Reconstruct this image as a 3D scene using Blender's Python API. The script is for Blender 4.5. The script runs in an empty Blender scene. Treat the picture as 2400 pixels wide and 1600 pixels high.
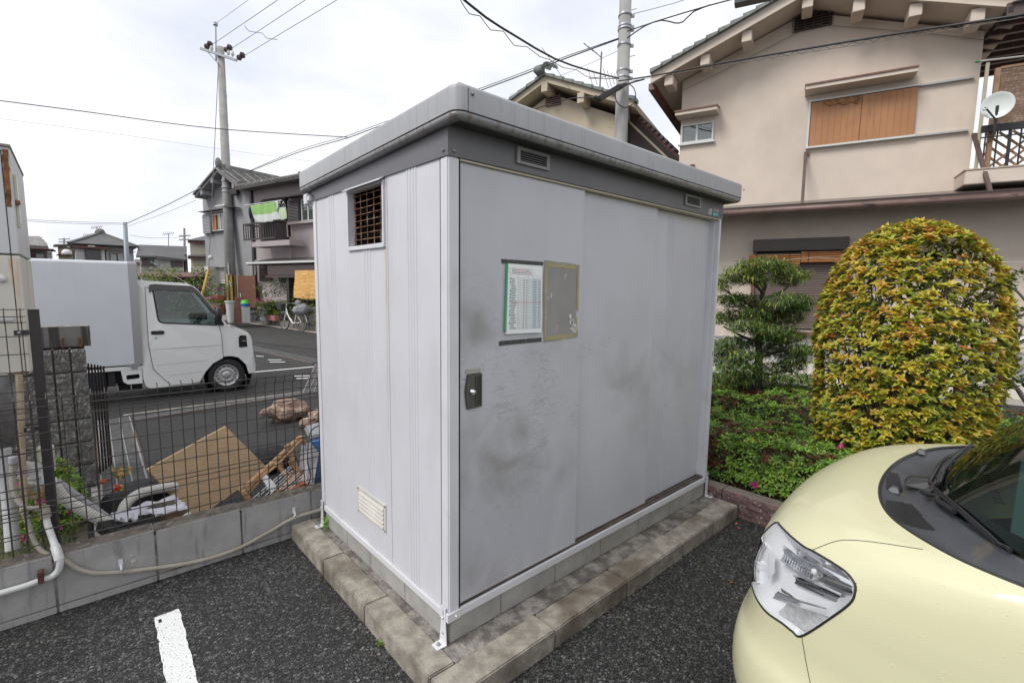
import bpy, bmesh, math, random
from mathutils import Vector, Matrix, noise
from mathutils.bvhtree import BVHTree
R_ = random.Random(7)
S = bpy.context.scene
COL = S.collection
# ---------------------------------------------------------------- camera
CAM = Vector((-1.1455, -1.6584, 1.6892))
CR = Vector((0.74164293, -0.67068113, 0.01235254))
CU = Vector((0.06420497, 0.08930438, 0.99393282))
CF = Vector((0.66771513, 0.73635015, -0.10929302))
FPX = 1128.46            # focal length for a picture 2400 wide
cd = bpy.data.cameras.new('camera'); co = bpy.data.objects.new('camera', cd); COL.objects.link(co)
co.matrix_world = Matrix(((CR.x, CU.x, -CF.x, CAM.x), (CR.y, CU.y, -CF.y, CAM.y), (CR.z, CU.z, -CF.z, CAM.z), (0, 0, 0, 1)))
cd.sensor_width = 36.0; cd.lens = FPX / 2400 * 36.0; cd.clip_end = 3000; cd.clip_start = 0.02
S.camera = co
# ---------------------------------------------------------------- world: bright broken cloud over a pale sky
SUN_EL, SUN_AZ = math.radians(48), math.radians(172)     # azimuth measured from +x towards +y
w = bpy.data.worlds.new('World'); S.world = w; w.use_nodes = True
nt = w.node_tree; nt.nodes.clear()
def N(t, **k):
 n = nt.nodes.new(t)
 for a, b in k.items(): setattr(n, a, b)
 return n
sky = N('ShaderNodeTexSky', sky_type='NISHITA'); sky.sun_disc = False
sky.sun_elevation = SUN_EL; sky.sun_rotation = math.pi / 2 - SUN_AZ
sky.air_density = 1.2; sky.dust_density = 2.0; sky.ozone_density = 1.6
tc = N('ShaderNodeTexCoord'); mp = N('ShaderNodeMapping'); mp.inputs['Scale'].default_value = (1.1, 1.1, 2.6)
mp.inputs['Location'].default_value = (3.1, 1.2, .4)
n1 = N('ShaderNodeTexNoise'); n1.inputs['Scale'].default_value = 2.2; n1.inputs['Detail'].default_value = 7; n1.inputs['Roughness'].default_value = .52
cr = N('ShaderNodeValToRGB'); cr.color_ramp.elements[0].position = .30; cr.color_ramp.elements[1].position = .52
cr.color_ramp.elements[0].color = (.42, .42, .42, 1); cr.color_ramp.elements[1].color = (1, 1, 1, 1)
n2 = N('ShaderNodeTexNoise'); n2.inputs['Scale'].default_value = 4.5; n2.inputs['Detail'].default_value = 6
cr2 = N('ShaderNodeValToRGB'); cr2.color_ramp.elements[0].position = .3; cr2.color_ramp.elements[1].position = .68
cr2.color_ramp.elements[0].color = (8.4, 8.55, 9.2, 1); cr2.color_ramp.elements[1].color = (9.8, 9.8, 9.9, 1)
mx = N('ShaderNodeMixRGB'); bg = N('ShaderNodeBackground'); bg.inputs['Strength'].default_value = .1
pale = N('ShaderNodeMixRGB'); pale.blend_type = 'MIX'; pale.inputs[0].default_value = .72; pale.inputs[2].default_value = (6.6, 7.5, 9.0, 1)
out = N('ShaderNodeOutputWorld')
L = nt.links.new
L(tc.outputs['Generated'], mp.inputs[0]); L(mp.outputs[0], n1.inputs[0]); L(mp.outputs[0], n2.inputs[0])
L(n1.outputs['Fac'], cr.inputs[0]); L(n2.outputs['Fac'], cr2.inputs[0]); L(cr.outputs[0], mx.inputs[0])
L(sky.outputs[0], pale.inputs[1]); L(pale.outputs[0], mx.inputs[1]); L(cr2.outputs[0], mx.inputs[2])
L(mx.outputs[0], bg.inputs[0]); L(bg.outputs[0], out.inputs[0])
sd = bpy.data.lights.new('sun', 'SUN'); sd.energy = 2.2; sd.angle = math.radians(24); sd.color = (1, .965, .91)
so = bpy.data.objects.new('sun', sd); COL.objects.link(so); so.location = (-5, 0, 12)
sv = Vector((math.cos(SUN_AZ) * math.cos(SUN_EL), math.sin(SUN_AZ) * math.cos(SUN_EL), math.sin(SUN_EL)))
so.rotation_euler = sv.to_track_quat('Z', 'Y').to_euler()
S.view_settings.view_transform = 'Standard'; S.view_settings.look = 'None'; S.view_settings.gamma = 1
S.view_settings.use_curve_mapping = False; S.view_settings.exposure = 0.2
S.render.engine = 'CYCLES'
# ---------------------------------------------------------------- where a point seen in the photograph lies on a real plane
def ray(x, y): return CF + CR * ((x - 1200) / FPX) - CU * ((y - 800) / FPX)
def gp(x, y, z=0.0):
 d = ray(x, y); return CAM + d * ((z - CAM.z) / d.z)
def vp(x, y, P, n):
 d = ray(x, y); n = Vector(n); return CAM + d * ((Vector(P) - CAM).dot(n) / d.dot(n))
def dp(x, y, t): return CAM + ray(x, y) * t            # at depth t
class Fr:
 """a vertical plane: s along it, d out of it towards the viewer, z up"""
 def __init__(s, P, ang, z0=0.0):
  a = math.radians(ang); s.P = Vector((P[0], P[1], z0)); s.t = Vector((math.cos(a), math.sin(a), 0)); s.n = Vector((s.t.y, -s.t.x, 0))
  if s.n.dot(CAM - s.P) < 0: s.n = -s.n
 def pt(s, u, d, z): return s.P + s.t * u + s.n * d + Vector((0, 0, z))
 def at(s, x, y, d=0.0):
  q = vp(x, y, s.P + s.n * d, s.n) - s.P; return q.dot(s.t), q.z
# ---------------------------------------------------------------- meshes
class MB:
 def __init__(s): s.v = []; s.f = []; s.m = []; s.mi = 0
 def add(s, vs, fs):
  o = len(s.v); s.v += [Vector(p) for p in vs]; s.f += [tuple(i + o for i in q) for q in fs]; s.m += [s.mi] * len(fs); return s
 def hexa(s, p):            # 8 points: bottom ring 0-3, top ring 4-7
  return s.add(p, [(3, 2, 1, 0), (4, 5, 6, 7), (0, 1, 5, 4), (1, 2, 6, 5), (2, 3, 7, 6), (3, 0, 4, 7)])
 def box(s, x0, x1, y0, y1, z0, z1):
  return s.hexa([(x0, y0, z0), (x1, y0, z0), (x1, y1, z0), (x0, y1, z0), (x0, y0, z1), (x1, y0, z1), (x1, y1, z1), (x0, y1, z1)])
 def fbox(s, fr, s0, s1, d0, d1, z0, z1):
  return s.hexa([fr.pt(s0, d0, z0), fr.pt(s1, d0, z0), fr.pt(s1, d1, z0), fr.pt(s0, d1, z0), fr.pt(s0, d0, z1), fr.pt(s1, d0, z1), fr.pt(s1, d1, z1), fr.pt(s0, d1, z1)])
 def bar(s, a, b, w, h=None, up=(0, 0, 1)):
  a = Vector(a); b = Vector(b); h = h or w; d = (b - a).normalized(); up = Vector(up)
  if abs(d.dot(up)) > .99: up = Vector((1, 0, 0))
  x = d.cross(up).normalized() * (w / 2); y = d.cross(x).normalized() * (h / 2)
  return s.hexa([a - x - y, a + x - y, a + x + y, a - x + y, b - x - y, b + x - y, b + x + y, b - x + y])
 def prism(s, pts, vec):
  n = len(pts); vec = Vector(vec); p = [Vector(q) for q in pts]
  return s.add(p + [q + vec for q in p], [tuple(range(n))[::-1], tuple(range(n, 2 * n))] + [(i, (i + 1) % n, n + (i + 1) % n, n + i) for i in range(n)])
 def quad(s, *p): return s.add(p, [tuple(range(len(p)))])
 def tube(s, pts, r, n=8, cap=True, closed=False):
  pts = [Vector(p) for p in pts]; k = len(pts); rs = r if isinstance(r, (list, tuple)) else [r] * k
  o = len(s.v); prev = None
  for i, p in enumerate(pts):
   a = pts[i - 1] if (i or closed) else p; b = pts[(i + 1) % k] if (i < k - 1 or closed) else p
   d = (b - a)
   d = d.normalized() if d.length > 1e-9 else Vector((0, 0, 1))
   if prev is None:
    u = d.cross(Vector((0, 0, 1)))
    if u.length < .05: u = d.cross(Vector((1, 0, 0)))
   else: u = prev - d * prev.dot(d)
   u.normalize(); prev = u; v = d.cross(u)
   for j in range(n):
    t = 2 * math.pi * j / n; s.v.append(p + (u * math.cos(t) + v * math.sin(t)) * rs[i])
  m = k if closed else k - 1
  for i in range(m):
   for j in range(n):
    a = o + i * n + j; b = o + i * n + (j + 1) % n; c = o + ((i + 1) % k) * n
    s.f.append((a, b, c + (j + 1) % n, c + j)); s.m.append(s.mi)
  if cap and not closed:
   s.f.append(tuple(o + j for j in range(n))[::-1]); s.f.append(tuple(o + (k - 1) * n + j for j in range(n))); s.m += [s.mi] * 2
  return s
 def cyl(s, a, b, r, n=16, r2=None): return s.tube([a, b], [r, r if r2 is None else r2], n)
 def lathe(s, c, prof, n=20, axis=(0, 0, 1), caps=True):
  c = Vector(c); ax = Vector(axis).normalized(); u = ax.cross(Vector((0, 0, 1)))
  if u.length < .05: u = Vector((1, 0, 0))
  u.normalize(); v = ax.cross(u); o = len(s.v)
  for r, h in prof:
   for j in range(n):
    t = 2 * math.pi * j / n; s.v.append(c + ax * h + (u * math.cos(t) + v * math.sin(t)) * r)
  for i in range(len(prof) - 1):
   for j in range(n):
    a = o + i * n; b = a + n; k = (j + 1) % n
    s.f.append((a + j, a + k, b + k, b + j)); s.m.append(s.mi)
  if caps: s.f.append(tuple(o + j for j in range(n))[::-1]); s.f.append(tuple(o + (len(prof) - 1) * n + j for j in range(n))); s.m += [s.mi] * 2
  return s
 def grid(s, rows, closed=False):
  o = len(s.v); m = len(rows[0])
  for r in rows: s.v += [Vector(p) for p in r]
  for i in range(len(rows) - 1):
   for j in range(m - (0 if closed else 1)):
    k = (j + 1) % m; s.f.append((o + i * m + j, o + i * m + k, o + (i + 1) * m + k, o + (i + 1) * m + j)); s.m.append(s.mi)
  return s
 def blob(s, c, rx, ry, rz, seed=0, rough=.2, fr=1.2, n=12):
  c = Vector(c); rows = []
  for i in range(n + 1):
   th = math.pi * i / n; row = []
   for j in range(2 * n):
    ph = math.pi * j / n; d = Vector((math.sin(th) * math.cos(ph), math.sin(th) * math.sin(ph), math.cos(th)))
    k = 1 + rough * noise.noise(d * fr + Vector((seed, seed * 1.7, 0)))
    row.append(c + Vector((d.x * rx, d.y * ry, d.z * rz)) * k)
   rows.append(row)
  return s.grid(rows, True)
 def build(s, name, mat, parent=None, smooth=False, bevel=0, sol=0, seg=2, auto=None):
  me = bpy.data.meshes.new(name); o = bpy.data.objects.new(name, me); COL.objects.link(o)
  off = Vector((0, 0, 0))
  if parent is not None:
   r = parent
   while r.parent: r = r.parent
   off = r.location.copy(); o.parent = parent
  elif s.v:
   lo = Vector((min(p.x for p in s.v), min(p.y for p in s.v), min(p.z for p in s.v))); hi = Vector((max(p.x for p in s.v), max(p.y for p in s.v), 0))
   off = Vector(((lo.x + hi.x) / 2, (lo.y + hi.y) / 2, lo.z)); o.location = off
  me.from_pydata([p - off for p in s.v], [], s.f)
  for q in (mat if isinstance(mat, (list, tuple)) else [mat]): me.materials.append(q)
  if len(me.materials) > 1: me.polygons.foreach_set('material_index', s.m)
  if smooth: me.polygons.foreach_set('use_smooth', [True] * len(me.polygons))
  me.update()
  if bevel or auto:
   bm = bmesh.new(); bm.from_mesh(me)
   bmesh.ops.remove_doubles(bm, verts=bm.verts, dist=1e-5)
   if bevel:
    es = [e for e in bm.edges if len(e.link_faces) == 2 and e.calc_face_angle(0) > .5]
    bmesh.ops.bevel(bm, geom=es, offset=bevel, segments=seg, affect='EDGES', clamp_overlap=True)
    for f in bm.faces: f.smooth = False
   bm.to_mesh(me); bm.free()
   if auto:
    me.polygons.foreach_set('use_smooth', [True] * len(me.polygons)); me.set_sharp_from_angle(angle=auto)
  return o
def tag(o, label=None, cat=None, group=None, kind=None):
 if label: o['label'] = label
 if cat: o['category'] = cat
 if group: o['group'] = group
 if kind: o['kind'] = kind
 return o
def thing(name, label, cat, loc=(0, 0, 0), group=None):
 o = bpy.data.objects.new(name, None); COL.objects.link(o); o.location = loc; o.empty_display_size = .1
 return tag(o, label, cat, group)
def kids(o): return [c for c in bpy.data.objects if c.parent is o]
def copy_tree(o, parent=None):
 c = o.copy(); COL.objects.link(c); c.parent = parent
 for ch in kids(o): copy_tree(ch, c)
 return c
# ---------------------------------------------------------------- materials
def mat(name, c, c2=None, ns=6, lo=.35, hi=.65, rough=.6, metal=0, bump=0, bs=60, bd=4, coat=0, c3=None, ss=(3, 3, 3), slo=.5, shi=.65, det=5, dist=0, spec=None, trans=0, alpha=1, sfac=1, vcell=0, ior=None):
 m = bpy.data.materials.new(name); m.use_nodes = True; t = m.node_tree; nd = t.nodes; lk = t.links.new
 b = nd['Principled BSDF']; b.inputs['Roughness'].default_value = rough; b.inputs['Metallic'].default_value = metal
 if spec is not None: b.inputs['Specular IOR Level'].default_value = spec
 if coat: b.inputs['Coat Weight'].default_value = coat; b.inputs['Coat Roughness'].default_value = .03
 if trans: b.inputs['Transmission Weight'].default_value = trans
 if ior: b.inputs['IOR'].default_value = ior
 if alpha < 1: b.inputs['Alpha'].default_value = alpha
 b.inputs['Base Color'].default_value = (*c, 1)
 tc = nd.new('ShaderNodeTexCoord')
 def ns_(sc, d, di=0, scale=(1, 1, 1), loc=(0, 0, 0)):
  mp = nd.new('ShaderNodeMapping'); mp.inputs['Scale'].default_value = scale; mp.inputs['Location'].default_value = loc
  n = nd.new('ShaderNodeTexNoise'); n.inputs['Scale'].default_value = sc; n.inputs['Detail'].default_value = d; n.inputs['Distortion'].default_value = di
  lk(tc.outputs['Object'], mp.inputs[0]); lk(mp.outputs[0], n.inputs[0]); return n
 def ramp(src, a, bb):
  r = nd.new('ShaderNodeMapRange'); r.inputs['From Min'].default_value = a; r.inputs['From Max'].default_value = bb; lk(src, r.inputs['Value']); return r.outputs[0]
 last = None
 def mixc(fac, a, bcol):
  x = nd.new('ShaderNodeMixRGB'); lk(fac, x.inputs[0])
  if a is None: x.inputs[1].default_value = (*c, 1)
  else: lk(a, x.inputs[1])
  x.inputs[2].default_value = (*bcol, 1); return x.outputs[0]
 if c2 is not None:
  last = mixc(ramp(ns_(ns, det, dist).outputs['Fac'], lo, hi), last, c2)
 if c3 is not None:
  f = ramp(ns_(1, 5, .4, ss, (5, 3, 1)).outputs['Fac'], slo, shi)
  mm = nd.new('ShaderNodeMath'); mm.operation = 'MULTIPLY'; mm.inputs[1].default_value = sfac; lk(f, mm.inputs[0])
  last = mixc(mm.outputs[0], last, c3)
 if last is not None: lk(last, b.inputs['Base Color'])
 if bump:
  if vcell:
   mp = nd.new('ShaderNodeMapping'); lk(tc.outputs['Object'], mp.inputs[0]); v = nd.new('ShaderNodeTexVoronoi'); v.inputs['Scale'].default_value = bs; lk(mp.outputs[0], v.inputs[0]); src = v.outputs['Distance']
  else: src = ns_(bs, bd).outputs['Fac']
  bp = nd.new('ShaderNodeBump'); bp.inputs['Strength'].default_value = min(1, bump); bp.inputs['Distance'].default_value = max(.001, .6 / bs); lk(src, bp.inputs['Height']); lk(bp.outputs[0], b.inputs['Normal'])
 m['_last'] = 0
 return m
# ================================================================ shared materials
def asphalt(name, dark, light, sc, bump=.9, wet=.55):
 m = bpy.data.materials.new(name); m.use_nodes = True; t = m.node_tree; nd = t.nodes; lk = t.links.new; b = nd['Principled BSDF']
 tc = nd.new('ShaderNodeTexCoord'); v = nd.new('ShaderNodeTexVoronoi'); v.inputs['Scale'].default_value = sc; lk(tc.outputs['Object'], v.inputs[0])
 v2 = nd.new('ShaderNodeTexVoronoi'); v2.feature = 'DISTANCE_TO_EDGE'; v2.inputs['Scale'].default_value = sc; lk(tc.outputs['Object'], v2.inputs[0])
 sep = nd.new('ShaderNodeSeparateColor'); lk(v.outputs['Color'], sep.inputs[0])
 r = nd.new('ShaderNodeValToRGB'); lk(sep.outputs[0], r.inputs[0]); e = r.color_ramp.elements
 e[0].position = 0; e[0].color = (*[dark * .7] * 3, 1); e[1].position = 1; e[1].color = (light * 1.9, light * 1.85, light * 1.75, 1)
 for p, k in ((.35, dark), (.75, (dark + light) / 2), (.93, light), (.975, light * 1.15)):
  q = e.new(p); q.color = (k, k, k * .98, 1)
 g = nd.new('ShaderNodeMapRange'); g.inputs['From Max'].default_value = .10; lk(v2.outputs['Distance'], g.inputs['Value'])
 x = nd.new('ShaderNodeMixRGB'); x.blend_type = 'MULTIPLY'; x.inputs[0].default_value = .75; lk(r.outputs[0], x.inputs[1]); lk(g.outputs[0], x.inputs[2])
 n = nd.new('ShaderNodeTexNoise'); n.inputs['Scale'].default_value = 1.3; n.inputs['Detail'].default_value = 6; lk(tc.outputs['Object'], n.inputs[0])
 g2 = nd.new('ShaderNodeMapRange'); g2.inputs['From Min'].default_value = .3; g2.inputs['From Max'].default_value = .7; g2.inputs['To Min'].default_value = .75; g2.inputs['To Max'].default_value = 1.2; lk(n.outputs['Fac'], g2.inputs['Value'])
 y = nd.new('ShaderNodeMixRGB'); y.blend_type = 'MULTIPLY'; y.inputs[0].default_value = 1; lk(x.outputs[0], y.inputs[1]); lk(g2.outputs[0], y.inputs[2])
 lk(y.outputs[0], b.inputs['Base Color']); b.inputs['Roughness'].default_value = wet
 bp = nd.new('ShaderNodeBump'); bp.inputs['Strength'].default_value = bump; bp.inputs['Distance'].default_value = .5 / sc
 mn = nd.new('ShaderNodeMath'); mn.operation = 'ADD'; lk(g.outputs[0], mn.inputs[0]); lk(sep.outputs[1], mn.inputs[1]); lk(mn.outputs[0], bp.inputs['Height']); lk(bp.outputs[0], b.inputs['Normal'])
 return m
M = {}
M['asphalt'] = asphalt('coarse_asphalt', .026, .105, 82)
M['asphalt2'] = asphalt('yard_asphalt', .020, .048, 120, .6, .6)
M['road'] = asphalt('road_asphalt', .045, .065, 130, .3, .75)
M['line'] = mat('worn_road_paint', (.72, .73, .72), (.5, .5, .5), 30, .55, .62, .7, bump=.6, bs=90)
M['alu'] = mat('light_grey_panel', (.61, .615, .655), (.57, .575, .605), 4, rough=.42, bump=.02, bs=200, c3=(.42, .42, .43), ss=(9, 9, 1.2), slo=.55, shi=.8, sfac=.45)
M['alu_s'] = mat('stained_grey_panel', (.60, .605, .645), (.57, .575, .61), 4, rough=.42, c3=(.47, .47, .47), ss=(6, 6, 1.6), slo=.52, shi=.75, sfac=.35)
M['alu_w'] = mat('light_grey_trim', (.65, .655, .69), (.60, .60, .625), 5, rough=.4, c3=(.45, .44, .43), ss=(5, 5, 3), slo=.58, shi=.75, sfac=.5)
M['fascia'] = mat('mid_grey_fascia', (.135, .135, .145), (.12, .12, .13), 5, rough=.4)
M['roof'] = mat('grey_roof_sheet', (.36, .365, .38), (.33, .335, .35), 6, rough=.4, c3=(.21, .21, .21), ss=(75, 75, 4), slo=.53, shi=.68, sfac=.4)
M['roof_lip'] = mat('grey_roof_lip', (.27, .27, .285), (.24, .24, .25), 6, rough=.38, c3=(.14, .10, .075), ss=(40, 40, 14), slo=.52, shi=.6, sfac=.6)
M['dark'] = mat('dark_gap', (.012, .012, .013), rough=.8)
M['black'] = mat('black_plastic', (.018, .018, .02), rough=.45)
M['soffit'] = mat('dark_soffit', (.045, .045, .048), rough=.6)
M['beige'] = mat('beige_plastic', (.45, .40, .30), rough=.5)
M['bolt'] = mat('dull_bolt_cap', (.22, .21, .20), rough=.5)
M['boltw'] = mat('ivory_bolt_cap', (.62, .60, .52), rough=.45)
M['steel'] = mat('galvanised_steel', (.42, .43, .44), (.30, .30, .31), 25, rough=.42, metal=.6)
M['chrome'] = mat('chrome', (.85, .85, .87), rough=.08, metal=1)
M['rust'] = mat('rusted_wire', (.28, .11, .05), (.16, .07, .04), 60, rough=.9, bump=.5, bs=200, c3=(.42, .30, .22), ss=(30, 30, 30), slo=.52, shi=.6)
M['conc'] = mat('weathered_concrete', (.30, .28, .25), (.21, .195, .175), 5, .35, .6, .9, bump=.5, bs=70, bd=8, c3=(.10, .085, .065), ss=(5, 5, 6), slo=.52, shi=.68, sfac=.75)
M['conc2'] = mat('old_concrete_kerb', (.33, .305, .26), (.21, .19, .16), 16, .38, .62, .9, bump=.7, bs=90, bd=8, c3=(.085, .06, .038), ss=(3.1, 3.1, 3.1), slo=.50, shi=.66, sfac=.7)
M['mortar'] = mat('dirty_mortar', (.28, .26, .235), (.13, .12, .11), 16, .4, .6, .95, bump=.8, bs=60, bd=9, c3=(.085, .075, .065), ss=(6, 6, 6), slo=.48, shi=.62, sfac=.8)
M['found'] = mat('smooth_block', (.36, .355, .335), (.29, .285, .27), 9, .35, .65, .85, bump=.25, bs=120, c3=(.30, .22, .12), ss=(4, 4, 1.5), slo=.6, shi=.72, sfac=.7)
M['wallblk'] = mat('grey_wall_block', (.36, .355, .345), (.29, .285, .275), 7, .35, .65, .92, bump=.35, bs=110, bd=6, c3=(.17, .165, .155), ss=(26, 26, 3.5), slo=.54, shi=.7, sfac=.7)
M['walltop'] = mat('mossy_wall_top', (.14, .12, .10), (.075, .065, .055), 18, .4, .6, .95, bump=.8, bs=70, bd=8, c3=(.22, .20, .18), ss=(30, 30, 30), slo=.6, shi=.68)
# ================================================================ ground
g = MB(); g.quad((-120, -60, 0), (160, -60, 0), (160, 220, 0), (-120, 220, 0))
gr = g.build('ground', M['asphalt']); tag(gr, kind='structure', label='coarse dark grey asphalt of the car park')
y_ = MB(); y_.quad((-60, 1.78, .004), (2.3, 1.78, .004), (2.3, 70, .004), (-60, 70, .004))
tag(y_.build('yard', M['asphalt2']), kind='structure', label='dark asphalt yard behind the fence')
# narrow street running past the houses
rd = MB(); A = gp(1980 / 6.534 + 440, 580 + 1290 / 6.534); B = gp(440 + 700 / 6.534, 580 + 1180 / 6.534); dr = (B - A).normalized()
P0 = A - dr * 26; P1 = A + dr * 60; nr = Vector((-abs(dr.y), -dr.x if False else dr.x * 1, 0)); nr = Vector((-dr.y, dr.x, 0)); nr = nr if nr.x < 0 else -nr
rd.quad(P0 + Vector((0, 0, .008)), P1 + Vector((0, 0, .008)), P1 + nr * 3.3 + Vector((0, 0, .008)), P0 + nr * 3.3 + Vector((0, 0, .008)))
tag(rd.build('road', M['road']), kind='structure', label='narrow grey street past the houses')
# loose aggregate on the coarse surface close to the camera
ch = MB(); rr = random.Random(3)
cellA = mat('stone_chips', (.075, .075, .075), (.03, .03, .03), 30, .4, .6, .6)
cnt = 0
while cnt < 9000:
 x = rr.uniform(-2.2, 2.45); y = rr.uniform(-.9, 1.6)
 if y > -.27 and x > -.18 and x < 2.5: continue
 if rr.random() > 1.3 / (1 + (Vector((x, y, 0)) - CAM).length_squared * .12): pass
 r = rr.uniform(.0022, .0052); a = rr.uniform(0, 6.3); h = r * rr.uniform(.5, 1.1); ca, sa = math.cos(a) * r, math.sin(a) * r
 ch.add([(x + ca, y + sa, -.001), (x - sa * .8, y + ca * .8, -.001), (x - ca, y - sa, -.001), (x + sa * .8, y - ca * .8, -.001), (x + ca * .4, y + sa * .4, h), (x - ca * .3, y - sa * .5, h * .9)],
           [(0, 1, 4), (1, 2, 5), (1, 5, 4), (2, 3, 5), (3, 0, 4), (3, 4, 5)]); cnt += 1
tag(ch.build('asphalt_chips', cellA), 'loose dark stone chips standing out of the asphalt', 'stones', kind='stuff')
# worn white bay line
ml = MB(); q = [gp(362, 1447, .004), gp(420, 1424, .004), gp(470, 1620, .004), gp(392, 1620, .004)]
a0, a1, b1, b0 = q; rows = []
rr = random.Random(5)
for i in range(27):
 t = i / 26; lft = a0.lerp(b0 + (b0 - a0) * .35, t); rgt = a1.lerp(b1 + (b1 - a1) * .35, t); row = []
 for j in range(9):
  p = lft.lerp(rgt, j / 8); k = .0035 if j in (0, 8) or i == 0 else 0
  row.append(p + Vector((rr.uniform(-k, k), rr.uniform(-k, k), 0)))
 rows.append(row)
for i in range(26):
 for j in range(8):
  if rr.random() < .012: continue
  ml.quad(rows[i][j], rows[i][j + 1], rows[i + 1][j + 1], rows[i + 1][j])
def paint(name, sc, thr):
 m = bpy.data.materials.new(name); m.use_nodes = True; t = m.node_tree; nd = t.nodes; lk = t.links.new; b = nd['Principled BSDF']
 tc = nd.new('ShaderNodeTexCoord'); v = nd.new('ShaderNodeTexNoise'); v.inputs['Scale'].default_value = sc; v.inputs['Detail'].default_value = 3; lk(tc.outputs['Object'], v.inputs[0])
 r = nd.new('ShaderNodeMapRange'); r.inputs['From Min'].default_value = thr; r.inputs['From Max'].default_value = thr + .03; lk(v.outputs['Fac'], r.inputs['Value'])
 x = nd.new('ShaderNodeMixRGB'); x.inputs[1].default_value = (.68, .69, .69, 1); x.inputs[2].default_value = (.06, .06, .06, 1); lk(r.outputs[0], x.inputs[0]); lk(x.outputs[0], b.inputs['Base Color'])
 b.inputs['Roughness'].default_value = .7; bp = nd.new('ShaderNodeBump'); bp.inputs['Strength'].default_value = .8; bp.inputs['Distance'].default_value = .006; bp.invert = True; lk(v.outputs['Fac'], bp.inputs['Height']); lk(bp.outputs[0], b.inputs['Normal']); return m
tag(ml.build('bay_marking', paint('worn_white_paint', 95, .63)), kind='structure', label='worn white parking bay line')
# ================================================================ storage shed
Z0 = .215; W, D = 2.42, 1.476
shed = thing('storage_shed', 'light grey metal storage shed with sliding doors and dirty smears, standing on concrete kerbs', 'storage shed', (W / 2, D / 2, .1))
def prof_panel(name, a0, a1, z0, z1, ribs, face, m=None, holes=(), off=0.0):
 """sheet panel with raised ribs; face 'L' is the plane x=0, 'F' the plane y=off"""
 ys = [a0 + .002]; hs = [0]
 for r0, r1, n in ribs:
  st = (r1 - r0) / n
  for i in range(n):
   c = r0 + st * (i + .5); ys += [c - st * .34, c - st * .20, c + st * .20, c + st * .34]; hs += [0, .0035, .0035, 0]
 ys.append(a1 - .002); hs.append(0)
 mb = MB()
 def P(a, h, z): return (-h, a, z) if face == 'L' else (a, off - h, z)
 for (z_0, z_1, b0, b1) in (holes or [(z0, z1, a0, a1)]):
  cols = sorted(set([max(b0, min(b1, y)) for y in ys] + [b0 + .001, b1 - .001]))
  def H(a):
   for i in range(len(ys) - 1):
    if ys[i] <= a <= ys[i + 1]: return hs[i] + (hs[i + 1] - hs[i]) * ((a - ys[i]) / max(1e-6, ys[i + 1] - ys[i]))
   return 0
  rows = [[P(a, H(a) + e, Z0 + z) for a in cols] for z, e in ((z_0, -.012), (z_0, 0), (z_1, 0), (z_1, -.012))]
  mb.grid(rows)
  for e0 in (cols[0], cols[-1]): mb.quad(P(e0, 0, Z0 + z_0), P(e0, 0, Z0 + z_1), P(e0, -.012, Z0 + z_1), P(e0, -.012, Z0 + z_0))
 return mb.build(name, m or M['alu'], shed, auto=.6)
# left side: two panels, the window is cut out of the farther one
wy0, wy1, wz0, wz1 = .532, .955, 1.668, 1.988
lp = prof_panel('wall_panel', .514, 1.425, .04, 2.0, [(.69, .785, 3), (1.145, 1.235, 3)], 'L', M['alu_s'],
           holes=[(.04, wz0, .514, 1.425), (wz0, wz1, .514, wy0), (wz0, wz1, wy1, 1.425), (wz1, 2.0, .514, 1.425)])
lp['label'] = 'far panel of the side wall, cut for the barred window'
prof_panel('wall_panel', .06, .512, .04, 2.0, [(.238, .335, 4)], 'L', M['alu_s'])
b = MB(); b.box(-.004, .02, 1.427, D, Z0 + .0, Z0 + 2.0); b.build('corner_post', M['alu_w'], shed, bevel=.002)
b = MB(); b.box(-.005, .054, -.006, .052, Z0 + .002, Z0 + 2.0); b.build('corner_post', M['alu_w'], shed, bevel=.006, seg=3)
b = MB(); b.box(2.386, W, -.006, .09, Z0 + .002, Z0 + 2.0); b.box(2.37, 2.386, .02, .09, Z0 + .05, Z0 + 2.0); b.build('corner_post', M['alu_w'], shed, bevel=.004)
# far walls (closed body) with an opening at the back that lets light in
b = MB(); b.box(W - .014, W - .004, .09, D, Z0, Z0 + 2.0)
for (x0, x1, z0, z1) in ((.02, W - .016, 0, 1.72), (.02, .45, 1.72, 1.87), (1.55, W - .016, 1.72, 1.87), (.02, W - .016, 1.87, 2.0)): b.box(x0, x1, D - .012, D, Z0 + z0, Z0 + z1)
b.build('back_wall', M['alu'], shed)
# base rails
b = MB(); b.box(-.012, .012, .055, 1.42, Z0, Z0 + .036); b.build('base_rail', M['alu_w'], shed, bevel=.003)
b = MB(); b.box(.0545, 2.3855, -.010, .004, Z0, Z0 + .038); b.box(.0545, 2.3855, .004, .10, Z0, Z0 + .03)
b.build('base_rail', M['alu_w'], shed, bevel=.002)
b = MB(); trk = mat('dirty_brown_track', (.16, .13, .11), (.09, .075, .065), 12, rough=.6)
for y0 in (.012, .036, .062): b.box(.056, 2.385, y0, y0 + .008, Z0 + .031, Z0 + .046)
b.box(.056, 2.385, .0, .1, Z0 + .030, Z0 + .034); b.build('door_track', trk, shed)
b = MB(); b.prism([(-.0145, .0548, Z0 - .001), (-.0145, -.0135, Z0 - .001), (.0542, -.0135, Z0 - .001), (.0542, -.0062, Z0 - .001), (-.0052, -.0062, Z0 - .001), (-.0052, .0548, Z0 - .001)], (0, 0, .0385)); b.build('rail_joint', M['alu_w'], shed)
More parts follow.
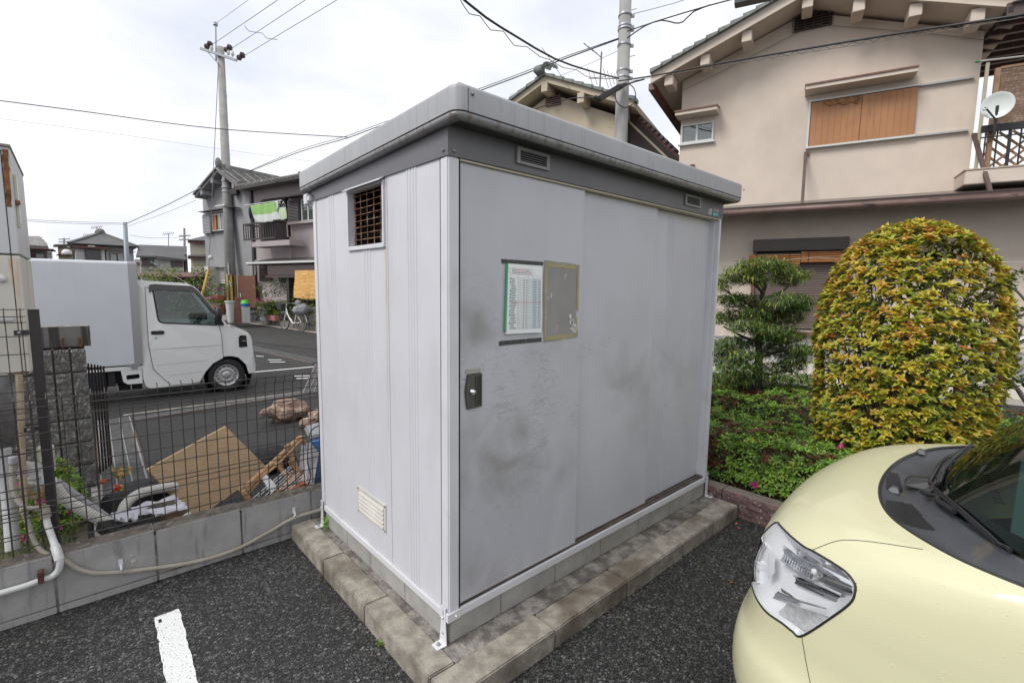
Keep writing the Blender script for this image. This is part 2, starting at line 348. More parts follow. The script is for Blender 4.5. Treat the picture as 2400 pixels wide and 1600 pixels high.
# doors
def smear(name, blobs, base, dirt, amt):
 m = mat(name, base, tuple(k * .94 for k in base), 3, rough=.36, c3=tuple(k * 1.08 for k in base), ss=(3, 3, 1), slo=.5, shi=.8)
 t = m.node_tree; nd = t.nodes; lk = t.links.new; b = nd['Principled BSDF']; src = b.inputs['Base Color'].links[0].from_socket
 tc = nd.new('ShaderNodeTexCoord'); acc = None
 def mth(op, a, c_=None, clamp=False):
  n = nd.new('ShaderNodeMath'); n.operation = op; n.use_clamp = clamp
  for i, q in enumerate((a, c_)):
   if q is None: continue
   if isinstance(q, (int, float)): n.inputs[i].default_value = q
   else: lk(q, n.inputs[i])
  return n.outputs[0]
 sx = nd.new('ShaderNodeSeparateXYZ'); lk(tc.outputs['Object'], sx.inputs[0])
 for (cx, cz, rx, rz) in blobs:
  dx = mth('DIVIDE', mth('SUBTRACT', sx.outputs[0], cx - W / 2), rx); dz = mth('DIVIDE', mth('SUBTRACT', sx.outputs[2], cz + Z0 - .1), rz)
  d = mth('SUBTRACT', 1.0, mth('ADD', mth('MULTIPLY', dx, dx), mth('MULTIPLY', dz, dz)), True)
  acc = d if acc is None else mth('MAXIMUM', acc, d)
 def nz(scale, sc, det, di, a, c_, loc=(0, 0, 0)):
  mp = nd.new('ShaderNodeMapping'); mp.inputs['Scale'].default_value = scale; mp.inputs['Rotation'].default_value = (0, .5, 0); mp.inputs['Location'].default_value = loc
  n = nd.new('ShaderNodeTexNoise'); n.inputs['Scale'].default_value = sc; n.inputs['Detail'].default_value = det; n.inputs['Distortion'].default_value = di
  lk(tc.outputs['Object'], mp.inputs[0]); lk(mp.outputs[0], n.inputs[0])
  r = nd.new('ShaderNodeMapRange'); r.inputs['From Min'].default_value = a; r.inputs['From Max'].default_value = c_; lk(n.outputs['Fac'], r.inputs['Value']); return r.outputs[0]
 soft = mth('MULTIPLY', nz((1, 1, 1), 5, 6, .6, .38, .66), acc)
 hard = mth('MULTIPLY', nz((1, 1, 3.2), 9, 3, 2.4, .52, .60, (2, 0, 1)), mth('MULTIPLY', acc, 1.4, True))
 gate = nz((1, 1, 1), 4.2, 3, 0, .47, .60, (9, 2, 5)); hard = mth('MULTIPLY', hard, gate); soft = mth('MULTIPLY', soft, nz((1, 1, 1), 2.3, 2, 0, .40, .58, (4, 8, 5)))
 fine = mth('MULTIPLY', nz((1, 1, 2.2), 17, 4, 3.5, .58, .62, (7, 3, 0)), mth('MULTIPLY', mth('MULTIPLY', acc, 1.2, True), gate))
 f = mth('MULTIPLY', mth('MAXIMUM', mth('MAXIMUM', mth('MULTIPLY', soft, .9), mth('MULTIPLY', hard, .5)), mth('MULTIPLY', fine, .5)), amt, True)
 x = nd.new('ShaderNodeMixRGB'); lk(f, x.inputs[0]); lk(src, x.inputs[1]); x.inputs[2].default_value = (*dirt, 1); lk(x.outputs[0], b.inputs['Base Color']); return m
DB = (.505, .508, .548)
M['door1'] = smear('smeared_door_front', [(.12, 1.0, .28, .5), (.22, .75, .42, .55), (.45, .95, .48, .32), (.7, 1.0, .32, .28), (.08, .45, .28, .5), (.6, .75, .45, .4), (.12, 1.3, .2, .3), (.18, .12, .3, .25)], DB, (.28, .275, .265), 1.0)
M['door2'] = smear('smeared_door_middle', [(1.05, 1.05, .5, .22), (1.3, .95, .4, .25), (1.55, .7, .25, .3)], tuple(k * 1.02 for k in DB), (.26, .255, .25), .5)  # base tint stepped per door, painting in the brightness difference
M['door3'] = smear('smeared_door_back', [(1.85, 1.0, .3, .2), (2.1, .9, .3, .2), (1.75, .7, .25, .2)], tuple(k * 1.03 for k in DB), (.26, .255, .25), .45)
doors = []
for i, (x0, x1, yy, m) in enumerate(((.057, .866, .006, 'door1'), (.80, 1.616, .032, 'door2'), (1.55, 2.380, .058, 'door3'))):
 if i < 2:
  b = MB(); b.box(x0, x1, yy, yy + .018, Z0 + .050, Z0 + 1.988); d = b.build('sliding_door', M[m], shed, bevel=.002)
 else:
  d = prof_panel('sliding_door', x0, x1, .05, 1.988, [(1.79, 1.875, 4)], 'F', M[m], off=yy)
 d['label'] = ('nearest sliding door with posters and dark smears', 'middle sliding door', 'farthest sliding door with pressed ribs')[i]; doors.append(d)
 if i < 2: b = MB(); b.box(x1 + .0002, x1 + .0022, yy + .004, yy + .03, Z0 + .05, Z0 + 1.988); b.build('door_gap', M['dark'], d)  # dark strip paints in the shadow line where the doors overlap
b = MB(); b.box(.053, .0575, -.004, .004, Z0 + .04, Z0 + 1.99); b.build('door_seal', M['dark'], doors[0])
b = MB(); b.box(.055, 2.386, -.007, .05, Z0 + 1.989, Z0 + 1.9965); b.build('door_head', M['beige'], shed)
b = MB(); b.box(2.392, 2.402, -.008, -.004, Z0 + .99, Z0 + 1.02); b.build('latch_plate', mat('brass_plate', (.30, .26, .2), rough=.5), shed)
# fascia band and bolts
b = MB(); b.box(-.008, 2.425, -.010, .03, Z0 + 2.0, Z0 + 2.16); b.build('fascia', M['fascia'], shed)
b = MB(); b.box(-.008, .02, .0305, D + .004, Z0 + 2.0, Z0 + 2.15); b.box(2.40, 2.425, .0305, D + .004, Z0 + 2.0, Z0 + 2.15); b.box(.0205, 2.3995, D - .02, D + .004, Z0 + 2.0, Z0 + 2.1)
b.build('fascia', M['fascia'], shed)
def boltcap(p, ax, r, m, par=shed):
 b = MB(); b.lathe(p, [(r * 1.0, -.001), (r * 1.05, .004), (r * .8, .008), (r * .35, .0095)], 14, ax); return b.build('bolt', M[m], par, smooth=True)
boltcap((-.008, .020, Z0 + 2.022), (-1, 0, 0), .0062, 'bolt'); boltcap((.021, -.010, Z0 + 2.019), (0, -1, 0), .0062, 'bolt')
boltcap((2.395, -.010, Z0 + 2.02), (0, -1, 0), .0062, 'bolt'); boltcap((-.008, 1.455, Z0 + 2.03), (-1, 0, 0), .0062, 'bolt')
# roof: nested rounded outlines, higher in front than behind
def ring(ins, z, r=.05, n=6):
 x0, x1, y0, y1 = -.05 + ins, 2.49 - ins, -.125 + ins, 1.60 - ins; r = max(.004, r - ins); o = []
 for cx, cy, a in ((x0 + r, y0 + r, math.pi), (x1 - r, y0 + r, 1.5 * math.pi), (x1 - r, y1 - r, 0), (x0 + r, y1 - r, .5 * math.pi)):
  for i in range(n + 1):
   t = a + math.pi / 2 * i / n; x = cx + r * math.cos(t); y = cy + r * math.sin(t)
   o.append((x, y, Z0 + z - .031 * (y + .125)))
 return o
b = MB(); b.grid([ring(*q) for q in ((.008, 2.138), (.0, 2.141), (0, 2.222), (.0015, 2.229), (.005, 2.234), (.012, 2.236), (.034, 2.2365), (.038, 2.240), (.040, 2.252), (.045, 2.2565), (.2, 2.258))], True)
k = ring(.2, 2.258); b.add(k, [tuple(range(len(k)))]); b.build('roof', M['roof'], shed, auto=.7)
b = MB(); b.grid([ring(*q) for q in ((.010, 2.139), (.003, 2.136), (.002, 2.128), (.007, 2.117), (.018, 2.112), (.034, 2.113), (.05, 2.118))], True)
b.build('roof_lip', M['roof_lip'], shed, smooth=True)
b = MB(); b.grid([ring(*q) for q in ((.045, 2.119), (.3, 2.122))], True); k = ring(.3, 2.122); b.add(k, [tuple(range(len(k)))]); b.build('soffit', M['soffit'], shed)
b = MB(); b.grid([ring(*q) for q in ((.0035, 2.134), (.0035, 2.142))], True); b.build('roof_seam', M['dark'], shed)
b = MB(); b.bar((.006, -.1262, Z0 + 2.14), (.006, -.1262, Z0 + 2.226), .0012); b.build('roof_joint', M['dark'], shed)
boltcap((.026, -.125, Z0 + 2.206), (0, -1, 0), .0065, 'bolt'); boltcap((2.478, -.125, Z0 + 2.2), (0, -1, 0), .005, 'bolt')
b = MB(); b.box(-.03, .0, 1.50, 1.56, Z0 + 1.985, Z0 + 2.05); b.box(-.03, .0, 1.46, 1.50, Z0 + 2.0, Z0 + 2.03); b.build('drain_spout', M['alu_w'], shed, bevel=.004)
# louvre vents on the fascia
for (x0, x1) in ((.358, .566), (1.857, 2.064)):
 b = MB(); z0, z1 = Z0 + 2.032, Z0 + 2.103
 for q in ((x0, x1, z1 - .012, z1), (x0, x1, z0, z0 + .012), (x0, x0 + .018, z0 + .012, z1 - .012), (x1 - .018, x1, z0 + .012, z1 - .012)): b.box(q[0], q[1], -.022, -.010, q[2], q[3])
 v = b.build('louvre_vent', mat('grey_vent_frame', (.26, .26, .25), rough=.45), shed)
 b = MB(); b.box(x0 + .018, x1 - .018, -.0125, -.0105, z0 + .012, z1 - .012); b.build('vent_back', M['dark'], v)
 for i in range(5):
  z = z0 + .016 + i * .0095; b = MB(); b.hexa([(x0 + .018, -.0215, z), (x1 - .018, -.0215, z), (x1 - .018, -.0135, z + .003), (x0 + .018, -.0135, z + .003), (x0 + .018, -.0215, z + .003), (x1 - .018, -.0215, z + .003), (x1 - .018, -.0135, z + .006), (x0 + .018, -.0135, z + .006)])
  b.build('slat', M['fascia'], v)
# ivory louvre low on the side wall
b = MB(); y0, y1, z0, z1 = .572, .912, Z0 + .178, Z0 + .335; iv = mat('ivory_louvre', (.62, .60, .56), (.52, .50, .46), 8, rough=.5)
for q in ((y0, y1, z1 - .016, z1), (y0, y1, z0, z0 + .016), (y0, y0 + .022, z0 + .016, z1 - .016), (y1 - .022, y1, z0 + .016, z1 - .016)): b.box(-.006, 0, q[0], q[1], q[2], q[3])
v = b.build('side_vent', iv, shed, bevel=.0015)
b = MB(); b.box(-.002, .0, y0 + .022, y1 - .022, z0 + .016, z1 - .016); b.build('vent_back', M['dark'], v)
for i in range(5):
 z = z0 + .018 + i * .0245; b = MB(); ya, yb = y0 + .023, y1 - .023
 b.hexa([(-.012, ya, z), (-.012, yb, z), (-.002, yb, z + .004), (-.002, ya, z + .004), (-.012, ya, z + .004), (-.012, yb, z + .004), (-.002, yb, z + .022), (-.002, ya, z + .022)]); b.build('slat', iv, v)
for yy, zz in ((y0 + .01, z0 + .01), (y0 + .01, z1 - .01), (y1 - .01, z0 + .01), (y1 - .01, z1 - .01)):
 b = MB(); b.lathe((-.006, yy, zz), [(.005, 0), (.004, .002)], 8, (-1, 0, 0)); b.build('screw', M['dark'], v)
# barred window on the side wall
b = MB(); m1 = M['alu_w']
y0, y1, z0, z1 = wy0, wy1, Z0 + wz0, Z0 + wz1
b.box(-.012, .035, y1 - .016, y1, z0, z1); b.box(-.012, .035, y0, y0 + .014, z0, z1); b.box(-.012, .035, y0 + .014, y1 - .016, z0, z0 + .022); b.box(-.008, .035, y0 + .014, y1 - .016, z1 - .010, z1)
win = b.build('window_frame', m1, shed, bevel=.0015)
b = MB(); b.hexa([(-.030, y0 - .004, z1 - .004), (-.030, y1 + .012, z1 - .004), (-.004, y1 + .012, z1 + .012), (-.004, y0 - .004, z1 + .012), (-.030, y0 - .004, z1), (-.030, y1 + .012, z1), (-.004, y1 + .012, z1 + .016), (-.004, y0 - .004, z1 + .016)]); b.build('rain_hood', m1, win)
ya, yb, za, zb = y0 + .014, y1 - .016, z0 + .024, z1 - .012
for i in range(6):
 y = ya + .004 + (yb - ya - .008) * i / 5; b = MB(); b.cyl((.026, y, za), (.026, y, zb), .0022, 8); b.build('bar', M['rust'], win)
for i in range(9):
 z = za + .001 + (zb - za) * i / 8.6; b = MB(); b.cyl((.0225, ya, z), (.0225, yb, z), .0018, 8); b.build('bar', M['rust'], win)
b = MB(); b.prism([(-.0006, .548, Z0 + 1.664), (-.0006, .530, Z0 + 1.664), (-.0006, .534, Z0 + 1.2), (-.0006, .537, Z0 + .75), (-.0006, .5395, Z0 + .75), (-.0006, .542, Z0 + 1.2)], (-.0006, 0, 0)); b.build('rust_streak', mat('ochre_rust_run', (.60, .55, .45), (.62, .60, .56), 14, .4, .6, .6, c3=(.54, .42, .25), ss=(30, 30, 2), slo=.5, shi=.66), shed)
# wire rack inside
b = MB()
for xx in (.25, .55, .9):
 for zz in (1.62, 1.70, 1.78, 1.86, 1.93): b.cyl((xx, .35, Z0 + zz), (xx, 1.40, Z0 + zz), .003, 6)
for xx in [.25 + .045 * i for i in range(20)]: b.cyl((xx, 1.40, Z0 + 1.78), (xx, 1.40, Z0 + 1.93), .002, 5)
for xx in (.25, .55, .9): b.cyl((xx, 1.40, Z0 + .2), (xx, 1.40, Z0 + 1.93), .004, 6); b.cyl((xx, .35, Z0 + .2), (xx, .35, Z0 + 1.93), .004, 6)
for zz in (1.62, 1.70, 1.78, 1.86, 1.93): b.cyl((.25, 1.40, Z0 + zz), (1.15, 1.40, Z0 + zz), .003, 6)
tag(b.build('wire_rack', M['black']), 'black wire rack inside the shed, seen through the barred window', 'rack')
# door lock
b = MB(); x0, x1, z0, z1 = .086, .180, Z0 + .945, Z0 + 1.100; lockm = mat('dark_lock_plastic', (.075, .072, .062), rough=.5)
b.prism([(x0 + .012, .006, z0), (x1 - .002, .006, z0 + .002), (x1, .006, z0 + .008), (x1, .006, z1 - .008), (x1 - .004, .006, z1), (x0 + .014, .006, z1), (x0 + .004, .006, z1 - .05), (x0 + .001, .006, (z0 + z1) / 2), (x0 + .005, .006, z0 + .04)][::-1], (0, -.010, 0))
hd = b.build('handle', lockm, doors[0], bevel=.002)
b = MB(); b.box(.141, .170, -.0055, -.0042, z0 + .012, z1 - .012); b.build('finger_pull', mat('lock_recess', (.03, .029, .026), rough=.6), hd)
for q in ((.141, .144, z0 + .010, z1 - .010), (.168, .171, z0 + .010, z1 - .010)):
 b = MB(); b.box(q[0], q[1], -.008, -.004, q[2], q[3]); b.build('pull_edge', lockm, hd)
b = MB(); b.lathe((.122, -.004, Z0 + 1.022), [(.014, 0), (.0145, .003), (.0125, .005), (.0125, .012), (.009, .013), (.009, .018), (.003, .0185)], 20, (0, -1, 0)); lk_ = b.build('lock_cylinder', M['chrome'], hd, smooth=True)
b = MB(); b.box(.1212, .1228, -.0232, -.0222, Z0 + 1.018, Z0 + 1.027); b.build('keyhole', M['dark'], lk_)
b = MB(); b.box(.092, .176, .0035, .0058, Z0 + 1.101, Z0 + 1.122); b.build('clear_tape', mat('yellowed_tape', (.36, .35, .32), rough=.5), doors[0])
# posters on the nearest door
dz = lambda z: Z0 + z
tp = mat('dusty_black_tape', (.05, .05, .05), (.12, .12, .12), 60, .55, .65, .6)
for q in (((.291, 1.606), (.562, 1.605), (.562, 1.588), (.294, 1.586)), ((.283, 1.234), (.560, 1.234), (.560, 1.214), (.282, 1.213))):
 b = MB(); b.prism([(x, .0055, dz(z)) for x, z in q][::-1], (0, -.0018, 0)); b.build('black_tape', tp, doors[0])
b = MB(); rr = random.Random(2)
pts = [(.569, 1.612), (.60, 1.613), (.66, 1.609), (.74, 1.608), (.806, 1.604), (.810, 1.596), (.813, 1.50), (.812, 1.40), (.818, 1.33), (.826, 1.30), (.835, 1.25), (.838, 1.222), (.80, 1.219), (.70, 1.214), (.60, 1.211), (.575, 1.208), (.574, 1.25), (.568, 1.28), (.570, 1.35), (.565, 1.45), (.568, 1.53)]
b.prism([(x + rr.uniform(-.002, .002), .0055, dz(z)) for x, z in pts][::-1], (0, -.0022, 0))
bd = b.build('board_remnant', mat('faded_grey_board', (.30, .29, .275), (.265, .26, .25), 8, rough=.8, c3=(.5, .49, .47), ss=(22, 22, 14), slo=.64, shi=.68), doors[0])
yt = mat('old_mustard_tape', (.40, .33, .14), (.34, .30, .19), 20, rough=.6, c3=(.45, .43, .36), ss=(30, 30, 20), slo=.6, shi=.66)
for q in (((.575, 1.602), (.588, 1.602), (.590, 1.225), (.578, 1.225)), ((.592, 1.604), (.80, 1.598), (.80, 1.577), (.592, 1.582)), ((.592, 1.236), (.80, 1.24), (.80, 1.221), (.592, 1.217)), ((.818, 1.602), (.834, 1.602), (.834, 1.36), (.816, 1.37)), ((.808, 1.33), (.824, 1.33), (.83, 1.24), (.812, 1.24))):
 b = MB(); b.prism([(x, .0033, dz(z)) for x, z in q][::-1], (0, -.0012, 0)); b.build('mustard_tape', yt, bd)
b = MB(); rr = random.Random(9)
for i in range(16):
 cx, cz, r = rr.uniform(.765, .815), rr.uniform(1.25, 1.34), rr.uniform(.003, .011); b.prism([(cx + r * rr.uniform(.4, 1) * math.cos(a), .0032, dz(cz) + r * 1.8 * rr.uniform(.4, 1) * math.sin(a)) for a in [6.28 * (6 - j) / 6 for j in range(6)]], (0, -.0006 - i * .00004, 0))
b.build('torn_paper', mat('white_torn_paper', (.62, .62, .61), rough=.8), bd)
b = MB(); b.lathe((.70, .003, dz(1.582)), [(.0035, 0), (.0025, .002)], 8, (0, -1, 0)); b.build('nail', M['dark'], bd)
# collection timetable: sheet, printed table of dashes
pa, pb, pc, pd = Vector((.326, -.006, dz(1.587))), Vector((.545, -.006, dz(1.583))), Vector((.545, -.010, dz(1.262))), Vector((.315, -.010, dz(1.266)))
note = thing('notice_sheet', 'printed white timetable sheet in a clear folder taped to the shed door', 'notice', (.43, -.006, dz(1.262)))
b = MB(); b.hexa([pd, pc, pc + Vector((0, .012, 0)), pd + Vector((0, .012, 0)), pa, pb, pb + Vector((0, .009, 0)), pa + Vector((0, .009, 0))]); b.build('sheet', mat('glossy_paper', (.80, .83, .82), rough=.18), note)
b = MB(); b.hexa([pd + Vector((-.007, .001, .015)), pd + Vector((0, .001, .012)), pd + Vector((0, .013, .012)), pd + Vector((-.006, .012, .015)), pa + Vector((-.008, .001, -.006)), pa + Vector((0, .001, -.001)), pa + Vector((0, .009, 0)), pa + Vector((-.007, .009, 0))]); b.build('folder_edge', mat('green_folder', (.08, .38, .20), rough=.4), note)
def pz(u, v, e=.0008):
 p = pa.lerp(pb, u).lerp(pd.lerp(pc, u), v); return p - Vector((0, e, 0))
def mark(b, u0, u1, v0, v1, e=.0008): b.quad(pz(u0, v0, e), pz(u0, v1, e), pz(u1, v1, e), pz(u1, v0, e))
ink = MB(); blue = MB(); red = MB(); teal = MB(); rr = random.Random(11)
for j in range(3):
 u = .10
 while u < .60:
  l = rr.uniform(.03, .09); (red if j < 2 and .22 < u < .42 else ink).quad(pz(u, .075 + j * .022), pz(u, .083 + j * .022), pz(u + l, .083 + j * .022), pz(u + l, .075 + j * .022)); u += l + .012
for q in ((.04, .70, .058, .061), (.04, .70, .137, .140), (.04, .045, .058, .14), (.695, .70, .058, .14), (.06, .96, .535, .538), (.06, .96, .558, .561), (.955, .96, .535, .56)): mark(red, *q)
rowz = [.205 + i * .0243 for i in range(30)]
mark(blue, .69, .85, .19, .935, .0006)
for u in (.06, .28, .57, .70, .85, .96): mark(ink, u, u + .003, .15, .935)
for v in (.15, .19, .932): mark(ink, .06, .963, v, v + .0016)
for i, v in enumerate(rowz):
 mark(ink, .06, .96, v + .021, v + .0217)
 mark(ink, .09, .09 + rr.uniform(.09, .16), v + .006, v + .014)
 for u, l in ((.30, .012), (.345, .012), (.39, .01), (.43, .05), (.51, .04), (.59, .012), (.63, .01), (.66, .01), (.72, .11), (.87, .08)): mark(ink, u, u + l, v + .006, v + .014)
 if i in (0, 2, 7, 9, 11, 13, 16, 19, 21, 26): mark(teal, .052, .082, v - .003, v + .018, .0012)
for bb, nm, c in ((ink, 'printed_text', (.10, .10, .13)), (blue, 'tinted_column', (.62, .78, .80)), (red, 'red_print', (.62, .12, .16)), (teal, 'row_marker', (.03, .25, .30))): bb.build(nm, mat(nm + '_ink', c, rough=.5), note)['kind'] = 'stuff'
# maker plates on the fascia
b = MB(); b.box(2.198, 2.248, -.0125, -.010, dz(2.012), dz(2.05)); pl = b.build('rating_label', mat('white_label', (.62, .62, .60), rough=.5), shed)
b = MB()
for i in range(4): b.box(2.205, 2.243, -.0132, -.0124, dz(2.017 + i * .007), dz(2.0195 + i * .007))
b.box(2.200, 2.212, -.0132, -.0124, dz(2.040), dz(2.048)); b.build('label_print', M['dark'], pl)['kind'] = 'stuff'
b = MB(); b.box(2.262, 2.350, -.0125, -.010, dz(2.008), dz(2.034)); mp_ = b.build('maker_plate', mat('teal_plate', (.02, .26, .27), rough=.4), shed)
cu = bpy.data.curves.new('maker_name', 'FONT'); cu.body = 'INABA'; cu.size = .030; cu.extrude = .0006; cu.align_x = 'CENTER'
to = bpy.data.objects.new('tmp', cu); COL.objects.link(to); bpy.context.view_layer.update()
me = bpy.data.meshes.new_from_object(to); bpy.data.objects.remove(to); me.transform(Matrix.Translation(Vector((2.306, -.0125, dz(2.038))) - shed.location) @ Matrix.Rotation(math.pi / 2, 4, 'X'))
mo = bpy.data.objects.new('maker_name', me); COL.objects.link(mo); mo.parent = shed; me.materials.clear(); me.materials.append(mat('pale_lettering', (.6, .62, .62), rough=.4))
b = MB(); b.box(2.272, 2.292, -.0132, -.0124, dz(2.013), dz(2.029)); b.box(2.302, 2.340, -.0132, -.0124, dz(2.013), dz(2.019)); b.box(2.302, 2.330, -.0132, -.0124, dz(2.023), dz(2.029)); b.build('plate_print', mat('pale_teal_print', (.25, .6, .6), rough=.4), mp_)
# anchor brackets
def bracket(kind):
 if kind == 0: y0, xo, yb = .008, -.016, (-.002, .052)
 if kind == 1: y0, xo, yb = 1.44, -.016, (1.428, 1.478)
 if kind < 2:
  b = MB(); za, zb, zc = .103, Z0 + .0, Z0 + .062; e = .003
  pr = [(xo, yb[0], za), (xo, yb[1], za), (xo, yb[1] - .012, zb), (xo, yb[1] - .012, zc), (xo, yb[0] + .006, zc), (xo, yb[0] + .006, zb)]
  b.prism(pr, (e, 0, 0)); b.hexa([(xo - .045, yb[0] + .004, za - .003), (xo + e, yb[0], za - .003), (xo + e, yb[1], za - .003), (xo - .045, yb[1] - .004, za - .003), (xo - .045, yb[0] + .004, za + .001), (xo + e, yb[0], za + .001), (xo + e, yb[1], za + .001), (xo - .045, yb[1] - .004, za + .001)])
  o = b.build('anchor_bracket', M['alu_w'], shed); yc = (yb[0] + yb[1]) / 2
  b = MB(); b.lathe((xo - .024, yc, za), [(.010, 0), (.010, .004), (.006, .006), (.006, .012), (.002, .013)], 12); b.build('anchor_bolt', M['steel'], o, smooth=False)
  b = MB(); b.box(xo - .001, xo, yc - .004, yc - .0015, zb + .02, zb + .045); b.box(xo - .001, xo, yc - .008, yc + .006, za + .045, za + .048); b.build('slot', M['dark'], o)['kind'] = 'stuff'
  boltcap((xo, yc - .003, zb + .012), (-1, 0, 0), .0062, 'boltw', o)
 else:
  b = MB(); yo = -.014
  b.prism([(2.392, yo, .103), (2.432, yo, .103), (2.426, yo, Z0 + .075), (2.398, yo, Z0 + .075)][::-1], (0, .003, 0)); b.box(2.392, 2.436, yo - .045, yo + .002, .100, .104)
  o = b.build('anchor_bracket', M['alu_w'], shed); b = MB(); b.lathe((2.414, yo - .026, .104), [(.009, 0), (.009, .004), (.005, .006), (.005, .011)], 10); b.build('anchor_bolt', M['steel'], o)
  b = MB(); b.box(2.410, 2.4135, yo - .001, yo, Z0 + .04, Z0 + .065); b.build('slot', M['dark'], o); boltcap((2.412, yo, Z0 + .032), (0, -1, 0), .006, 'boltw', o)
for k in range(3): bracket(k)
boltcap((.027, -.0145, Z0 + .018), (0, -1, 0), .006, 'boltw')
# foundation blocks under the rails
fd = thing('block_foundation', 'row of smooth pale concrete blocks carrying the shed', 'foundation', (W / 2, D / 2, .08))
js = [.03, .40, .79, 1.10, 1.45]
for i in range(4): b = MB(); b.box(.006, .10, js[i] + .0015, js[i + 1] - .0015, .098, Z0 - .001); b.build('block', M['found'], fd, bevel=.0025)
js = [.006, .31, .70, 1.10, 1.50, 1.90, 2.25, 2.415]
for i in range(7): b = MB(); b.box(js[i] + .0015, js[i + 1] - .0015, .004, .12 if i else .029, .098, Z0 - .001); b.build('block', M['found'], fd, bevel=.0025)
b = MB(); b.box(.10, 2.41, .12, 1.45, .09, .20); b.build('infill', M['found'], fd)
# kerb plinth round the shed
pk = thing('kerb_plinth', 'low plinth of stained concrete kerb stones with mortar round the shed foot', 'kerb', (1.1, .6, 0))
def kerb(x0, x1, y0, y1, z=.1):
 b = MB(); b.box(x0, x1, y0, y1, -.05, z); o = b.build('kerb_stone', M['conc2'], pk, bevel=.006, seg=2)
 me = o.data; bm = bmesh.new(); bm.from_mesh(me); bmesh.ops.subdivide_edges(bm, edges=[e for e in bm.edges if e.calc_length() > .2], cuts=10);
 for v in bm.verts:
  p = v.co; v.co += Vector((noise.noise(p * 9), noise.noise(p * 9 + Vector((5, 0, 0))), noise.noise(p * 9 + Vector((0, 5, 0))))) * .0022
 bm.to_mesh(me); bm.free()
ys = [-.100, .45, .80, 1.22, 1.605]
ys = [-.100, .50, 1.04, 1.605]
for a, c_ in zip(ys, ys[1:]): kerb(-.168, -.036, a + .002, c_ - .002)
xs = [-.168, .43, 1.02, 1.62, 2.05, 2.44]
for i, (a, c_) in enumerate(zip(xs, xs[1:])): kerb(a + .003, c_ - .003, -.25 + (.004 if i % 2 else 0), -.104, .1 - (.004 if i % 2 else 0))
b = MB(); rows = []
for i in range(2, 62):
 pass
def slab(x0, x1, y0, y1, nx, ny):
 rows = [[(x0 + (x1 - x0) * i / nx, y0 + (y1 - y0) * j / ny, .096 + .0045 * noise.noise(Vector((i * .37, j * .37, x0))) + .003 * noise.noise(Vector((i * 1.3, j * 1.3, 4)))) for i in range(nx + 1)] for j in range(ny + 1)]
 b.grid(rows)
slab(-.037, .05, -.106, 1.60, 12, 150); slab(.0502, 2.46, -.106, .04, 200, 14)
b.build('mortar_bed', M['mortar'], pk, smooth=True)
b = MB(); b.box(-.035, 2.44, -.10, 1.5, -.04, .088); b.build('plinth_core', M['mortar'], pk)
# ================================================================ low block wall with wire fence
def spline(pts, step=.02, closed=False):
 P = [Vector(p) for p in pts]; o = []
 n = len(P)
 for i in range(n if closed else n - 1):
  if closed: a, b_, c_, d = P[i - 1], P[i], P[(i + 1) % n], P[(i + 2) % n]
  else: a, b_, c_, d = P[max(i - 1, 0)], P[i], P[i + 1], P[min(i + 2, n - 1)]
  k = max(2, int((c_ - b_).length / step))
  for j in range(k):
   t = j / k; o.append(.5 * ((2 * b_) + (c_ - a) * t + (2 * a - 5 * b_ + 4 * c_ - d) * t * t + (3 * b_ - a - 3 * c_ + d) * t ** 3))
 if not closed: o.append(P[-1])
 return o
def yp(x, y, Y): return vp(x, y, (0, Y, 0), (0, 1, 0))
def xp(x, y, X): return vp(x, y, (X, 0, 0), (1, 0, 0))
def corr(b, pts, r, pitch=.006, n=8, k=.86):
 sp = spline(pts, pitch / 2); b.tube(sp, [r if i % 2 else r * k for i in range(len(sp))], n)
bw = thing('block_wall', 'low wall of grey concrete blocks with a mossy top under the wire fence', 'block wall', (-.5, 1.68, 0))
js = [-2.60, -2.17, -1.74, -1.312, -.893, -.457, -.025, .41, .84, 1.27, 1.70, 2.13, 2.42]
for i in range(len(js) - 1):
 zt = .302 - .018 * (js[i] + 1.3)
 b = MB(); b.mi = 0; b.box(js[i] + .005, js[i + 1] - .005, 1.62, 1.745, .037, zt)
 b.m = [1 if k == 1 else 0 for k in range(6)]
 o = b.build('block', [M['wallblk'], M['walltop']], bw, bevel=.003)
 b = MB(); b.mi = 0; b.box(js[i] + .005, js[i + 1] - .005, 1.618 - .002, 1.745, -.05, .031); o = b.build('block', M['wallblk'], bw, bevel=.003)
b = MB(); b.box(-2.6, 2.42, 1.626, 1.74, -.05, .27); b.build('mortar', M['mortar'], bw)
b = MB(); rows = []
rr = random.Random(4)
for j in range(7):
 rows.append([(-2.6 + 5.02 * i / 400, 1.6185 + .128 * j / 6 + (rr.uniform(-.001, .004) if j in (0, 6) else 0), .303 - .018 * (-2.6 + 5.02 * i / 400 + 1.3) + .004 * noise.noise(Vector((i * .5, j * .8, 3))) + (0 if 0 < j < 6 else -.004)) for i in range(401)])
b.grid(rows); b.build('moss_layer', M['walltop'], bw, smooth=True)
b = MB(); b.blob((-.995, 1.618, .155), .012, .006, .012, 3, .5); b.blob((-1.0, 1.619, .19), .008, .003, .007, 5, .5); b.blob((-.998, 1.619, .135), .009, .003, .014, 6, .5); b.build('mortar_spot', mat('pale_mortar_spot', (.42, .40, .38), rough=.9, bump=.5, bs=80), bw, smooth=True)
fm = mat('dark_brown_wire_coating', (.035, .028, .025), (.05, .043, .04), 40, rough=.42)
fence = thing('wire_fence', 'dark brown welded wire fence with bent top on the low block wall', 'fence', (-.6, 1.70, .3))
YF = 1.70
b = MB(); pth = [(0, YF, .31), (0, YF, 1.035), (0, YF - .006, 1.048), (0, YF - .024, 1.062), (0, YF - .030, 1.075), (0, YF - .030, 1.105), (0, YF - .018, 1.122), (0, YF - .002, 1.127)]
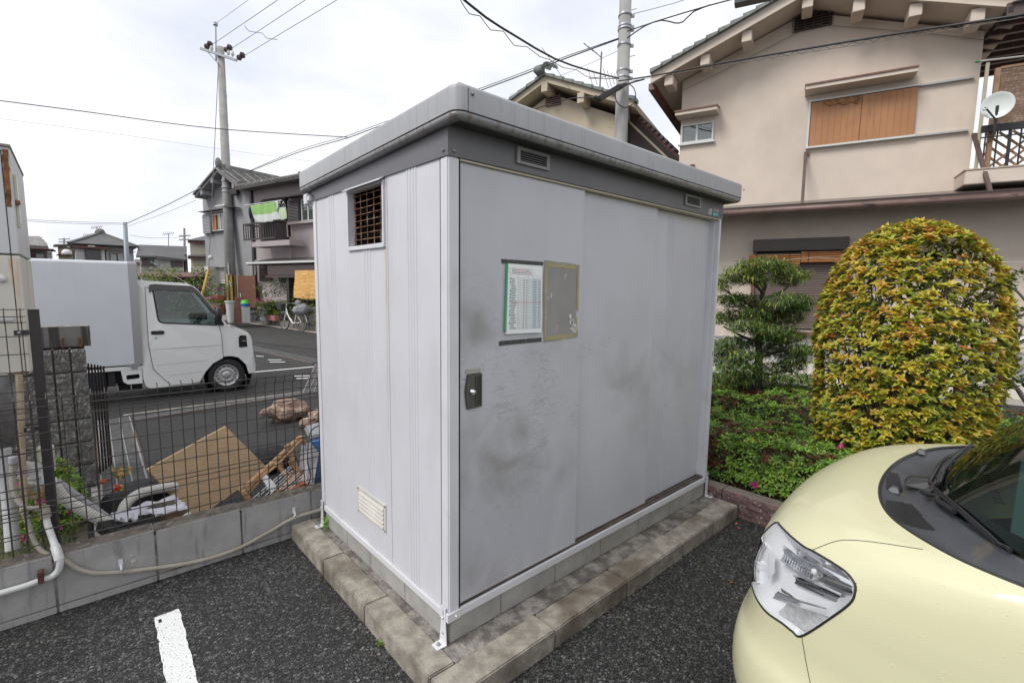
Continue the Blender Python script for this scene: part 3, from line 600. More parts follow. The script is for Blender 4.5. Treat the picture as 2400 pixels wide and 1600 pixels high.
b.tube([(p[0] + fence.location.x, p[1], p[2]) for p in pth], .0029, 6)
w0 = b.build('wire', fm, fence)
xs_ = [.075 - .0567 * i for i in range(34)]
for i, x in enumerate(xs_):
 o = w0 if i == 0 else w0.copy()
 if i: COL.objects.link(o); o.parent = fence
 o.location = (x - fence.location.x, 0, -.018 * (x - .07) * .3)
for k, (y, z) in enumerate([(YF - .034, 1.103), (YF - .034, 1.066), (YF - .005, 1.005), (YF - .005, .925), (YF - .005, .835), (YF - .005, .745), (YF - .005, .655), (YF - .005, .565), (YF + .010, .533), (YF - .005, .500), (YF - .005, .420), (YF - .005, .345)]):
 b = MB(); b.cyl((-1.86, y, z + .012), (.09, y, z - .006), .0031, 6); b.build('rail_wire', fm, fence)
# taller panel left of the post, and the post
f2 = thing('wire_fence', 'taller wire fence panel left of the dark post, in front of the rusty cabinet', 'fence', (-1.5, 1.77, .3))
for i in range(7):
 x = -1.352 - .0567 * i; b = MB(); b.tube([(x, 1.775, .32), (x, 1.775, 1.475), (x, 1.755, 1.50), (x, 1.752, 1.54), (x, 1.765, 1.562)], .0024, 6); b.build('wire', fm, f2)
for z, y in ((1.555, 1.752), (1.52, 1.752), (1.49, 1.765), (1.42, 1.77), (1.33, 1.77), (1.24, 1.77), (1.14, 1.77), (1.03, 1.77), (.93, 1.77), (.82, 1.77), (.72, 1.77), (.60, 1.77), (.50, 1.77), (.38, 1.77)):
 b = MB(); b.cyl((-1.335, y, z), (-1.75, y, z + .004), .0025, 6); b.build('rail_wire', fm, f2)
pm = mat('dark_bronze_post', (.032, .028, .027), rough=.4)
pt_ = thing('fence_post', 'square dark bronze fence post with a flat cap', 'post', (-1.31, 1.82, .2))
a_ = yp(64, 728, 1.80); c_ = yp(91, 727, 1.80); zt = a_.z; xl, xr = a_.x, c_.x
b = MB(); b.box(xl, xr, 1.80, 1.80 + (xr - xl), .25, zt); b.build('shaft', pm, pt_, bevel=.002)
b = MB(); b.box(xl - .002, xr + .002, 1.798, 1.802 + (xr - xl), zt, zt + .006); b.build('cap', pm, pt_, bevel=.002)
for pyy in (780, 1010):
 q = yp(45, pyy, 1.79); b = MB(); b.box(xl - .055, xl, 1.79, 1.794, q.z - .013, q.z + .013); o = b.build('bracket', pm, pt_, bevel=.001)
 b = MB(); b.lathe((xl - .035, 1.79, q.z), [(.009, 0), (.007, .005), (.003, .007)], 10, (0, -1, 0)); b.build('bolt', M['bolt'], o, smooth=True)
# ================================================================ conduits, pipes, junction box
cm = mat('ivory_corrugated_conduit', (.40, .37, .32), (.33, .30, .25), 8, rough=.6, c3=(.25, .16, .09), ss=(4, 4, 4), slo=.6, shi=.7, sfac=.4)
wm = mat('white_pipe', (.58, .60, .60), (.50, .51, .50), 6, rough=.45)
YW = 1.605
pts = [yp(52, 1190, 1.80), yp(66, 1225, 1.79), yp(80, 1265, 1.76), yp(98, 1290, 1.70), yp(125, 1305, 1.64), yp(150, 1312, YW), yp(185, 1333, YW), yp(225, 1342, YW), yp(283, 1340, YW), yp(330, 1335, YW), yp(430, 1321, YW), yp(500, 1305, YW), yp(565, 1281, YW), yp(630, 1246, YW), yp(690, 1213, YW), yp(757, 1193, YW), yp(775, 1190, YW)]
b = MB(); corr(b, pts, .0128, .006, 8, .84); cd_ = tag(b.build('conduit', cm, smooth=False), 'long ivory corrugated conduit sagging along the face of the block wall', 'conduit')
for px_, py_ in ((284, 1330), (690, 1205)):
 q = yp(px_, py_, YW); b = MB(); x, z = q.x, q.z
 b.box(x - .010, x + .010, 1.612, 1.617, z + .006, z + .045); b.tube([(x, 1.615, z + .012), (x, 1.595, z + .014), (x, 1.588, z - .0), (x, 1.595, z - .014), (x, 1.614, z - .013)], .006, 6)
 o = tag(b.build('pipe_clip', M['alu_w'], bevel=0), 'pale clip holding the conduit ' + ('below the mortar spot' if px_ < 400 else 'next to the kerb plinth'), 'clip')
pts = [yp(105, 1196, 1.79), yp(110, 1222, 1.77), yp(119, 1250, 1.72), yp(128, 1275, 1.65), yp(136, 1300, 1.60), yp(141, 1318, 1.59), yp(136, 1337, 1.59), yp(122, 1350, 1.59), yp(98, 1358, 1.595), yp(60, 1372, 1.595), yp(20, 1384, 1.595), yp(-30, 1398, 1.595)]
pv = thing('drain_pipe', 'white plastic drain pipe bending over the wall beside the post', 'pipe', tuple(yp(120, 1320, 1.6)))
b = MB(); b.tube(spline(pts, .01), .0155, 12); b.build('pipe', wm, pv, smooth=True)
for i, (k0, k1, r) in enumerate(((0, 0, .022), (3.6, 5, .020))):
 b = MB()
 if i == 0: b.cyl(yp(103, 1186, 1.79), yp(108, 1212, 1.78), r, 14)
 else: b.cyl(yp(129, 1278, 1.645), yp(140, 1312, 1.592), r, 14)
 b.build('socket', cm if i == 0 else wm, pv, smooth=False)
b = MB(); q = yp(96, 1352, 1.595); b.box(q.x - .011, q.x + .011, 1.572, 1.617, q.z - .024, q.z + .034); b.build('rusty_clip', mat('brown_rust', (.11, .045, .03), (.07, .03, .02), 30, rough=.9, bump=.4), pv, bevel=.003)
def hose(name, label, cat, pts, r, m, cor=True, n=8, pitch=.008, k=.86):
 b = MB()
 if cor: corr(b, pts, r, pitch, n, k)
 else: b.tube(spline(pts, .015), r, 12)
 return tag(b.build(name, m, smooth=not cor), label, cat)
hose('conduit', 'upright beige corrugated conduit below the rusty cabinet', 'conduit', [yp(44, 878, 1.98), yp(48, 950, 1.96), yp(50, 1030, 1.94), yp(54, 1110, 1.90), yp(56, 1170, 1.86), yp(54, 1200, 1.80)], .0165, mat('beige_conduit', (.48, .39, .28), (.38, .29, .2), 9, rough=.6), pitch=.009)
hose('conduit', 'grey ivory hose curving from the capped pipe to the white drain pipe', 'conduit', [yp(31, 1082, 1.88), yp(29, 1120, 1.87), yp(36, 1160, 1.85), yp(55, 1185, 1.82), yp(78, 1191, 1.80), yp(101, 1190, 1.79)], .0145, cm)
hose('duct', 'thick white corrugated duct running from behind the post into the rubbish', 'duct', [yp(128, 1140, 1.98), yp(150, 1168, 1.98), yp(185, 1190, 1.97), yp(225, 1212, 1.96), yp(262, 1226, 1.95), yp(284, 1226, 1.95), yp(286, 1205, 2.0), yp(296, 1180, 2.05), yp(325, 1157, 2.1), yp(370, 1145, 2.2), yp(410, 1140, 2.3)], .031, mat('white_duct', (.60, .59, .55), (.5, .49, .45), 6, rough=.55), pitch=.014, n=14, k=.88)
hose('duct', 'coiled end of a white flexible duct under the junction box', 'duct', [yp(62, 1120, 1.96), yp(62, 1100, 1.98), yp(75, 1096, 1.98), yp(84, 1112, 1.95), yp(88, 1135, 1.95), yp(104, 1135, 1.93), yp(118, 1125, 1.9)], .040, mat('grey_white_duct', (.52, .53, .53), rough=.5), pitch=.020, n=14, k=.84)
hose('duct', 'rust stained hose loop below the coiled white duct', 'duct', [yp(62, 1135, 1.9), yp(66, 1155, 1.9), yp(82, 1165, 1.9), yp(100, 1155, 1.9), yp(106, 1130, 1.9)], .017, mat('stained_hose', (.50, .40, .28), (.36, .20, .10), 14, rough=.6), pitch=.009)
hose('pipe', 'smooth grey pipe lying parallel behind the thick white duct', 'pipe', [yp(132, 1128, 2.1), yp(200, 1178, 2.08), yp(290, 1240, 2.05), yp(330, 1262, 2.0)], .022, mat('grey_pipe', (.34, .34, .36), rough=.5), cor=False)
hose('pipe', 'upright white pipe left of the post below the grey tank', 'pipe', [yp(8, 1050, 2.0), yp(16, 1130, 1.98), yp(24, 1200, 1.95), yp(30, 1290, 1.9)], .030, wm, cor=False)
hose('pipe', 'short pipe with a grey cap beside the beige conduit', 'pipe', [yp(31, 1068, 1.875), yp(31, 1078, 1.875), yp(31, 1086, 1.875)], .019, mat('grey_cap', (.42, .42, .46), rough=.5), cor=False)
jb = thing('junction_box', 'ivory electrical junction box behind the dark post', 'junction box', tuple(yp(108, 1100, 2.02)))
a_, c_ = yp(84, 1052, 2.0), yp(131, 1105, 2.0); im = mat('ivory_box', (.60, .60, .52), (.52, .52, .44), 8, rough=.5)
b = MB(); b.box(a_.x, c_.x, 2.0, 2.07, c_.z, a_.z); b.build('box', im, jb, bevel=.006)
b = MB(); b.box(a_.x + .006, c_.x - .006, 1.994, 1.9995, c_.z + .006, a_.z - .006); b.build('lid', im, jb, bevel=.002)
b = MB(); q = yp(99, 1085, 1.993); b.lathe(q, [(.007, 0), (.006, .003)], 10, (0, -1, 0)); b.build('knob', M['bolt'], jb)
b = MB(); b.cyl(yp(112, 1103, 2.03), yp(116, 1130, 2.03), .016, 10); b.build('outlet', M['steel'], jb)
# ================================================================ rusty white cabinet and tank at the left edge
cab = thing('meter_cabinet', 'tall white steel cabinet with rust streaks at its seams', 'cabinet', (-1.7, 2.2, .6))
YC = 2.05; xc = yp(34, 470, YC).x; yb = xp(62, 500, xc).y; zt = yp(22, 345, YC).z; zs = yp(40, 597, YC).z; zb = yp(56, 876, YC).z
cw = mat('rust_streaked_white', (.66, .64, .58), (.58, .55, .48), 3, rough=.45, c3=(.42, .22, .10), ss=(11, 11, 1.3), slo=.60, shi=.72, sfac=.7)
cs = mat('grey_white_steel', (.60, .61, .62), (.55, .55, .55), 3, rough=.4)
for k, (z0, z1) in enumerate(((zs + .004, zt), (zb, zs - .004))):
 b = MB(); b.box(xc - .9, xc, YC, yb, z0, z1); o = b.build('housing', cw if k else cs, cab, bevel=.004); o['label'] = ('upper housing', 'lower housing')[k]
b = MB(); xs1 = yp(2, 346, YC).x; xs2 = yp(52, 875, YC).x; xm = (xs1 + xs2) / 2
b.box(xm - .0018, xm + .0018, YC - .002, YC + .001, zb, zt - .02); b.build('door_gap', M['dark'], cab)
rp = mat('brown_rust_scab', (.12, .05, .025), (.30, .13, .05), 25, rough=.95, bump=.6, bs=90)
b = MB(); rr = random.Random(8)
zz = zt - .02; L_ = []; R2 = []
for i in range(16):
 z = zt - .015 - i * (zt - zs) * .035; L_.append(Vector((xc - .030 + .008 * noise.noise(Vector((i * .6, 1, 0))), YC - .0035, z))); R2.append(Vector((xc - .006 + .006 * noise.noise(Vector((i * .9, 5, 0))) - i * .0004, YC - .0035, z)))
for i in range(15): b.quad(L_[i], L_[i + 1], R2[i + 1], R2[i])
b.build('rust_patch', rp, cab)
orr = mat('orange_rust_stain', (.52, .30, .13), (.60, .45, .30), 10, .35, .6, .7, c3=(.62, .57, .5), ss=(20, 20, 3), slo=.45, shi=.6)
b = MB(); b.prism([(xc - .045, YC - .002, zs - .02), (xc - .01, YC - .002, zs - .02), (xc - .014, YC - .002, zs - .35), (xc - .03, YC - .002, zs - .45), (xc - .035, YC - .002, zs - .2)], (0, .0015, 0)); b.build('rust_stain', orr, cab)
for q0, q1 in ((-.09, -.01), (-.3, -.2)):
 b = MB(); pts = [(xc + q0 + (q1 - q0) * i / 10, YC - .003, zb + .004) for i in range(11)] + [(xc + q1 - (q1 - q0) * i / 10, YC - .003, zb + .008 + .022 * abs(noise.noise(Vector((i * .8, q0 * 9, 0))))) for i in range(11)]; b.prism(pts, (0, .002, 0)); b.build('rust_patch', rp, cab)
b = MB(); b.box(xc, xc + .012, YC + .03, YC + .07, yp(60, 480, YC).z - .12, zt - .13); b.build('window_frame', mat('cream_frame', (.55, .54, .42), rough=.5), cab, bevel=.003)
b = MB(); b.box(xc + .010, xc + .0135, YC + .044, YC + .06, yp(60, 480, YC).z - .10, zt - .15); b.build('glass', mat('pale_window', (.70, .76, .80), rough=.1), cab)
b = MB(); b.box(xc, xc + .02, YC + .012, YC + .03, yp(38, 474, YC).z - .012, yp(38, 474, YC).z + .012); b.build('latch', rp, cab, bevel=.002)
b = MB(); b.box(xc - .95, xc + .004, YC - .01, yb + .01, zt, zt + .012); b.build('top_plate', mat('dirty_top', (.25, .24, .2), rough=.7), cab)
b = MB(); q = yp(20, 748, YC); b.box(q.x - .05, q.x + .02, YC - .012, YC, q.z - .009, q.z + .009); b.build('hinge', cs, cab, bevel=.002)
b = MB(); b.blob(yp(2, 653, YC - .01), .02, .015, .02, 2, .4); b.build('sealant', cs, cab, smooth=True)
tk = thing('water_tank', 'dark grey round tank hanging below the rusty cabinet', 'tank', (-1.8, 2.25, .6))
q = yp(44, 900, 2.12); rad = .20; cxx = q.x - rad; zt2 = zb - .004; zr = yp(44, 1000, 2.12).z; zlow = yp(2, 1090, 2.0).z
b = MB(); b.lathe((cxx, 2.12, 0), [(rad * math.sin(t), zr - (zr - zlow) * math.cos(t)) for t in [i * math.pi / 2 / 8 + .02 for i in range(9)]] + [(rad, zt2)], 32); b.build('shell', mat('grey_tank_wrap', (.11, .11, .115), (.15, .15, .15), 20, rough=.4), tk, smooth=True)
b = MB(); b.box(cxx - .15, cxx - .02, 2.05, 2.12, .0, .35); b.build('stand', M['dark'], tk)
# ================================================================ gratings
gm = mat('galvanised_grating', (.30, .30, .30), (.20, .195, .19), 12, rough=.5, metal=.5)
def grate(name, label, a, b_, wv, nb, pitch, nl=2, plate=False):
 a, b_ = Vector(a), Vector(b_); d = (b_ - a); Ln = d.length; d.normalize(); s = Vector((d.y, -d.x, 0)) * wv
 t = thing(name, label, 'drain grating', tuple(a + d * Ln / 2 + s / 2))
 b = MB(); b.quad(a + Vector((0, 0, .006)), a + s + Vector((0, 0, .006)), b_ + s + Vector((0, 0, .006)), b_ + Vector((0, 0, .006))); b.build('channel', M['dark'], t)
 n = int(Ln / pitch); b = MB()
 for i in range(n): p = a + d * (i + .5) * pitch + Vector((0, 0, .016)); b.bar(p, p + s, .006 if not plate else .02, .008)
 o = b.build('crossbars', gm, t); o['kind'] = 'stuff'
 for i in range(nl + 2):
  p = s * (i / (nl + 1)) + Vector((0, 0, .019)); b = MB(); b.bar(a + p, b_ + p, .010 if 0 < i < nl + 1 else .014, .010); b.build('bearer', M['steel'], t)
 for k in (-.02, 1): b = MB(); q = s * (k if k < 0 else 1) + s.normalized() * (.012 if k > 0 else -.006) + Vector((0, 0, .010)); b.bar(a + q, b_ + q, .02, .016); b.build('frame', mat('rusty_frame', (.14, .085, .06), (.08, .06, .05), 20, rough=.9), t)
 return t
grate('drain_grating', 'wide steel grating running away from the fence toward the truck', (-1.10, 2.6, 0), (-1.03, 6.0, 0), .30, 0, .0165, 2)
grate('drain_grating', 'narrow drain grating crossing the yard between truck and rubbish', (-.70, 5.90, 0), (1.45, 6.12, 0), .13, 0, .030, 1)
grate('drain_grating', 'drain grating at the street edge behind the rocks', (1.42, 6.05, 0), (2.62, 8.78, 0), .32, 0, .028, 3)
grate('drain_grating', 'long drain grating along the kerb of the street past the truck nose', (2.62, 8.95, 0), (2.05, 13.4, 0), .30, 0, .04, 2)
b = MB(); b.box(-.78, 2.4, 6.14, 6.20, 0, .012); tag(b.build('concrete_strip', M['conc'], bevel=0), kind='structure', label='narrow concrete strip beside the drain')
wl = MB(); P1_ = gp(590, 872, .012); P2_ = gp(748, 858, .012); e = Vector((.02, .09, 0)); wl.quad(P1_ - e * .5, P2_ - e * .5, P2_ + e * .5, P1_ + e * .5); wl.m
tag(wl.build('road_marking', M['line']), kind='structure', label='white line across the yard before the street')
for k, (xa, ya, xb, yb_) in enumerate(((600, 834, 618, 835), (628, 843, 660, 843), (632, 848, 668, 848), (690, 881, 730, 880), (695, 887, 735, 885))):
 wl = MB(); p, q = gp(xa, ya, .012), gp(xb, yb_, .012); e = Vector((.01, .045, 0)); wl.quad(p - e, q - e, q + e, p + e); tag(wl.build('road_marking', M['line']), kind='structure', label='short white road mark')
# ================================================================ ribbed split-face block pillar with folding gate
YP = 3.45; pl_ = thing('block_pillar', 'pillar of rough split-face blocks with vertical ribs behind the flowering azalea', 'pillar', (-1.3, 3.6, 0))
sf = mat('split_face_block', (.24, .235, .225), (.15, .145, .14), 20, .35, .65, .95, bump=1, bs=38, bd=9, c3=(.42, .41, .40), ss=(34, 34, 34), slo=.56, shi=.64)
xr = yp(203, 850, YP).x; ztop = yp(180, 816, YP).z
def rough_block(x0, x1, z0, z1, y0, y1, seed, par, m=sf, amp=.012):
 b = MB(); nx, nz = 12, 9
 rows = [[(x0 + (x1 - x0) * i / nx, y0 - (0 if i in (0, nx) or j in (0, nz) else amp * (.5 + .9 * noise.noise(Vector((i * .9 + seed, j * .9, seed))))), z0 + (z1 - z0) * j / nz) for i in range(nx + 1)] for j in range(nz + 1)]
 b.grid(rows); b.quad((x1, y0, z0), (x1, y1, z0), (x1, y1, z1), (x1, y0, z1)); b.quad((x0, y0, z1), (x1, y0, z1), (x1, y1, z1), (x0, y1, z1)); b.quad((x0, y0, z0), (x0, y0, z1), (x0, y1, z1), (x0, y1, z0))
 return b.build('block', m, par)
k = 0; z = ztop
while z > 0:
 for i in range(5):
  x1 = xr - i * .099; rough_block(x1 - .088, x1, max(z - .182, -.02), z - .004, YP, YP + .12, k, pl_); k += 1
 z -= .19
b = MB(); b.box(xr - .5, xr - .006, YP + .006, YP + .6, 0, ztop - .004); b.build('core', mat('dark_groove', (.06, .055, .05), rough=.95), pl_)
x1 = yp(212, 790, YP + .14).x; b = MB(); b.box(x1 - .56, x1, YP + .14, YP + .30, ztop, ztop + .165); b.build('top_block', mat('ribbed_grey_block', (.26, .25, .235), (.17, .16, .15), 4, rough=.9, c3=(.07, .065, .06), ss=(30, 30, 1), slo=.5, shi=.6), pl_, bevel=.004)
for q in (.06, .16): b = MB(); b.box(x1 - q - .012, x1 - q, YP + .12, YP + .139, ztop - .01, ztop + .075); b.build('iron', rp, pl_)
gt = thing('folding_gate', 'folded dark brown accordion gate on castors beside the ribbed pillar', 'gate', (-1.1, 3.9, 0))
gb = mat('dark_brown_gate', (.035, .026, .022), rough=.5)
for i in range(6):
 x = xr + .010 + i * .020; y = YP + .05 + i * .05; zt_ = 1.02 - .012 * i; b = MB(); b.tube(spline([(x, y, .10), (x, y, zt_ - .05), (x - .006, y, zt_ - .01), (x - .04, y, zt_), (x - .09, y, zt_)], .02), .007, 6); b.build('bar', gb, gt)
for i, (px_, py_) in enumerate(((205, 1042), (206, 978))):
 q = gp(px_, py_ + 12, 0.0); b = MB(); b.lathe(q + Vector((0, -.012, .035)), [(.034, 0), (.036, .006), (.036, .018), (.034, .024)], 16, (0, 1, 0)); o = b.build('castor', M['black'], gt); b = MB(); b.bar(q + Vector((0, 0, .035)), q + Vector((-.02, 0, .10)), .03, .02); b.build('fork', M['steel'], o)
kb = MB(); kb.box(xr - .04, xr - .0, 1.80, YP - .01, 0, .035); tag(kb.build('kerb_edge', sf), 'rough low concrete edging between grass strip and yard', 'kerb')
# ================================================================ rubbish heap beyond the wall
def D(x, y): return (200 + x / 4.2, 960 + y / 4.2)
def dy(x, y, Y): return yp(*D(x, y), Y)
tp_ = MB(); Lp, Tp, Bp = dy(612, 588, 2.42), dy(1385, 165, 2.72), dy(1040, 1035, 2.12); Rp = Tp + (Bp - Lp) * 1.1; Bp = Lp + (Bp - Lp) * 1.1
nn = (Tp - Lp).cross(Bp - Lp).normalized(); nn = nn if nn.dot(CAM - Lp) < 0 else -nn
def wood(name, c1, c2, rot, s=26):
 m = bpy.data.materials.new(name); m.use_nodes = True; t = m.node_tree; nd = t.nodes; lk = t.links.new; b = nd['Principled BSDF']; tc = nd.new('ShaderNodeTexCoord')
 mp = nd.new('ShaderNodeMapping'); mp.inputs['Rotation'].default_value = rot; mp.inputs['Scale'].default_value = (1, 9, 9); n = nd.new('ShaderNodeTexNoise'); n.inputs['Scale'].default_value = s / 4; n.inputs['Detail'].default_value = 7; n.inputs['Distortion'].default_value = .5
 r = nd.new('ShaderNodeMapRange'); r.inputs['From Min'].default_value = .35; r.inputs['From Max'].default_value = .68; x = nd.new('ShaderNodeMixRGB'); x.inputs[1].default_value = (*c1, 1); x.inputs[2].default_value = (*c2, 1)
 lk(tc.outputs['Object'], mp.inputs[0]); lk(mp.outputs[0], n.inputs[0]); lk(n.outputs['Fac'], r.inputs['Value']); lk(r.outputs[0], x.inputs[0]); lk(x.outputs[0], b.inputs['Base Color']); b.inputs['Roughness'].default_value = .45; return m
wbd = thing('wooden_board', 'square light wood grain board tipped on its corner in the rubbish', 'board', tuple((Lp + Bp) / 2))
ang = math.atan2((Tp - Lp).z, (Tp - Lp).x)
tp_.prism([Lp, Bp, Rp, Tp], nn * .018); tp_.build('board', wood('oak_veneer', (.36, .24, .12), (.27, .175, .085), (0, ang, 0)), wbd)
b = MB(); u = (Lp - Bp).normalized() * .001; b.prism([Lp + u, Tp + u, Tp + u * 11, Lp + u * 11], nn * .018); b.build('edge_band', mat('pale_edge_band', (.66, .47, .26), rough=.5), wbd)
rat = mat('rattan_cane', (.50, .30, .15), (.40, .22, .10), 9, rough=.4); rw = mat('rattan_binding', (.36, .23, .13), (.24, .15, .09), 40, rough=.6)
chair = thing('rattan_chair', 'broken rattan chair lying on its side behind the fence', 'chair', tuple(dy(1850, 800, 2.0)))
def cane(pts, r, m=rat, nm='pole', Y=2.1):
 b = MB(); b.tube(spline([dy(p[0], p[1], p[2] if len(p) > 2 else Y) for p in pts], .02), r, 10); return b.build(nm, m, chair, smooth=True)
cane([(1545, 790, 1.95), (1700, 650, 2.0), (1900, 470, 2.1), (2050, 330, 2.15), (2105, 280, 2.17), (2140, 275, 2.2)], .0195)
cane([(1600, 830, 1.95), (1760, 650, 2.0), (1900, 530, 2.05), (2030, 400, 2.1), (2140, 300, 2.15), (2190, 450, 2.2), (2195, 500, 2.2)], .010, nm='rail')
cane([(1545, 780, 1.93), (1590, 860, 1.92), (1630, 900, 1.92)], .020)
cane([(1850, 850, 1.93), (1960, 750, 1.98), (2100, 620, 2.08), (2230, 500, 2.15)], .017)
cane([(1985, 380, 2.12), (2020, 430, 2.12), (2060, 540, 2.08), (2120, 680, 2.05)], .019, nm='strut')
cane([(1870, 520, 2.05), (1920, 580, 2.04), (2000, 680, 2.02), (2060, 700, 2.0)], .014, nm='strut')
cane([(1940, 470, 2.08), (1930, 530, 2.06), (1960, 600, 2.05), (2040, 640, 2.04), (2040, 700, 2.0), (1980, 740, 1.98)], .007, nm='scroll')
cane([(1880, 530, 2.06), (1860, 570, 2.05), (1780, 620, 2.0), (1640, 740, 1.96), (1610, 830, 1.94)], .007, nm='scroll')
for (x0, y0, x1, y1, Y, r) in ((1985, 345, 2010, 400, 2.12, .024), (2020, 500, 2060, 560, 2.085, .024), (1530, 760, 1600, 800, 1.94, .026), (2105, 600, 2150, 640, 2.05, .022), (1895, 520, 1930, 560, 2.05, .018)):
 b = MB(); corr(b, [dy(x0, y0, Y), dy(x1, y1, Y)], r, .008, 10, .9); b.build('binding', rw, chair)
wh = mat('white_coated_wire', (.75, .75, .76), rough=.35)
for i, (x0, y0, x1, y1) in enumerate(((1650, 870, 2005, 560), (1770, 845, 2030, 600), (1890, 800, 2095, 620), (1960, 800, 2140, 640))):
 b = MB(); b.tube(spline([dy(x0, y0, 1.86), dy(x1 - 30, y1 + 30, 1.9), dy(x1, y1, 1.9), dy(x1 + 15, y1 + 5, 1.9), dy(x1 + 5, y1 + 25, 1.9), dy(x0 + 50, y0 - 15, 1.86)], .02), .0025, 6)
 tag(b.build('wire_hanger', wh, smooth=True), ('leftmost', 'second from the left', 'second from the right', 'rightmost')[i] + ' of the four white wire hangers across the rattan chair', 'hanger', 'white wire hangers on the rubbish heap')
def slabp(name, label, cat, pts, th, m, vec=None, bevel=.002):
 b = MB(); P = [dy(*p) for p in pts]; n = (P[1] - P[0]).cross(P[2] - P[0]).normalized(); n = n if n.dot(CAM - P[0]) < 0 else -n
 b.prism(P, Vector(vec) if vec else n * th); return tag(b.build(name, m, bevel=bevel), label, cat)
wht = mat('white_card', (.66, .67, .68), (.58, .59, .6), 12, rough=.6)
slabp('carton', 'flat white carton between the board and the rattan chair', 'box', [(1715, 640, 2.0), (1765, 615, 2.0), (1885, 745, 1.93), (1835, 825, 1.90)], .05, wht)
slabp('carton', 'white carton with black tape on top at the shed corner', 'box', [(2180, 160, 2.35), (2370, 90, 2.35), (2370, 240, 2.3), (2230, 275, 2.3)], .10, wht)
slabp('carton', 'navy blue box under the white carton beside the shed', 'box', [(2225, 275, 2.28), (2370, 238, 2.28), (2370, 290, 2.25), (2240, 300, 2.25)], .12, mat('navy_card', (.03, .06, .12), rough=.5))
slabp('carton', 'bright blue folder leaning beside the shed corner', 'folder', [(2235, 315, 2.2), (2370, 285, 2.2), (2370, 440, 2.2), (2300, 440, 2.2)], .03, mat('bright_blue_card', (.10, .28, .62), rough=.4))
slabp('magazine_stack', 'upright stack of white magazines tied with black cord', 'magazines', [(2215, 310, 2.12), (2300, 420, 2.10), (2255, 730, 1.95), (2175, 740, 1.95)], .10, mat('magazine_edges', (.58, .57, .58), (.42, .40, .42), 30, rough=.7, c3=(.25, .2, .22), ss=(4, 4, 30), slo=.6, shi=.65))
slabp('book', 'dark blue book standing against the shed side of the stack', 'book', [(2305, 430, 2.08), (2370, 410, 2.08), (2370, 720, 1.98), (2265, 725, 1.95)], .06, mat('dark_blue_cover', (.02, .06, .14), rough=.4))
hose('cord', 'black cord looped round the magazine stack', 'cord', [dy(2330, 140, 2.3), dy(2230, 200, 2.25), dy(2195, 330, 2.1), dy(2190, 520, 2.02), dy(2220, 640, 1.96), dy(2195, 735, 1.92)], .005, M['black'], cor=False)
bm_ = mat('black_cloth', (.008, .008, .011), (.015, .015, .02), 9, rough=.7, bump=.3, bs=30)
def bag(label, c, rx, ry, rz, seed, m=bm_, cat='bag', name='cloth_bag', rough=.35, fr=1.6):
 b = MB(); b.blob(c, rx, ry, rz, seed, rough, fr, 16); return tag(b.build(name, m, smooth=True), label, cat)
q = dy(1700, 430, 3.1); bag('black cloth bag slumped behind the wooden board', (q.x, 3.05, .07), .26, .20, .15, 4)
q = dy(520, 610, 2.75); bag('long black cloth bag left of the wooden board', (q.x + .04, 2.75, .10), .30, .16, .115, 9)
b = MB(); ptn = mat('yellow_leaf_print', (.34, .20, .035), (.05, .07, .03), 30, .44, .52, .7, c3=(.5, .14, .04), ss=(25, 25, 25), slo=.58, shi=.62)
b.prism([dy(235, 620, 2.56), dy(330, 690, 2.52), dy(400, 660, 2.5), dy(470, 580, 2.56), (dy(440, 555, 2.6)), dy(270, 570, 2.6)], (0, .01, 0)); tag(b.build('cloth_patch', ptn), 'yellow leaf patterned cloth on the long black bag', 'cloth')
q = dy(320, 770, 2.5); b = MB(); b.blob((q.x, 2.5, q.z), .028, .02, .024, 6, .6, 2.5, 10); tag(b.build('snack_packet', mat('red_yellow_foil', (.55, .06, .02), (.70, .50, .05), 30, .48, .52, .35)), 'red and yellow snack packet on the grating', 'packet')
q = dy(180, 705, 2.55); b = MB(); b.blob((q.x, 2.55, q.z), .03, .02, .014, 3, .5, 2, 8); tag(b.build('paper_scrap', mat('orange_paper', (.30, .08, .03), rough=.7)), 'crumpled orange brown paper at the edge of the grating', 'paper')
cr_ = mat('crumpled_white_plastic', (.60, .60, .66), (.50, .50, .56), 12, rough=.4)
def sheet(label, a, c_, e_, f_, seed, m=cr_, amp=.018, name='plastic_sheet', cat='sheet'):
 b = MB(); A_, B_, C_, D_ = dy(*a), dy(*c_), dy(*e_), dy(*f_); n = 14; rows = []
 for i in range(n + 1):
  rows.append([A_.lerp(B_, j / n).lerp(D_.lerp(C_, j / n), i / n) + Vector((0, .3, 1)) * amp * noise.noise(Vector((i * .45 + seed, j * .3, seed))) for j in range(n + 1)])
 b.grid(rows); o = b.build(name, m); md = o.modifiers.new('thickness', 'SOLIDIFY'); md.thickness = .004; return tag(o, label, cat)
sheet('crumpled white plastic sheet left of the duct end', (440, 960, 1.96), (870, 850, 2.1), (990, 930, 2.0), (520, 1040, 1.93), 1)
sheet('white plastic sheet torn open near the wall', (250, 1040, 1.92), (520, 985, 1.95), (520, 1080, 1.88), (330, 1090, 1.88), 4, amp=.03)
sheet('folded white sheet below the board corner', (600, 1000, 1.92), (960, 925, 1.96), (1010, 970, 1.90), (700, 1035, 1.88), 8)
sheet('white triangle of card at the foot of the wooden board', (930, 1060, 1.86), (1020, 1005, 1.88), (1050, 1028, 1.85), (960, 1062, 1.84), 3, amp=.004)
slabp('cardboard_sheet', 'brown cardboard under the white sheets', 'cardboard', [(720, 1050, 1.92), (900, 960, 2.0), (1000, 1000, 1.92), (860, 1085, 1.86)], .02, mat('brown_card', (.14, .075, .04), rough=.8))
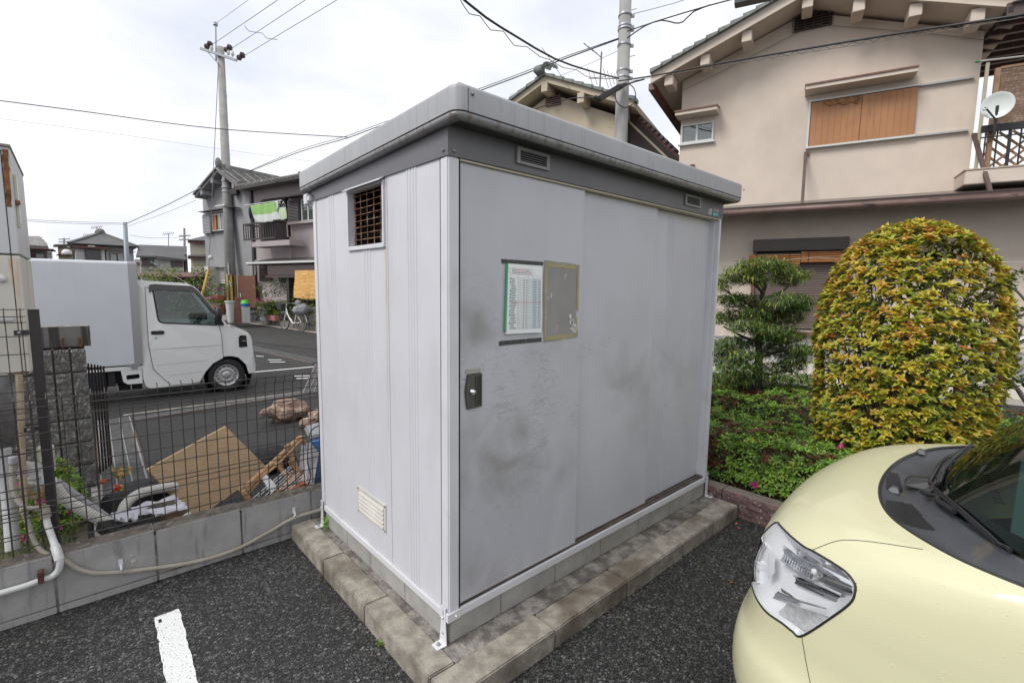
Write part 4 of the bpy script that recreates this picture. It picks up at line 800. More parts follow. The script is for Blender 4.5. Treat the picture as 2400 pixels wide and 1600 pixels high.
slabp('rough_plank', 'dark weathered plank between the white sheets', 'plank', [(450, 960, 1.98), (880, 885, 2.02), (900, 920, 2.0), (520, 995, 1.95)], .02, mat('dark_plank', (.07, .055, .045), (.13, .10, .08), 30, rough=.9))
slabp('tray', 'black plastic tray at the foot of the wall', 'tray', [(120, 1100, 1.86), (900, 960, 2.3), (1000, 1080, 1.84), (250, 1200, 1.80)], .05, M['dark'])
q = dy(2060, 765, 1.95); b = MB(); b.box(q.x - .06, q.x + .03, 1.92, 1.98, q.z - .03, q.z + .01); b.box(q.x + .035, q.x + .08, 1.93, 1.99, q.z - .02, q.z + .02); tag(b.build('brick_piece', mat('terracotta_red', (.40, .13, .06), rough=.8), bevel=.004), 'orange terracotta pieces under the rattan chair', 'terracotta')
rk = mat('pinkish_granite', (.34, .22, .17), (.22, .15, .115), 14, .4, .6, .9, bump=.7, bs=40, bd=8, c3=(.42, .36, .30), ss=(22, 22, 22), slo=.55, shi=.65)
def rock(label, px_, py_, sx, sy, sz, seed):
 q = gp(px_, py_, .0); b = MB(); b.blob(q + Vector((0, 0, sz * .8)), sx, sy, sz, seed, .75, 1.35, 16)
 for v in b.v: v += Vector([.012 * noise.noise(v * 14 + Vector((k_, 0, 0))) for k_ in (1, 5, 9)]); v.z = max(v.z, -.02)
 return tag(b.build('rock', rk, smooth=False), label, 'rock')
rock('larger pink granite rock on the yard behind the rattan chair', 672, 985, .22, .13, .135, 12)
rock('second granite rock half hidden by the shed corner', 742, 1000, .14, .12, .11, 31)
# ================================================================ white kei box truck
def glassm(name, tint, refl=.10, rough=.0, k=1.5):
 m = bpy.data.materials.new(name); m.use_nodes = True; t = m.node_tree; t.nodes.clear(); nd = t.nodes; lk = t.links.new
 tr = nd.new('ShaderNodeBsdfTransparent'); tr.inputs[0].default_value = (*tint, 1); gl = nd.new('ShaderNodeBsdfGlossy'); gl.inputs['Roughness'].default_value = rough
 lw = nd.new('ShaderNodeLayerWeight'); lw.inputs[0].default_value = .5; pw = nd.new('ShaderNodeMath'); pw.operation = 'POWER'; pw.inputs[1].default_value = 5; lk(lw.outputs['Facing'], pw.inputs[0]); ad = nd.new('ShaderNodeMath'); ad.operation = 'ADD'; ad.use_clamp = True; ad.inputs[1].default_value = .04 + refl
 mx = nd.new('ShaderNodeMixShader'); o = nd.new('ShaderNodeOutputMaterial'); lk(pw.outputs[0], ad.inputs[0]); lk(ad.outputs[0], mx.inputs[0]); lk(tr.outputs[0], mx.inputs[1]); lk(gl.outputs[0], mx.inputs[2]); lk(mx.outputs[0], o.inputs[0]); return m
def fill(outer, holes=()):
 """triangles of a flat outline with holes; 2-d points"""
 bm = bmesh.new(); es = []
 for lp_ in [outer] + list(holes):
  vs = [bm.verts.new((p[0], p[1], 0)) for p in lp_]; es += [bm.edges.new((vs[i], vs[(i + 1) % len(vs)])) for i in range(len(vs))]
 bmesh.ops.triangle_fill(bm, edges=es, use_beauty=True); bm.verts.ensure_lookup_table()
 v = [(x.co.x, x.co.y) for x in bm.verts]; f = [tuple(y.index for y in x.verts) for x in bm.faces]; bm.free(); return v, f
def panel(b, outer, holes, fn, th, fd=None):
 """fn(u, z, off) gives the 3-d point; off 0 = outer skin"""
 v, f = fill(outer, holes); n = len(v)
 b.add([fn(p[0], p[1], 0) for p in v], f); b.add([fn(p[0], p[1], th) for p in v], f)
 for lp_ in [outer] + list(holes):
  k = len(lp_); b.add([fn(p[0], p[1], 0) for p in lp_] + [fn(p[0], p[1], th) for p in lp_], [(i, (i + 1) % k, k + (i + 1) % k, k + i) for i in range(k)])
 return b
def arc(cx, cy, r, a0, a1, n, ry=None): return [(cx + r * math.cos(math.radians(a0 + (a1 - a0) * i / n)), cy + (ry or r) * math.sin(math.radians(a0 + (a1 - a0) * i / n))) for i in range(n + 1)]
def rpoly(pts, r, n=4):
 o = []; k = len(pts)
 for i in range(k):
  a, b_, c_ = Vector(pts[i - 1]), Vector(pts[i]), Vector(pts[(i + 1) % k]); rr_ = r[i] if isinstance(r, (list, tuple)) else r
  u = (a - b_); v = (c_ - b_); q = min(rr_, u.length * .45, v.length * .45); p0 = b_ + u.normalized() * q; p1 = b_ + v.normalized() * q
  for j in range(n + 1):
   t = j / n; o.append(tuple(p0 * (1 - t) ** 2 + b_ * 2 * t * (1 - t) + p1 * t * t))
 return o
T = Fr((.54, 6.96), -5)
truck = thing('box_truck', 'white kei box truck parked with its nose to the street', 'truck', tuple(T.pt(-1.2, -.73, 0)))
TW = mat('white_truck_paint', (.74, .75, .74), rough=.22, coat=.4); TB = mat('white_box_panel', (.60, .625, .655), (.57, .59, .62), 3, rough=.35, c3=(.50, .53, .53), ss=(30, 30, 1.5), slo=.56, shi=.72, sfac=.25)
TG = glassm('tinted_cab_glass', (.55, .68, .66), .06); TD = mat('dark_underbody', (.02, .02, .022), rough=.8)
def tum(z): return -max(0, z - .98) * .13
wc, wr = (.03, .245), .275
side = [(-1.02, .30), (-1.0, .20), (-.93, .16), (-.55, .165), (-.34, .185)] + arc(.055, .24, .33, 168, 8, 14)[0:] + [(.385, .27), (.40, .50), (.405, .62), (.40, .80), (.36, .90), (.22, .965), (.085, 1.05), (-.10, 1.32), (-.28, 1.60), (-.33, 1.655), (-.42, 1.70), (-1.0, 1.745), (-1.02, 1.72)]
win = rpoly([(-.845, 1.64), (-.36, 1.615), (-.27, 1.50), (-.075, 1.20), (-.07, 1.065), (-.80, 1.125)], [.04, .06, .1, .03, .02, .07])
for k, dd in enumerate((0, -1.475)):
 sg = 1 if k == 0 else -1
 b = MB(); panel(b, side, [win], lambda u, z, o: T.pt(u, dd + sg * (tum(z) - o), z), .012); b.build('cab_side', TW, truck)
 dr_ = rpoly([(-.93, 1.66), (-.935, .80), (-.90, .45), (-.70, .185), (-.42, .19)], .03)[:-3] + [(-.42, .19)] + [(-.335, .205), (-.26, .34), (-.15, .47), (-.03, .535), (-.01, .55), (-.018, .9), (-.05, 1.10), (-.17, 1.33), (-.31, 1.57), (-.36, 1.63), (-.42, 1.66)]
 b = MB(); panel(b, dr_, [win], lambda u, z, o: T.pt(u, dd + sg * (.006 + tum(z) - o), z), .006); door = b.build('door', TW, truck)
 b = MB(); pts = [T.pt(u, dd + sg * (.005 + tum(z)), z) for u, z in dr_]; b.tube(pts, .0035, 5, closed=True); b.build('door_gap', M['dark'], door)
 b = MB(); v, f = fill(win); b.add([T.pt(u, dd + sg * (tum(z) - .006), z) for u, z in v], f); b.build('side_window', TG, door)
 b = MB(); b.tube([T.pt(u, dd + sg * (tum(z) + .005), z) for u, z in win], .011, 6, closed=True); b.build('window_rubber', M['black'], door)
 if k == 0:
  vis = rpoly([(-.89, 1.56), (-.885, 1.675), (-.82, 1.69), (-.36, 1.665), (-.29, 1.60), (-.075, 1.27), (-.10, 1.24), (-.31, 1.55), (-.40, 1.59), (-.83, 1.605)], .015)
  b = MB(); panel(b, vis, [], lambda u, z, o: T.pt(u, .030 + tum(z) - o, z), .02); b.build('rain_visor', mat('smoke_visor', (.055, .045, .045), rough=.15), door)
  b = MB(); panel(b, rpoly([(-.90, 1.01), (-.74, 1.01), (-.74, .955), (-.90, .955)], .025), [], lambda u, z, o: T.pt(u, .009 - o, z), .004); b.build('handle', M['black'], door)
  b = MB(); b.lathe(T.pt(-.845, .006, .905), [(.012, 0), (.010, .004)], 10, T.n); b.build('key_lock', M['bolt'], door)
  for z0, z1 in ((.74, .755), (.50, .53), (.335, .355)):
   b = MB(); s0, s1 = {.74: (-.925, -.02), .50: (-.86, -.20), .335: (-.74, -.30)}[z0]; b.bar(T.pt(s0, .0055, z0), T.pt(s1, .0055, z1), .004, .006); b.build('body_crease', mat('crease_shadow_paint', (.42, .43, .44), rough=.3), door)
# outer skin across the cab
prof = [(-1.02, 1.715), (-1.0, 1.745), (-.42, 1.705), (-.33, 1.66), (-.28, 1.605)]; prof2 = [(.085, 1.055), (.22, .975), (.36, .91), (.405, .85), (.425, .76), (.425, .60), (.44, .52), (.44, .32), (.40, .24)]
def across(pp, m, nm, bulge=.03):
 b = MB(); rows = []
 for j in range(13):
  t = j / 12; d = -1.475 * t; e = abs(2 * t - 1) ** 5
  rows.append([T.pt(u + (0 if u < -.9 else bulge * (1 - (2 * t - 1) ** 2)) - (.03 * e if u > -.9 else 0), (d + tum(z) * (1 - 2 * t)), z - .02 * e * (1 if z > 1.5 or (u > .1 and z > .9) else 0)) for u, z in pp])
 b.grid(rows); return b.build(nm, m, truck, smooth=True)
across(prof, TW, 'roof'); across(prof2, TW, 'front_panel', .05)
across([(-.28, 1.605), (-.10, 1.325), (.085, 1.055)], glassm('windscreen_glass', (.6, .72, .7), .08), 'windscreen')
b = MB(); b.fbox(T, -1.03, -1.015, -1.46, -.01, .3, 1.12); b.fbox(T, -1.03, -1.015, -1.46, -.01, 1.6, 1.7); b.build('cab_rear', TW, truck)
lampb = mat('smoked_lamp', (.015, .015, .016), rough=.08, coat=.5)
b = MB(); panel(b, rpoly([(.215, .70), (.215, .86), (.24, .895), (.325, .885), (.335, .70)], .015), [], lambda u, z, o: T.pt(u, .012 - o - max(0, u - .25) * .12, z), .03); hl = b.build('headlight', lampb, truck)
b = MB(); b.bar(T.pt(.26, .0125, .80), T.pt(.33, .007, .80), .004, .012); b.build('lamp_reflector', M['chrome'], hl)
b = MB(); panel(b, [(.22, .50), (.22, .68), (.36, .68), (.415, .64), (.425, .50)], [], lambda u, z, o: T.pt(u, .008 - o - max(0, u - .3) * .15, z), .03); b.build('bumper', TW, truck)
b = MB(); panel(b, [(.335, .27), (.30, .42), (.245, .49), (.43, .49), (.44, .40), (.43, .27)], [], lambda u, z, o: T.pt(u, .012 - o - max(0, u - .3) * .2, z), .05); b.build('bumper_corner', TW, truck, bevel=.004)
# wing mirror, antenna, wiper
for sg, d0 in ((1, .0), (-1, -1.475)):
 b = MB(); b.blob(T.pt(-.055, d0 + sg * .11, 1.235), .05, .05, .115, 2, .1); mm = b.build('wing_mirror', M['black'], truck, smooth=True)
 b = MB(); b.bar(T.pt(-.04, d0 - sg * .01, 1.09), T.pt(-.06, d0 + sg * .10, 1.15), .05, .05); b.build('mirror_arm', M['black'], mm, bevel=.01)
 b = MB(); panel(b, [(-.10, 1.07), (-.09, 1.27), (-.03, 1.20), (.03, 1.06)], [], lambda u, z, o: T.pt(u, d0 + sg * (.018 - o), z), .008); b.build('mirror_base', M['black'], mm)
b = MB(); b.cyl(T.pt(-.42, -.12, 1.71), T.pt(-.85, -.2, 2.02), .0025, 5); b.build('antenna', M['alu_w'], truck)
b = MB(); b.bar(T.pt(.10, -.45, 1.065), T.pt(-.0, -.95, 1.20), .014, .01); b.bar(T.pt(.12, -.40, 1.06), T.pt(.10, -.5, 1.07), .03, .03); b.build('wiper', M['black'], truck)
# interior
tr_ = mat('blue_grey_trim', (.16, .20, .20), rough=.7)
b = MB(); b.fbox(T, -.95, -.55, -1.38, -.10, .55, .80); b.fbox(T, -.98, -.88, -1.30, -.85, .8, 1.25); b.fbox(T, -.98, -.88, -.62, -.16, .8, 1.25); b.fbox(T, -.95, -.90, -1.15, -.98, 1.25, 1.42); b.fbox(T, -.95, -.90, -.50, -.28, 1.25, 1.42); b.build('seats', tr_, truck, bevel=.03)
b = MB(); b.fbox(T, -.10, .18, -1.44, -.04, .75, 1.03); b.build('dashboard', mat('dark_dash', (.05, .055, .06), rough=.6), truck, bevel=.03)
cN = T.pt(-.30, -.38, 1.10); ax = (T.t * -.75 + Vector((0, 0, .66))).normalized(); u_ = T.n; v_ = ax.cross(u_)
b = MB(); b.tube([cN + (u_ * math.cos(a) + v_ * math.sin(a)) * .18 for a in [6.2832 * i / 28 for i in range(28)]], .013, 8, closed=True); b.bar(cN - u_ * .17, cN + u_ * .17, .03, .02); b.bar(cN, cN - ax * .25, .03, .03); b.build('steering_wheel', M['black'], truck)
# wheels
def tyre(c, ax, R, w, par, silver=True):
 b = MB(); b.lathe(c, [(R * .62, -w * .48), (R * .9, -w * .5), (R * .985, -w * .40), (R, -w * .2), (R, w * .2), (R * .985, w * .40), (R * .9, w * .5), (R * .66, w * .49), (R * .62, w * .42)], 40, ax, False); t = b.build('wheel', mat('tyre_rubber', (.022, .022, .023), rough=.75), par, smooth=True)
 b = MB(); b.lathe(c, [(R * .655, w * .42), (R * .64, w * .47), (R * .60, w * .44), (R * .57, w * .30), (R * .50, w * .26), (R * .40, w * .34), (R * .32, w * .36), (R * .27, w * .30), (R * .22, w * .30), (R * .20, w * .40), (R * .10, w * .42), (.001, w * .42)], 40, ax, False); b.build('rim', mat('silver_steel_rim', (.50, .50, .50), rough=.35, metal=.5), t, smooth=True)
 ax = Vector(ax).normalized(); u = ax.cross(Vector((0, 0, 1))).normalized(); v = ax.cross(u); b = MB()
 for i in range(14):
  a = 6.2832 * i / 14; p = Vector(c) + (u * math.cos(a) + v * math.sin(a)) * R * .50 + ax * w * .265; b.cyl(p, p + ax * .004, R * .042, 8)
 o = b.build('rim_hole', M['dark'], t); o['kind'] = 'stuff'; return t
for s_ in (.03, -2.36):
 tyre(T.pt(s_, -.10, .262), T.n, .262, .15, truck); tyre(T.pt(s_, -1.37, .262), -T.n, .262, .15, truck)
b = MB(); b.lathe(T.pt(.055, -.03, .24), [(.325, 0), (.325, .25), (.01, .25)], 24, -T.n, False); b.build('wheel_arch', TD, truck)
# cargo box, frame, cooling unit
b = MB(); x0, x1 = -2.98, -1.105; rows = []
sec = [(.012, .535)] + [(.012 - .045 + .045 * math.cos(a), 1.955 + .045 * math.sin(a)) for a in [math.pi / 2 * i / 6 for i in range(7)]] + [(-1.44 + .045 * math.cos(a), 1.955 + .045 * math.sin(a)) for a in [math.pi / 2 + math.pi / 2 * i / 6 for i in range(7)]] + [(-1.487, .535)]
b.grid([[T.pt(s_, d_, z_) for d_, z_ in sec] for s_ in (x0, x1)], True); b.add([T.pt(x0, d_, z_) for d_, z_ in sec], [tuple(range(len(sec)))]); bx = b.build('cargo_box', TB, truck, auto=.6)
b = MB(); sec2 = [(d_ * 1.0 + (.003 if d_ > -.7 else -.003), z_ + (.003 if z_ > 1.9 else 0)) for d_, z_ in sec]
b.grid([[T.pt(s_, d_, z_) for d_, z_ in sec2] for s_ in (-1.11, -1.015)], True); b.add([T.pt(-1.015, d_, z_) for d_, z_ in sec2], [tuple(range(len(sec2)))]); b.build('box_corner_trim', mat('anodised_trim', (.33, .33, .34), rough=.4, metal=.3), truck, auto=.6)
b = MB(); b.fbox(T, -1.20, -1.05, .010, .024, .515, .55); b.fbox(T, -1.15, -1.08, .012, .022, .475, .512); b.build('box_bracket', M['steel'], truck)
b = MB(); b.fbox(T, -2.98, -1.03, -.05, .008, .46, .515); b.build('frame_rail', TW, truck, bevel=.003)
b = MB(); b.fbox(T, -2.9, -.9, -1.3, -.12, .26, .45); b.fbox(T, -1.42, -1.34, -.2, -.03, .24, .44); b.fbox(T, -1.33, -1.05, -.6, -.2, .14, .4); b.build('chassis', TD, truck)
b = MB(); panel(b, rpoly([(-1.27, .44), (-1.25, .29), (-1.20, .255), (-1.035, .255), (-1.035, .46), (-1.27, .46)], .02), [rpoly([(-1.215, .39), (-1.215, .32), (-1.065, .33), (-1.065, .395)], .02)], lambda u, z, o: T.pt(u, .004 - o, z), .03); b.build('side_bracket', TW, truck)
fr_ = mat('dark_blue_grey_louvre', (.045, .055, .075), rough=.45)
for i in range(7):
 z = .225 + i * .032; b = MB(); b.hexa([T.pt(-1.80, 0, z), T.pt(-1.45, 0, z), T.pt(-1.45, -.03, z + .012), T.pt(-1.80, -.03, z + .012), T.pt(-1.80, .0, z + .012), T.pt(-1.45, 0, z + .012), T.pt(-1.45, -.03, z + .026), T.pt(-1.80, -.03, z + .026)]); b.build('louvre_slat', fr_, truck)
b = MB(); b.fbox(T, -1.81, -1.44, -.4, -.035, .2, .45); b.build('cooling_unit', TD, truck)
b = MB(); b.tube([T.pt(-1.72, .01, .49), T.pt(-1.70, .035, .48), T.pt(-1.70, .035, .40)], .006, 6); b.build('tie_hook', M['alu_w'], truck)
b = MB(); b.fbox(T, -2.95, -1.83, -.10, -.05, .22, .45); b.build('side_guard', TD, truck)
# ================================================================ cream hatchback, nose towards the planting
CXc = 1.26
def mir(pts): return pts + [(2 * CXc - p[0],) + tuple(p[1:]) for p in reversed(pts[:-1])]
Oc = mir([(.60, -4.60, .70), (.44, -4.45, .70), (.42, -3.6, .70), (.415, -2.6, .70), (.418, -1.85, .70), (.432, -1.48, .70), (.470, -1.24, .70), (.575, -1.07, .70), (.80, -.985, .70), (1.26, -.945, .70)])
Kc = mir([(.72, -4.52, 1.0), (.50, -4.38, 1.03), (.47, -3.6, 1.04), (.462, -2.6, 1.03), (.470, -1.85, 1.005), (.500, -1.66, .998), (.575, -1.525, .990), (.74, -1.385, .982), (.97, -1.312, .98), (1.26, -1.288, .98)])
Gc = mir([(.80, -4.42, 1.0), (.56, -4.30, 1.04), (.525, -3.6, 1.05), (.52, -2.6, 1.05), (.525, -1.90, 1.040), (.575, -1.735, 1.025), (.67, -1.63, 1.014), (.82, -1.535, 1.006), (1.02, -1.465, 1.0), (1.26, -1.44, 1.0)])
Rc = mir([(.85, -4.25, 1.48), (.66, -4.1, 1.49), (.63, -3.6, 1.51), (.63, -3.1, 1.52), (.64, -2.60, 1.51), (.67, -2.45, 1.50), (.74, -2.34, 1.495), (.88, -2.26, 1.49), (1.05, -2.21, 1.49), (1.26, -2.19, 1.49)])
KS = 32
def samp(P, k=KS):
 P = [Vector(p) for p in P]; o = []
 for i in range(len(P) - 1):
  a, b_, c_, d = P[max(i - 1, 0)], P[i], P[i + 1], P[min(i + 2, len(P) - 1)]
  for j in range(k):
   t = j / k; o.append(.5 * ((2 * b_) + (c_ - a) * t + (2 * a - 5 * b_ + 4 * c_ - d) * t * t + (3 * b_ - a - 3 * c_ + d) * t ** 3))
 o.append(P[-1]); return o
O_, K_, G_, Rf = samp(Oc), samp(Kc), samp(Gc), samp(Rc); nT = len(O_)
Nn = []
for i in range(nT):
 d = (O_[min(i + 1, nT - 1)] - O_[max(i - 1, 0)]); n = Vector((d.y, -d.x, 0)).normalized(); c0 = Vector((CXc, -2.7, 0)); n = n if n.dot(O_[i] - c0) > 0 else -n; Nn.append(n)
def spl1(xs, ys, x):
 for i in range(len(xs) - 1):
  if xs[i] <= x <= xs[i + 1]:
   x0, x1 = xs[i], xs[i + 1]; t = (x - x0) / (x1 - x0); g = lambda k: (ys[min(k + 1, len(ys) - 1)] - ys[max(k - 1, 0)]) / (xs[min(k + 1, len(xs) - 1)] - xs[max(k - 1, 0)])
   m0, m1 = g(i) * (x1 - x0), g(i + 1) * (x1 - x0); return (2 * t ** 3 - 3 * t * t + 1) * ys[i] + (t ** 3 - 2 * t * t + t) * m0 + (-2 * t ** 3 + 3 * t * t) * ys[i + 1] + (t ** 3 - t * t) * m1
 return ys[-1]
rows = []; NV = 90
for j in range(NV + 1):
 v = j / NV; row = []
 for i in range(nT):
  fr_ = max(0, min(1, (O_[i].y + 1.75) / .55)); fr_ = fr_ * fr_ * (3 - 2 * fr_)
  if v < .42:
   q = v / .42; z = .18 + (.70 - .18) * q
   side_off = spl1([.18, .3, .42, .5, .6, .70], [-.03, .0, .006, .006, .004, 0], z)
   fo = spl1([.18, .26, .36, .44, .50, .56, .62, .70], [.0, .045, .055, .045, .022, .010, .006, 0], z)
   p = O_[i] + Nn[i] * (side_off * (1 - fr_) + fo * fr_); p.z = z
  else:
   q = (v - .42) / .58; w_ = spl1([0, .12, .25, .42, .6, .8, 1], [0, .022, .075, .22, .43, .70, 1], q); zz = spl1([0, .12, .25, .42, .6, .8, 1], [0, .15, .33, .60, .80, .925, 1], q)
   p = O_[i].lerp(K_[i], w_); p.z = .70 + (K_[i].z - .70) * zz
  row.append(p)
 rows.append(row)
car = thing('parked_car', 'pale cream hatchback parked nose in beside the shed, its bonnet, headlight and windscreen in view', 'car', (CXc, -2.7, 0))
cream = mat('cream_car_paint', (.62, .60, .40), (.61, .59, .39), 2, rough=.35, coat=.55, spec=.25)
def poly_px(L_, ox, oy, s): return [(ox + x / s, oy + y / s) for x, y in L_]
HLp = poly_px([(550, 110), (440, 200), (330, 350), (275, 500), (262, 640), (290, 800), (350, 950), (450, 1080), (620, 1200), (720, 1280), (825, 1335), (1110, 1160), (1350, 980), (1405, 850), (1395, 760), (1300, 640), (1120, 520), (950, 420), (850, 370), (700, 250), (600, 150)], 1700, 1200, 4.611)
flat = [p for r in rows for p in r]; fcs = [(j * nT + i, j * nT + i + 1, (j + 1) * nT + i + 1, (j + 1) * nT + i) for j in range(NV) for i in range(nT - 1)]
bvh = BVHTree.FromPolygons(flat, fcs)
def hit(px_, py_, bv=None):
 d = ray(px_, py_).normalized(); h = (bv or bvh).ray_cast(CAM, d)
 if h[0] is None: return None, None
 n = h[1]; return h[0], (n if n.dot(d) < 0 else -n)
def topx(p):
 d = p - CAM; z = d.dot(CF); return 1200 + FPX * d.dot(CR) / z, 800 - FPX * d.dot(CU) / z
def inside(pt, poly):
 x, y = pt; c = False; n = len(poly)
 for i in range(n):
  x1, y1 = poly[i]; x2, y2 = poly[i - 1]
  if (y1 > y) != (y2 > y) and x < (x2 - x1) * (y - y1) / (y2 - y1) + x1: c = not c
 return c
keep = []
for f in fcs:
 ce = sum((flat[k] for k in f), Vector()) / 4
 if ce.x < 1.2 and .5 < ce.z < .95 and ce.y > -1.5 and inside(topx(ce), HLp): continue
 keep.append(f)
b = MB(); b.add(flat, keep); body = b.build('body', cream, car, smooth=True)
b = MB(); b.prism([Vector((p.x, p.y, .16)) for p in rows[0][::4]], (0, 0, .02)); b.build('underbody', TD, car)
b = MB(); b.prism([Vector((.62, -4.55, .18)), Vector((1.9, -4.55, .18)), Vector((1.8, -4.5, 1.0)), Vector((.72, -4.5, 1.0))], (0, -.02, 0)); b.build('tailgate', cream, car)
# cabin
b = MB(); nR = 14; k0 = 6 * KS; k1 = nT - 1 - k0
def crow(v, a, c_): return [G_[i].lerp(Rf[i], v) + (Vector((0, .07, .085)) * math.sin(math.pi * v) * 1.0) for i in range(a, c_ + 1)]
gw = MB(); gw.grid([crow(v / nR, k0 - 2 * KS, k1 + 2 * KS) for v in range(nR + 1)]); bvg = BVHTree.FromPolygons(gw.v, gw.f); cg = glassm('windscreen_tint', (.42, .58, .54), .02); gw.build('windscreen', cg, car, smooth=True)
b = MB(); b.grid([crow(v / nR, KS // 2, k0 - 2 * KS) for v in range(nR + 1)]); b.build('side_window', cg, car, smooth=True)
b = MB(); b.grid([crow(v / nR, k1 + 2 * KS, nT - 1 - KS // 2) for v in range(nR + 1)]); b.build('side_window', cg, car, smooth=True)
b = MB(); b.grid([[p.lerp(Vector((CXc, p.y * .5 - 1.7, 1.54)), t) for p in Rf] for t in (0, .2, .5, .99)]); b.build('roof', cream, car, smooth=True)
for i in (k0 - 2 * KS, k1 + 2 * KS, 3 * KS, nT - 1 - 3 * KS):
 b = MB(); b.tube([G_[i].lerp(Rf[i], v / 10) + Vector((0, .07, .085)) * math.sin(math.pi * v / 10) for v in range(11)], .03, 6); b.build('pillar', cream, car, smooth=True)
# belt strip behind the cowl on both sides, cowl between bonnet and glass
def between(A, B, a, c_, n, dip, lift=0): return [[A[i].lerp(B[i], j / n) + Vector((0, 0, lift - dip * math.sin(math.pi * min(1, j / n * 1.05)))) for i in range(a, c_ + 1)] for j in range(n + 1)]
e0 = 4 * KS + 12; e1 = nT - 1 - e0
cowlm = mat('dark_grey_cowl_plastic', (.058, .062, .072), (.045, .048, .056), 9, rough=.42, c3=(.10, .085, .06), ss=(16, 16, 16), slo=.60, shi=.66, sfac=.6)
cw_ = MB(); cw_.grid(between(K_, G_, e0, e1, 16, .034, -.004)); bvc = BVHTree.FromPolygons(cw_.v, cw_.f); cwo = cw_.build('cowl', cowlm, car, smooth=True)
b = MB(); b.grid(between(K_, G_, 0, e0, 3, 0)); b.build('belt', cream, car, smooth=True)
b = MB(); b.grid(between(K_, G_, e1, nT - 1, 3, 0)); b.build('belt', cream, car, smooth=True)
b = MB(); b.tube([K_[i] + Vector((0, -.003, -.003)) for i in range(e0, e1 + 1)], .006, 6); b.build('bonnet_seal', M['black'], car)
b = MB(); b.grid([[G_[i].lerp(Rf[i], t) + Vector((0, .07, .085)) * math.sin(math.pi * t) + Vector((0, 0, -.004)) for i in range(k0 - 2 * KS, k1 + 2 * KS + 1)] for t in (0, .03, .06)]); b.build('glass_border', mat('black_ceramic_band', (.012, .012, .012), rough=.25), car, smooth=True)
# seams
def onsurf(L_, off=.0, bv=None):
 o = []
 for (x, y) in L_:
  h, n = hit(x, y, bv)
  if h is not None: o.append(h + n * off)
 return o
def dense(L_, k=10):
 o = []
 for i in range(len(L_) - 1):
  for j in range(k): o.append((L_[i][0] + (L_[i + 1][0] - L_[i][0]) * j / k, L_[i][1] + (L_[i + 1][1] - L_[i][1]) * j / k))
 return o + [L_[-1]]
def sm2(L_, k=10):
 s = spline([(x, y, 0) for x, y in L_], 8); return [(p.x, p.y) for p in s]
seamm = mat('seam_shadow', (.03, .028, .02), rough=.8)
b = MB(); b.tube(onsurf(sm2([(1904, 1288), (1927, 1279), (1949, 1270.5), (1977, 1265), (2020, 1266.6), (2077, 1273.6), (2125, 1281), (2163, 1287)]), -.0002), .0016, 5); b.build('bonnet_seam', seamm, car)
b = MB(); b.tube(onsurf(sm2([(1879, 1490), (1884, 1520), (1891, 1560), (1902, 1612), (1916, 1680)]), -.0002), .0015, 5); b.build('bumper_seam', seamm, car)
# headlight
cpx = (1868, 1365); ringp = [(p.x, p.y) for p in spline([(x, y, 0) for x, y in HLp], 4, True)]
def lens(off, r0=1.0, nr=14, e=3.0, name='lens', m=None, amp=0):
 b = MB(); rw_ = []
 for k in range(nr + 1):
  r = r0 * k / nr; row = []
  for (x, y) in ringp:
   q = (cpx[0] + (x - cpx[0]) * max(r, .02), cpx[1] + (y - cpx[1]) * max(r, .02)); h, n = hit(*q)
   if h is None: h, n = hit(cpx[0] + (x - cpx[0]) * .9, cpx[1] + (y - cpx[1]) * .9)
   row.append(h + n * off * (1 - (k / nr) ** e))
  rw_.append(row)
 b.grid(rw_, True); return b, rw_
hlt = None
bb, _r = lens(-.055, .99, 14, 5); dk = mat('satin_reflector', (.86, .86, .88), rough=.42, metal=.2); hlo = bb.build('headlight', dk, car, smooth=True)
# chrome shapes in the bowl
def patch(pl4, off0, off1, name, m, bulge=.0, n=10):
 A_, B_, C_, D_ = [Vector((p[0], p[1], 0)) for p in poly_px(pl4, 1700, 1200, 4.611)]; b = MB(); rw_ = []
 for i in range(n + 1):
  row = []
  for j in range(n + 1):
   q = A_.lerp(B_, j / n).lerp(D_.lerp(C_, j / n), i / n); h, nn_ = hit(q.x, q.y); row.append(h + nn_ * ((off0 + (off1 - off0) * i / n) + bulge * math.sin(math.pi * i / n)))
  rw_.append(row)
 b.grid(rw_); o = b.build(name, m, hlo, smooth=True); return o
ch1 = mat('bright_reflector', (.88, .88, .90), rough=.07, metal=1); ch2 = mat('dark_mirror', (.25, .25, .25), rough=.08, metal=1)
patch([(500, 250), (960, 640), (900, 730), (560, 500)], -.030, -.012, 'main_reflector', ch1, -.016)
patch([(700, 330), (980, 520), (1010, 640), (600, 420)], -.018, -.03, 'main_reflector', ch1, -.02)
patch([(980, 440), (1360, 700), (1340, 800), (1000, 620)], -.008, -.022, 'side_reflector', ch1, -.010)
patch([(1000, 640), (1345, 800), (1340, 880), (950, 730)], -.022, -.012, 'side_reflector', ch2, -.014)
patch([(640, 650), (1230, 900), (1220, 1040), (640, 760)], -.030, -.040, 'lamp_bezel', ch2, -.01)
patch([(930, 735), (1235, 880), (1225, 910), (930, 765)], -.010, -.014, 'chrome_strip', ch1, .004)
patch([(780, 950), (1080, 1040), (1070, 1065), (780, 985)], -.010, -.014, 'chrome_strip', ch1, .004)
patch([(560, 800), (740, 940), (700, 1000), (350, 900)], -.012, -.03, 'low_reflector', ch1, -.016)
patch([(440, 420), (520, 440), (500, 640), (420, 720)], -.008, -.012, 'inner_trim', mat('white_plastic_trim', (.7, .7, .72), rough=.2), .002)
patch([(650, 980), (1110, 1130), (840, 1290), (540, 1080)], -.006, -.010, 'indicator_lens', mat('frosted_indicator', (.62, .62, .62), (.45, .45, .45), 60, rough=.25), -.006)
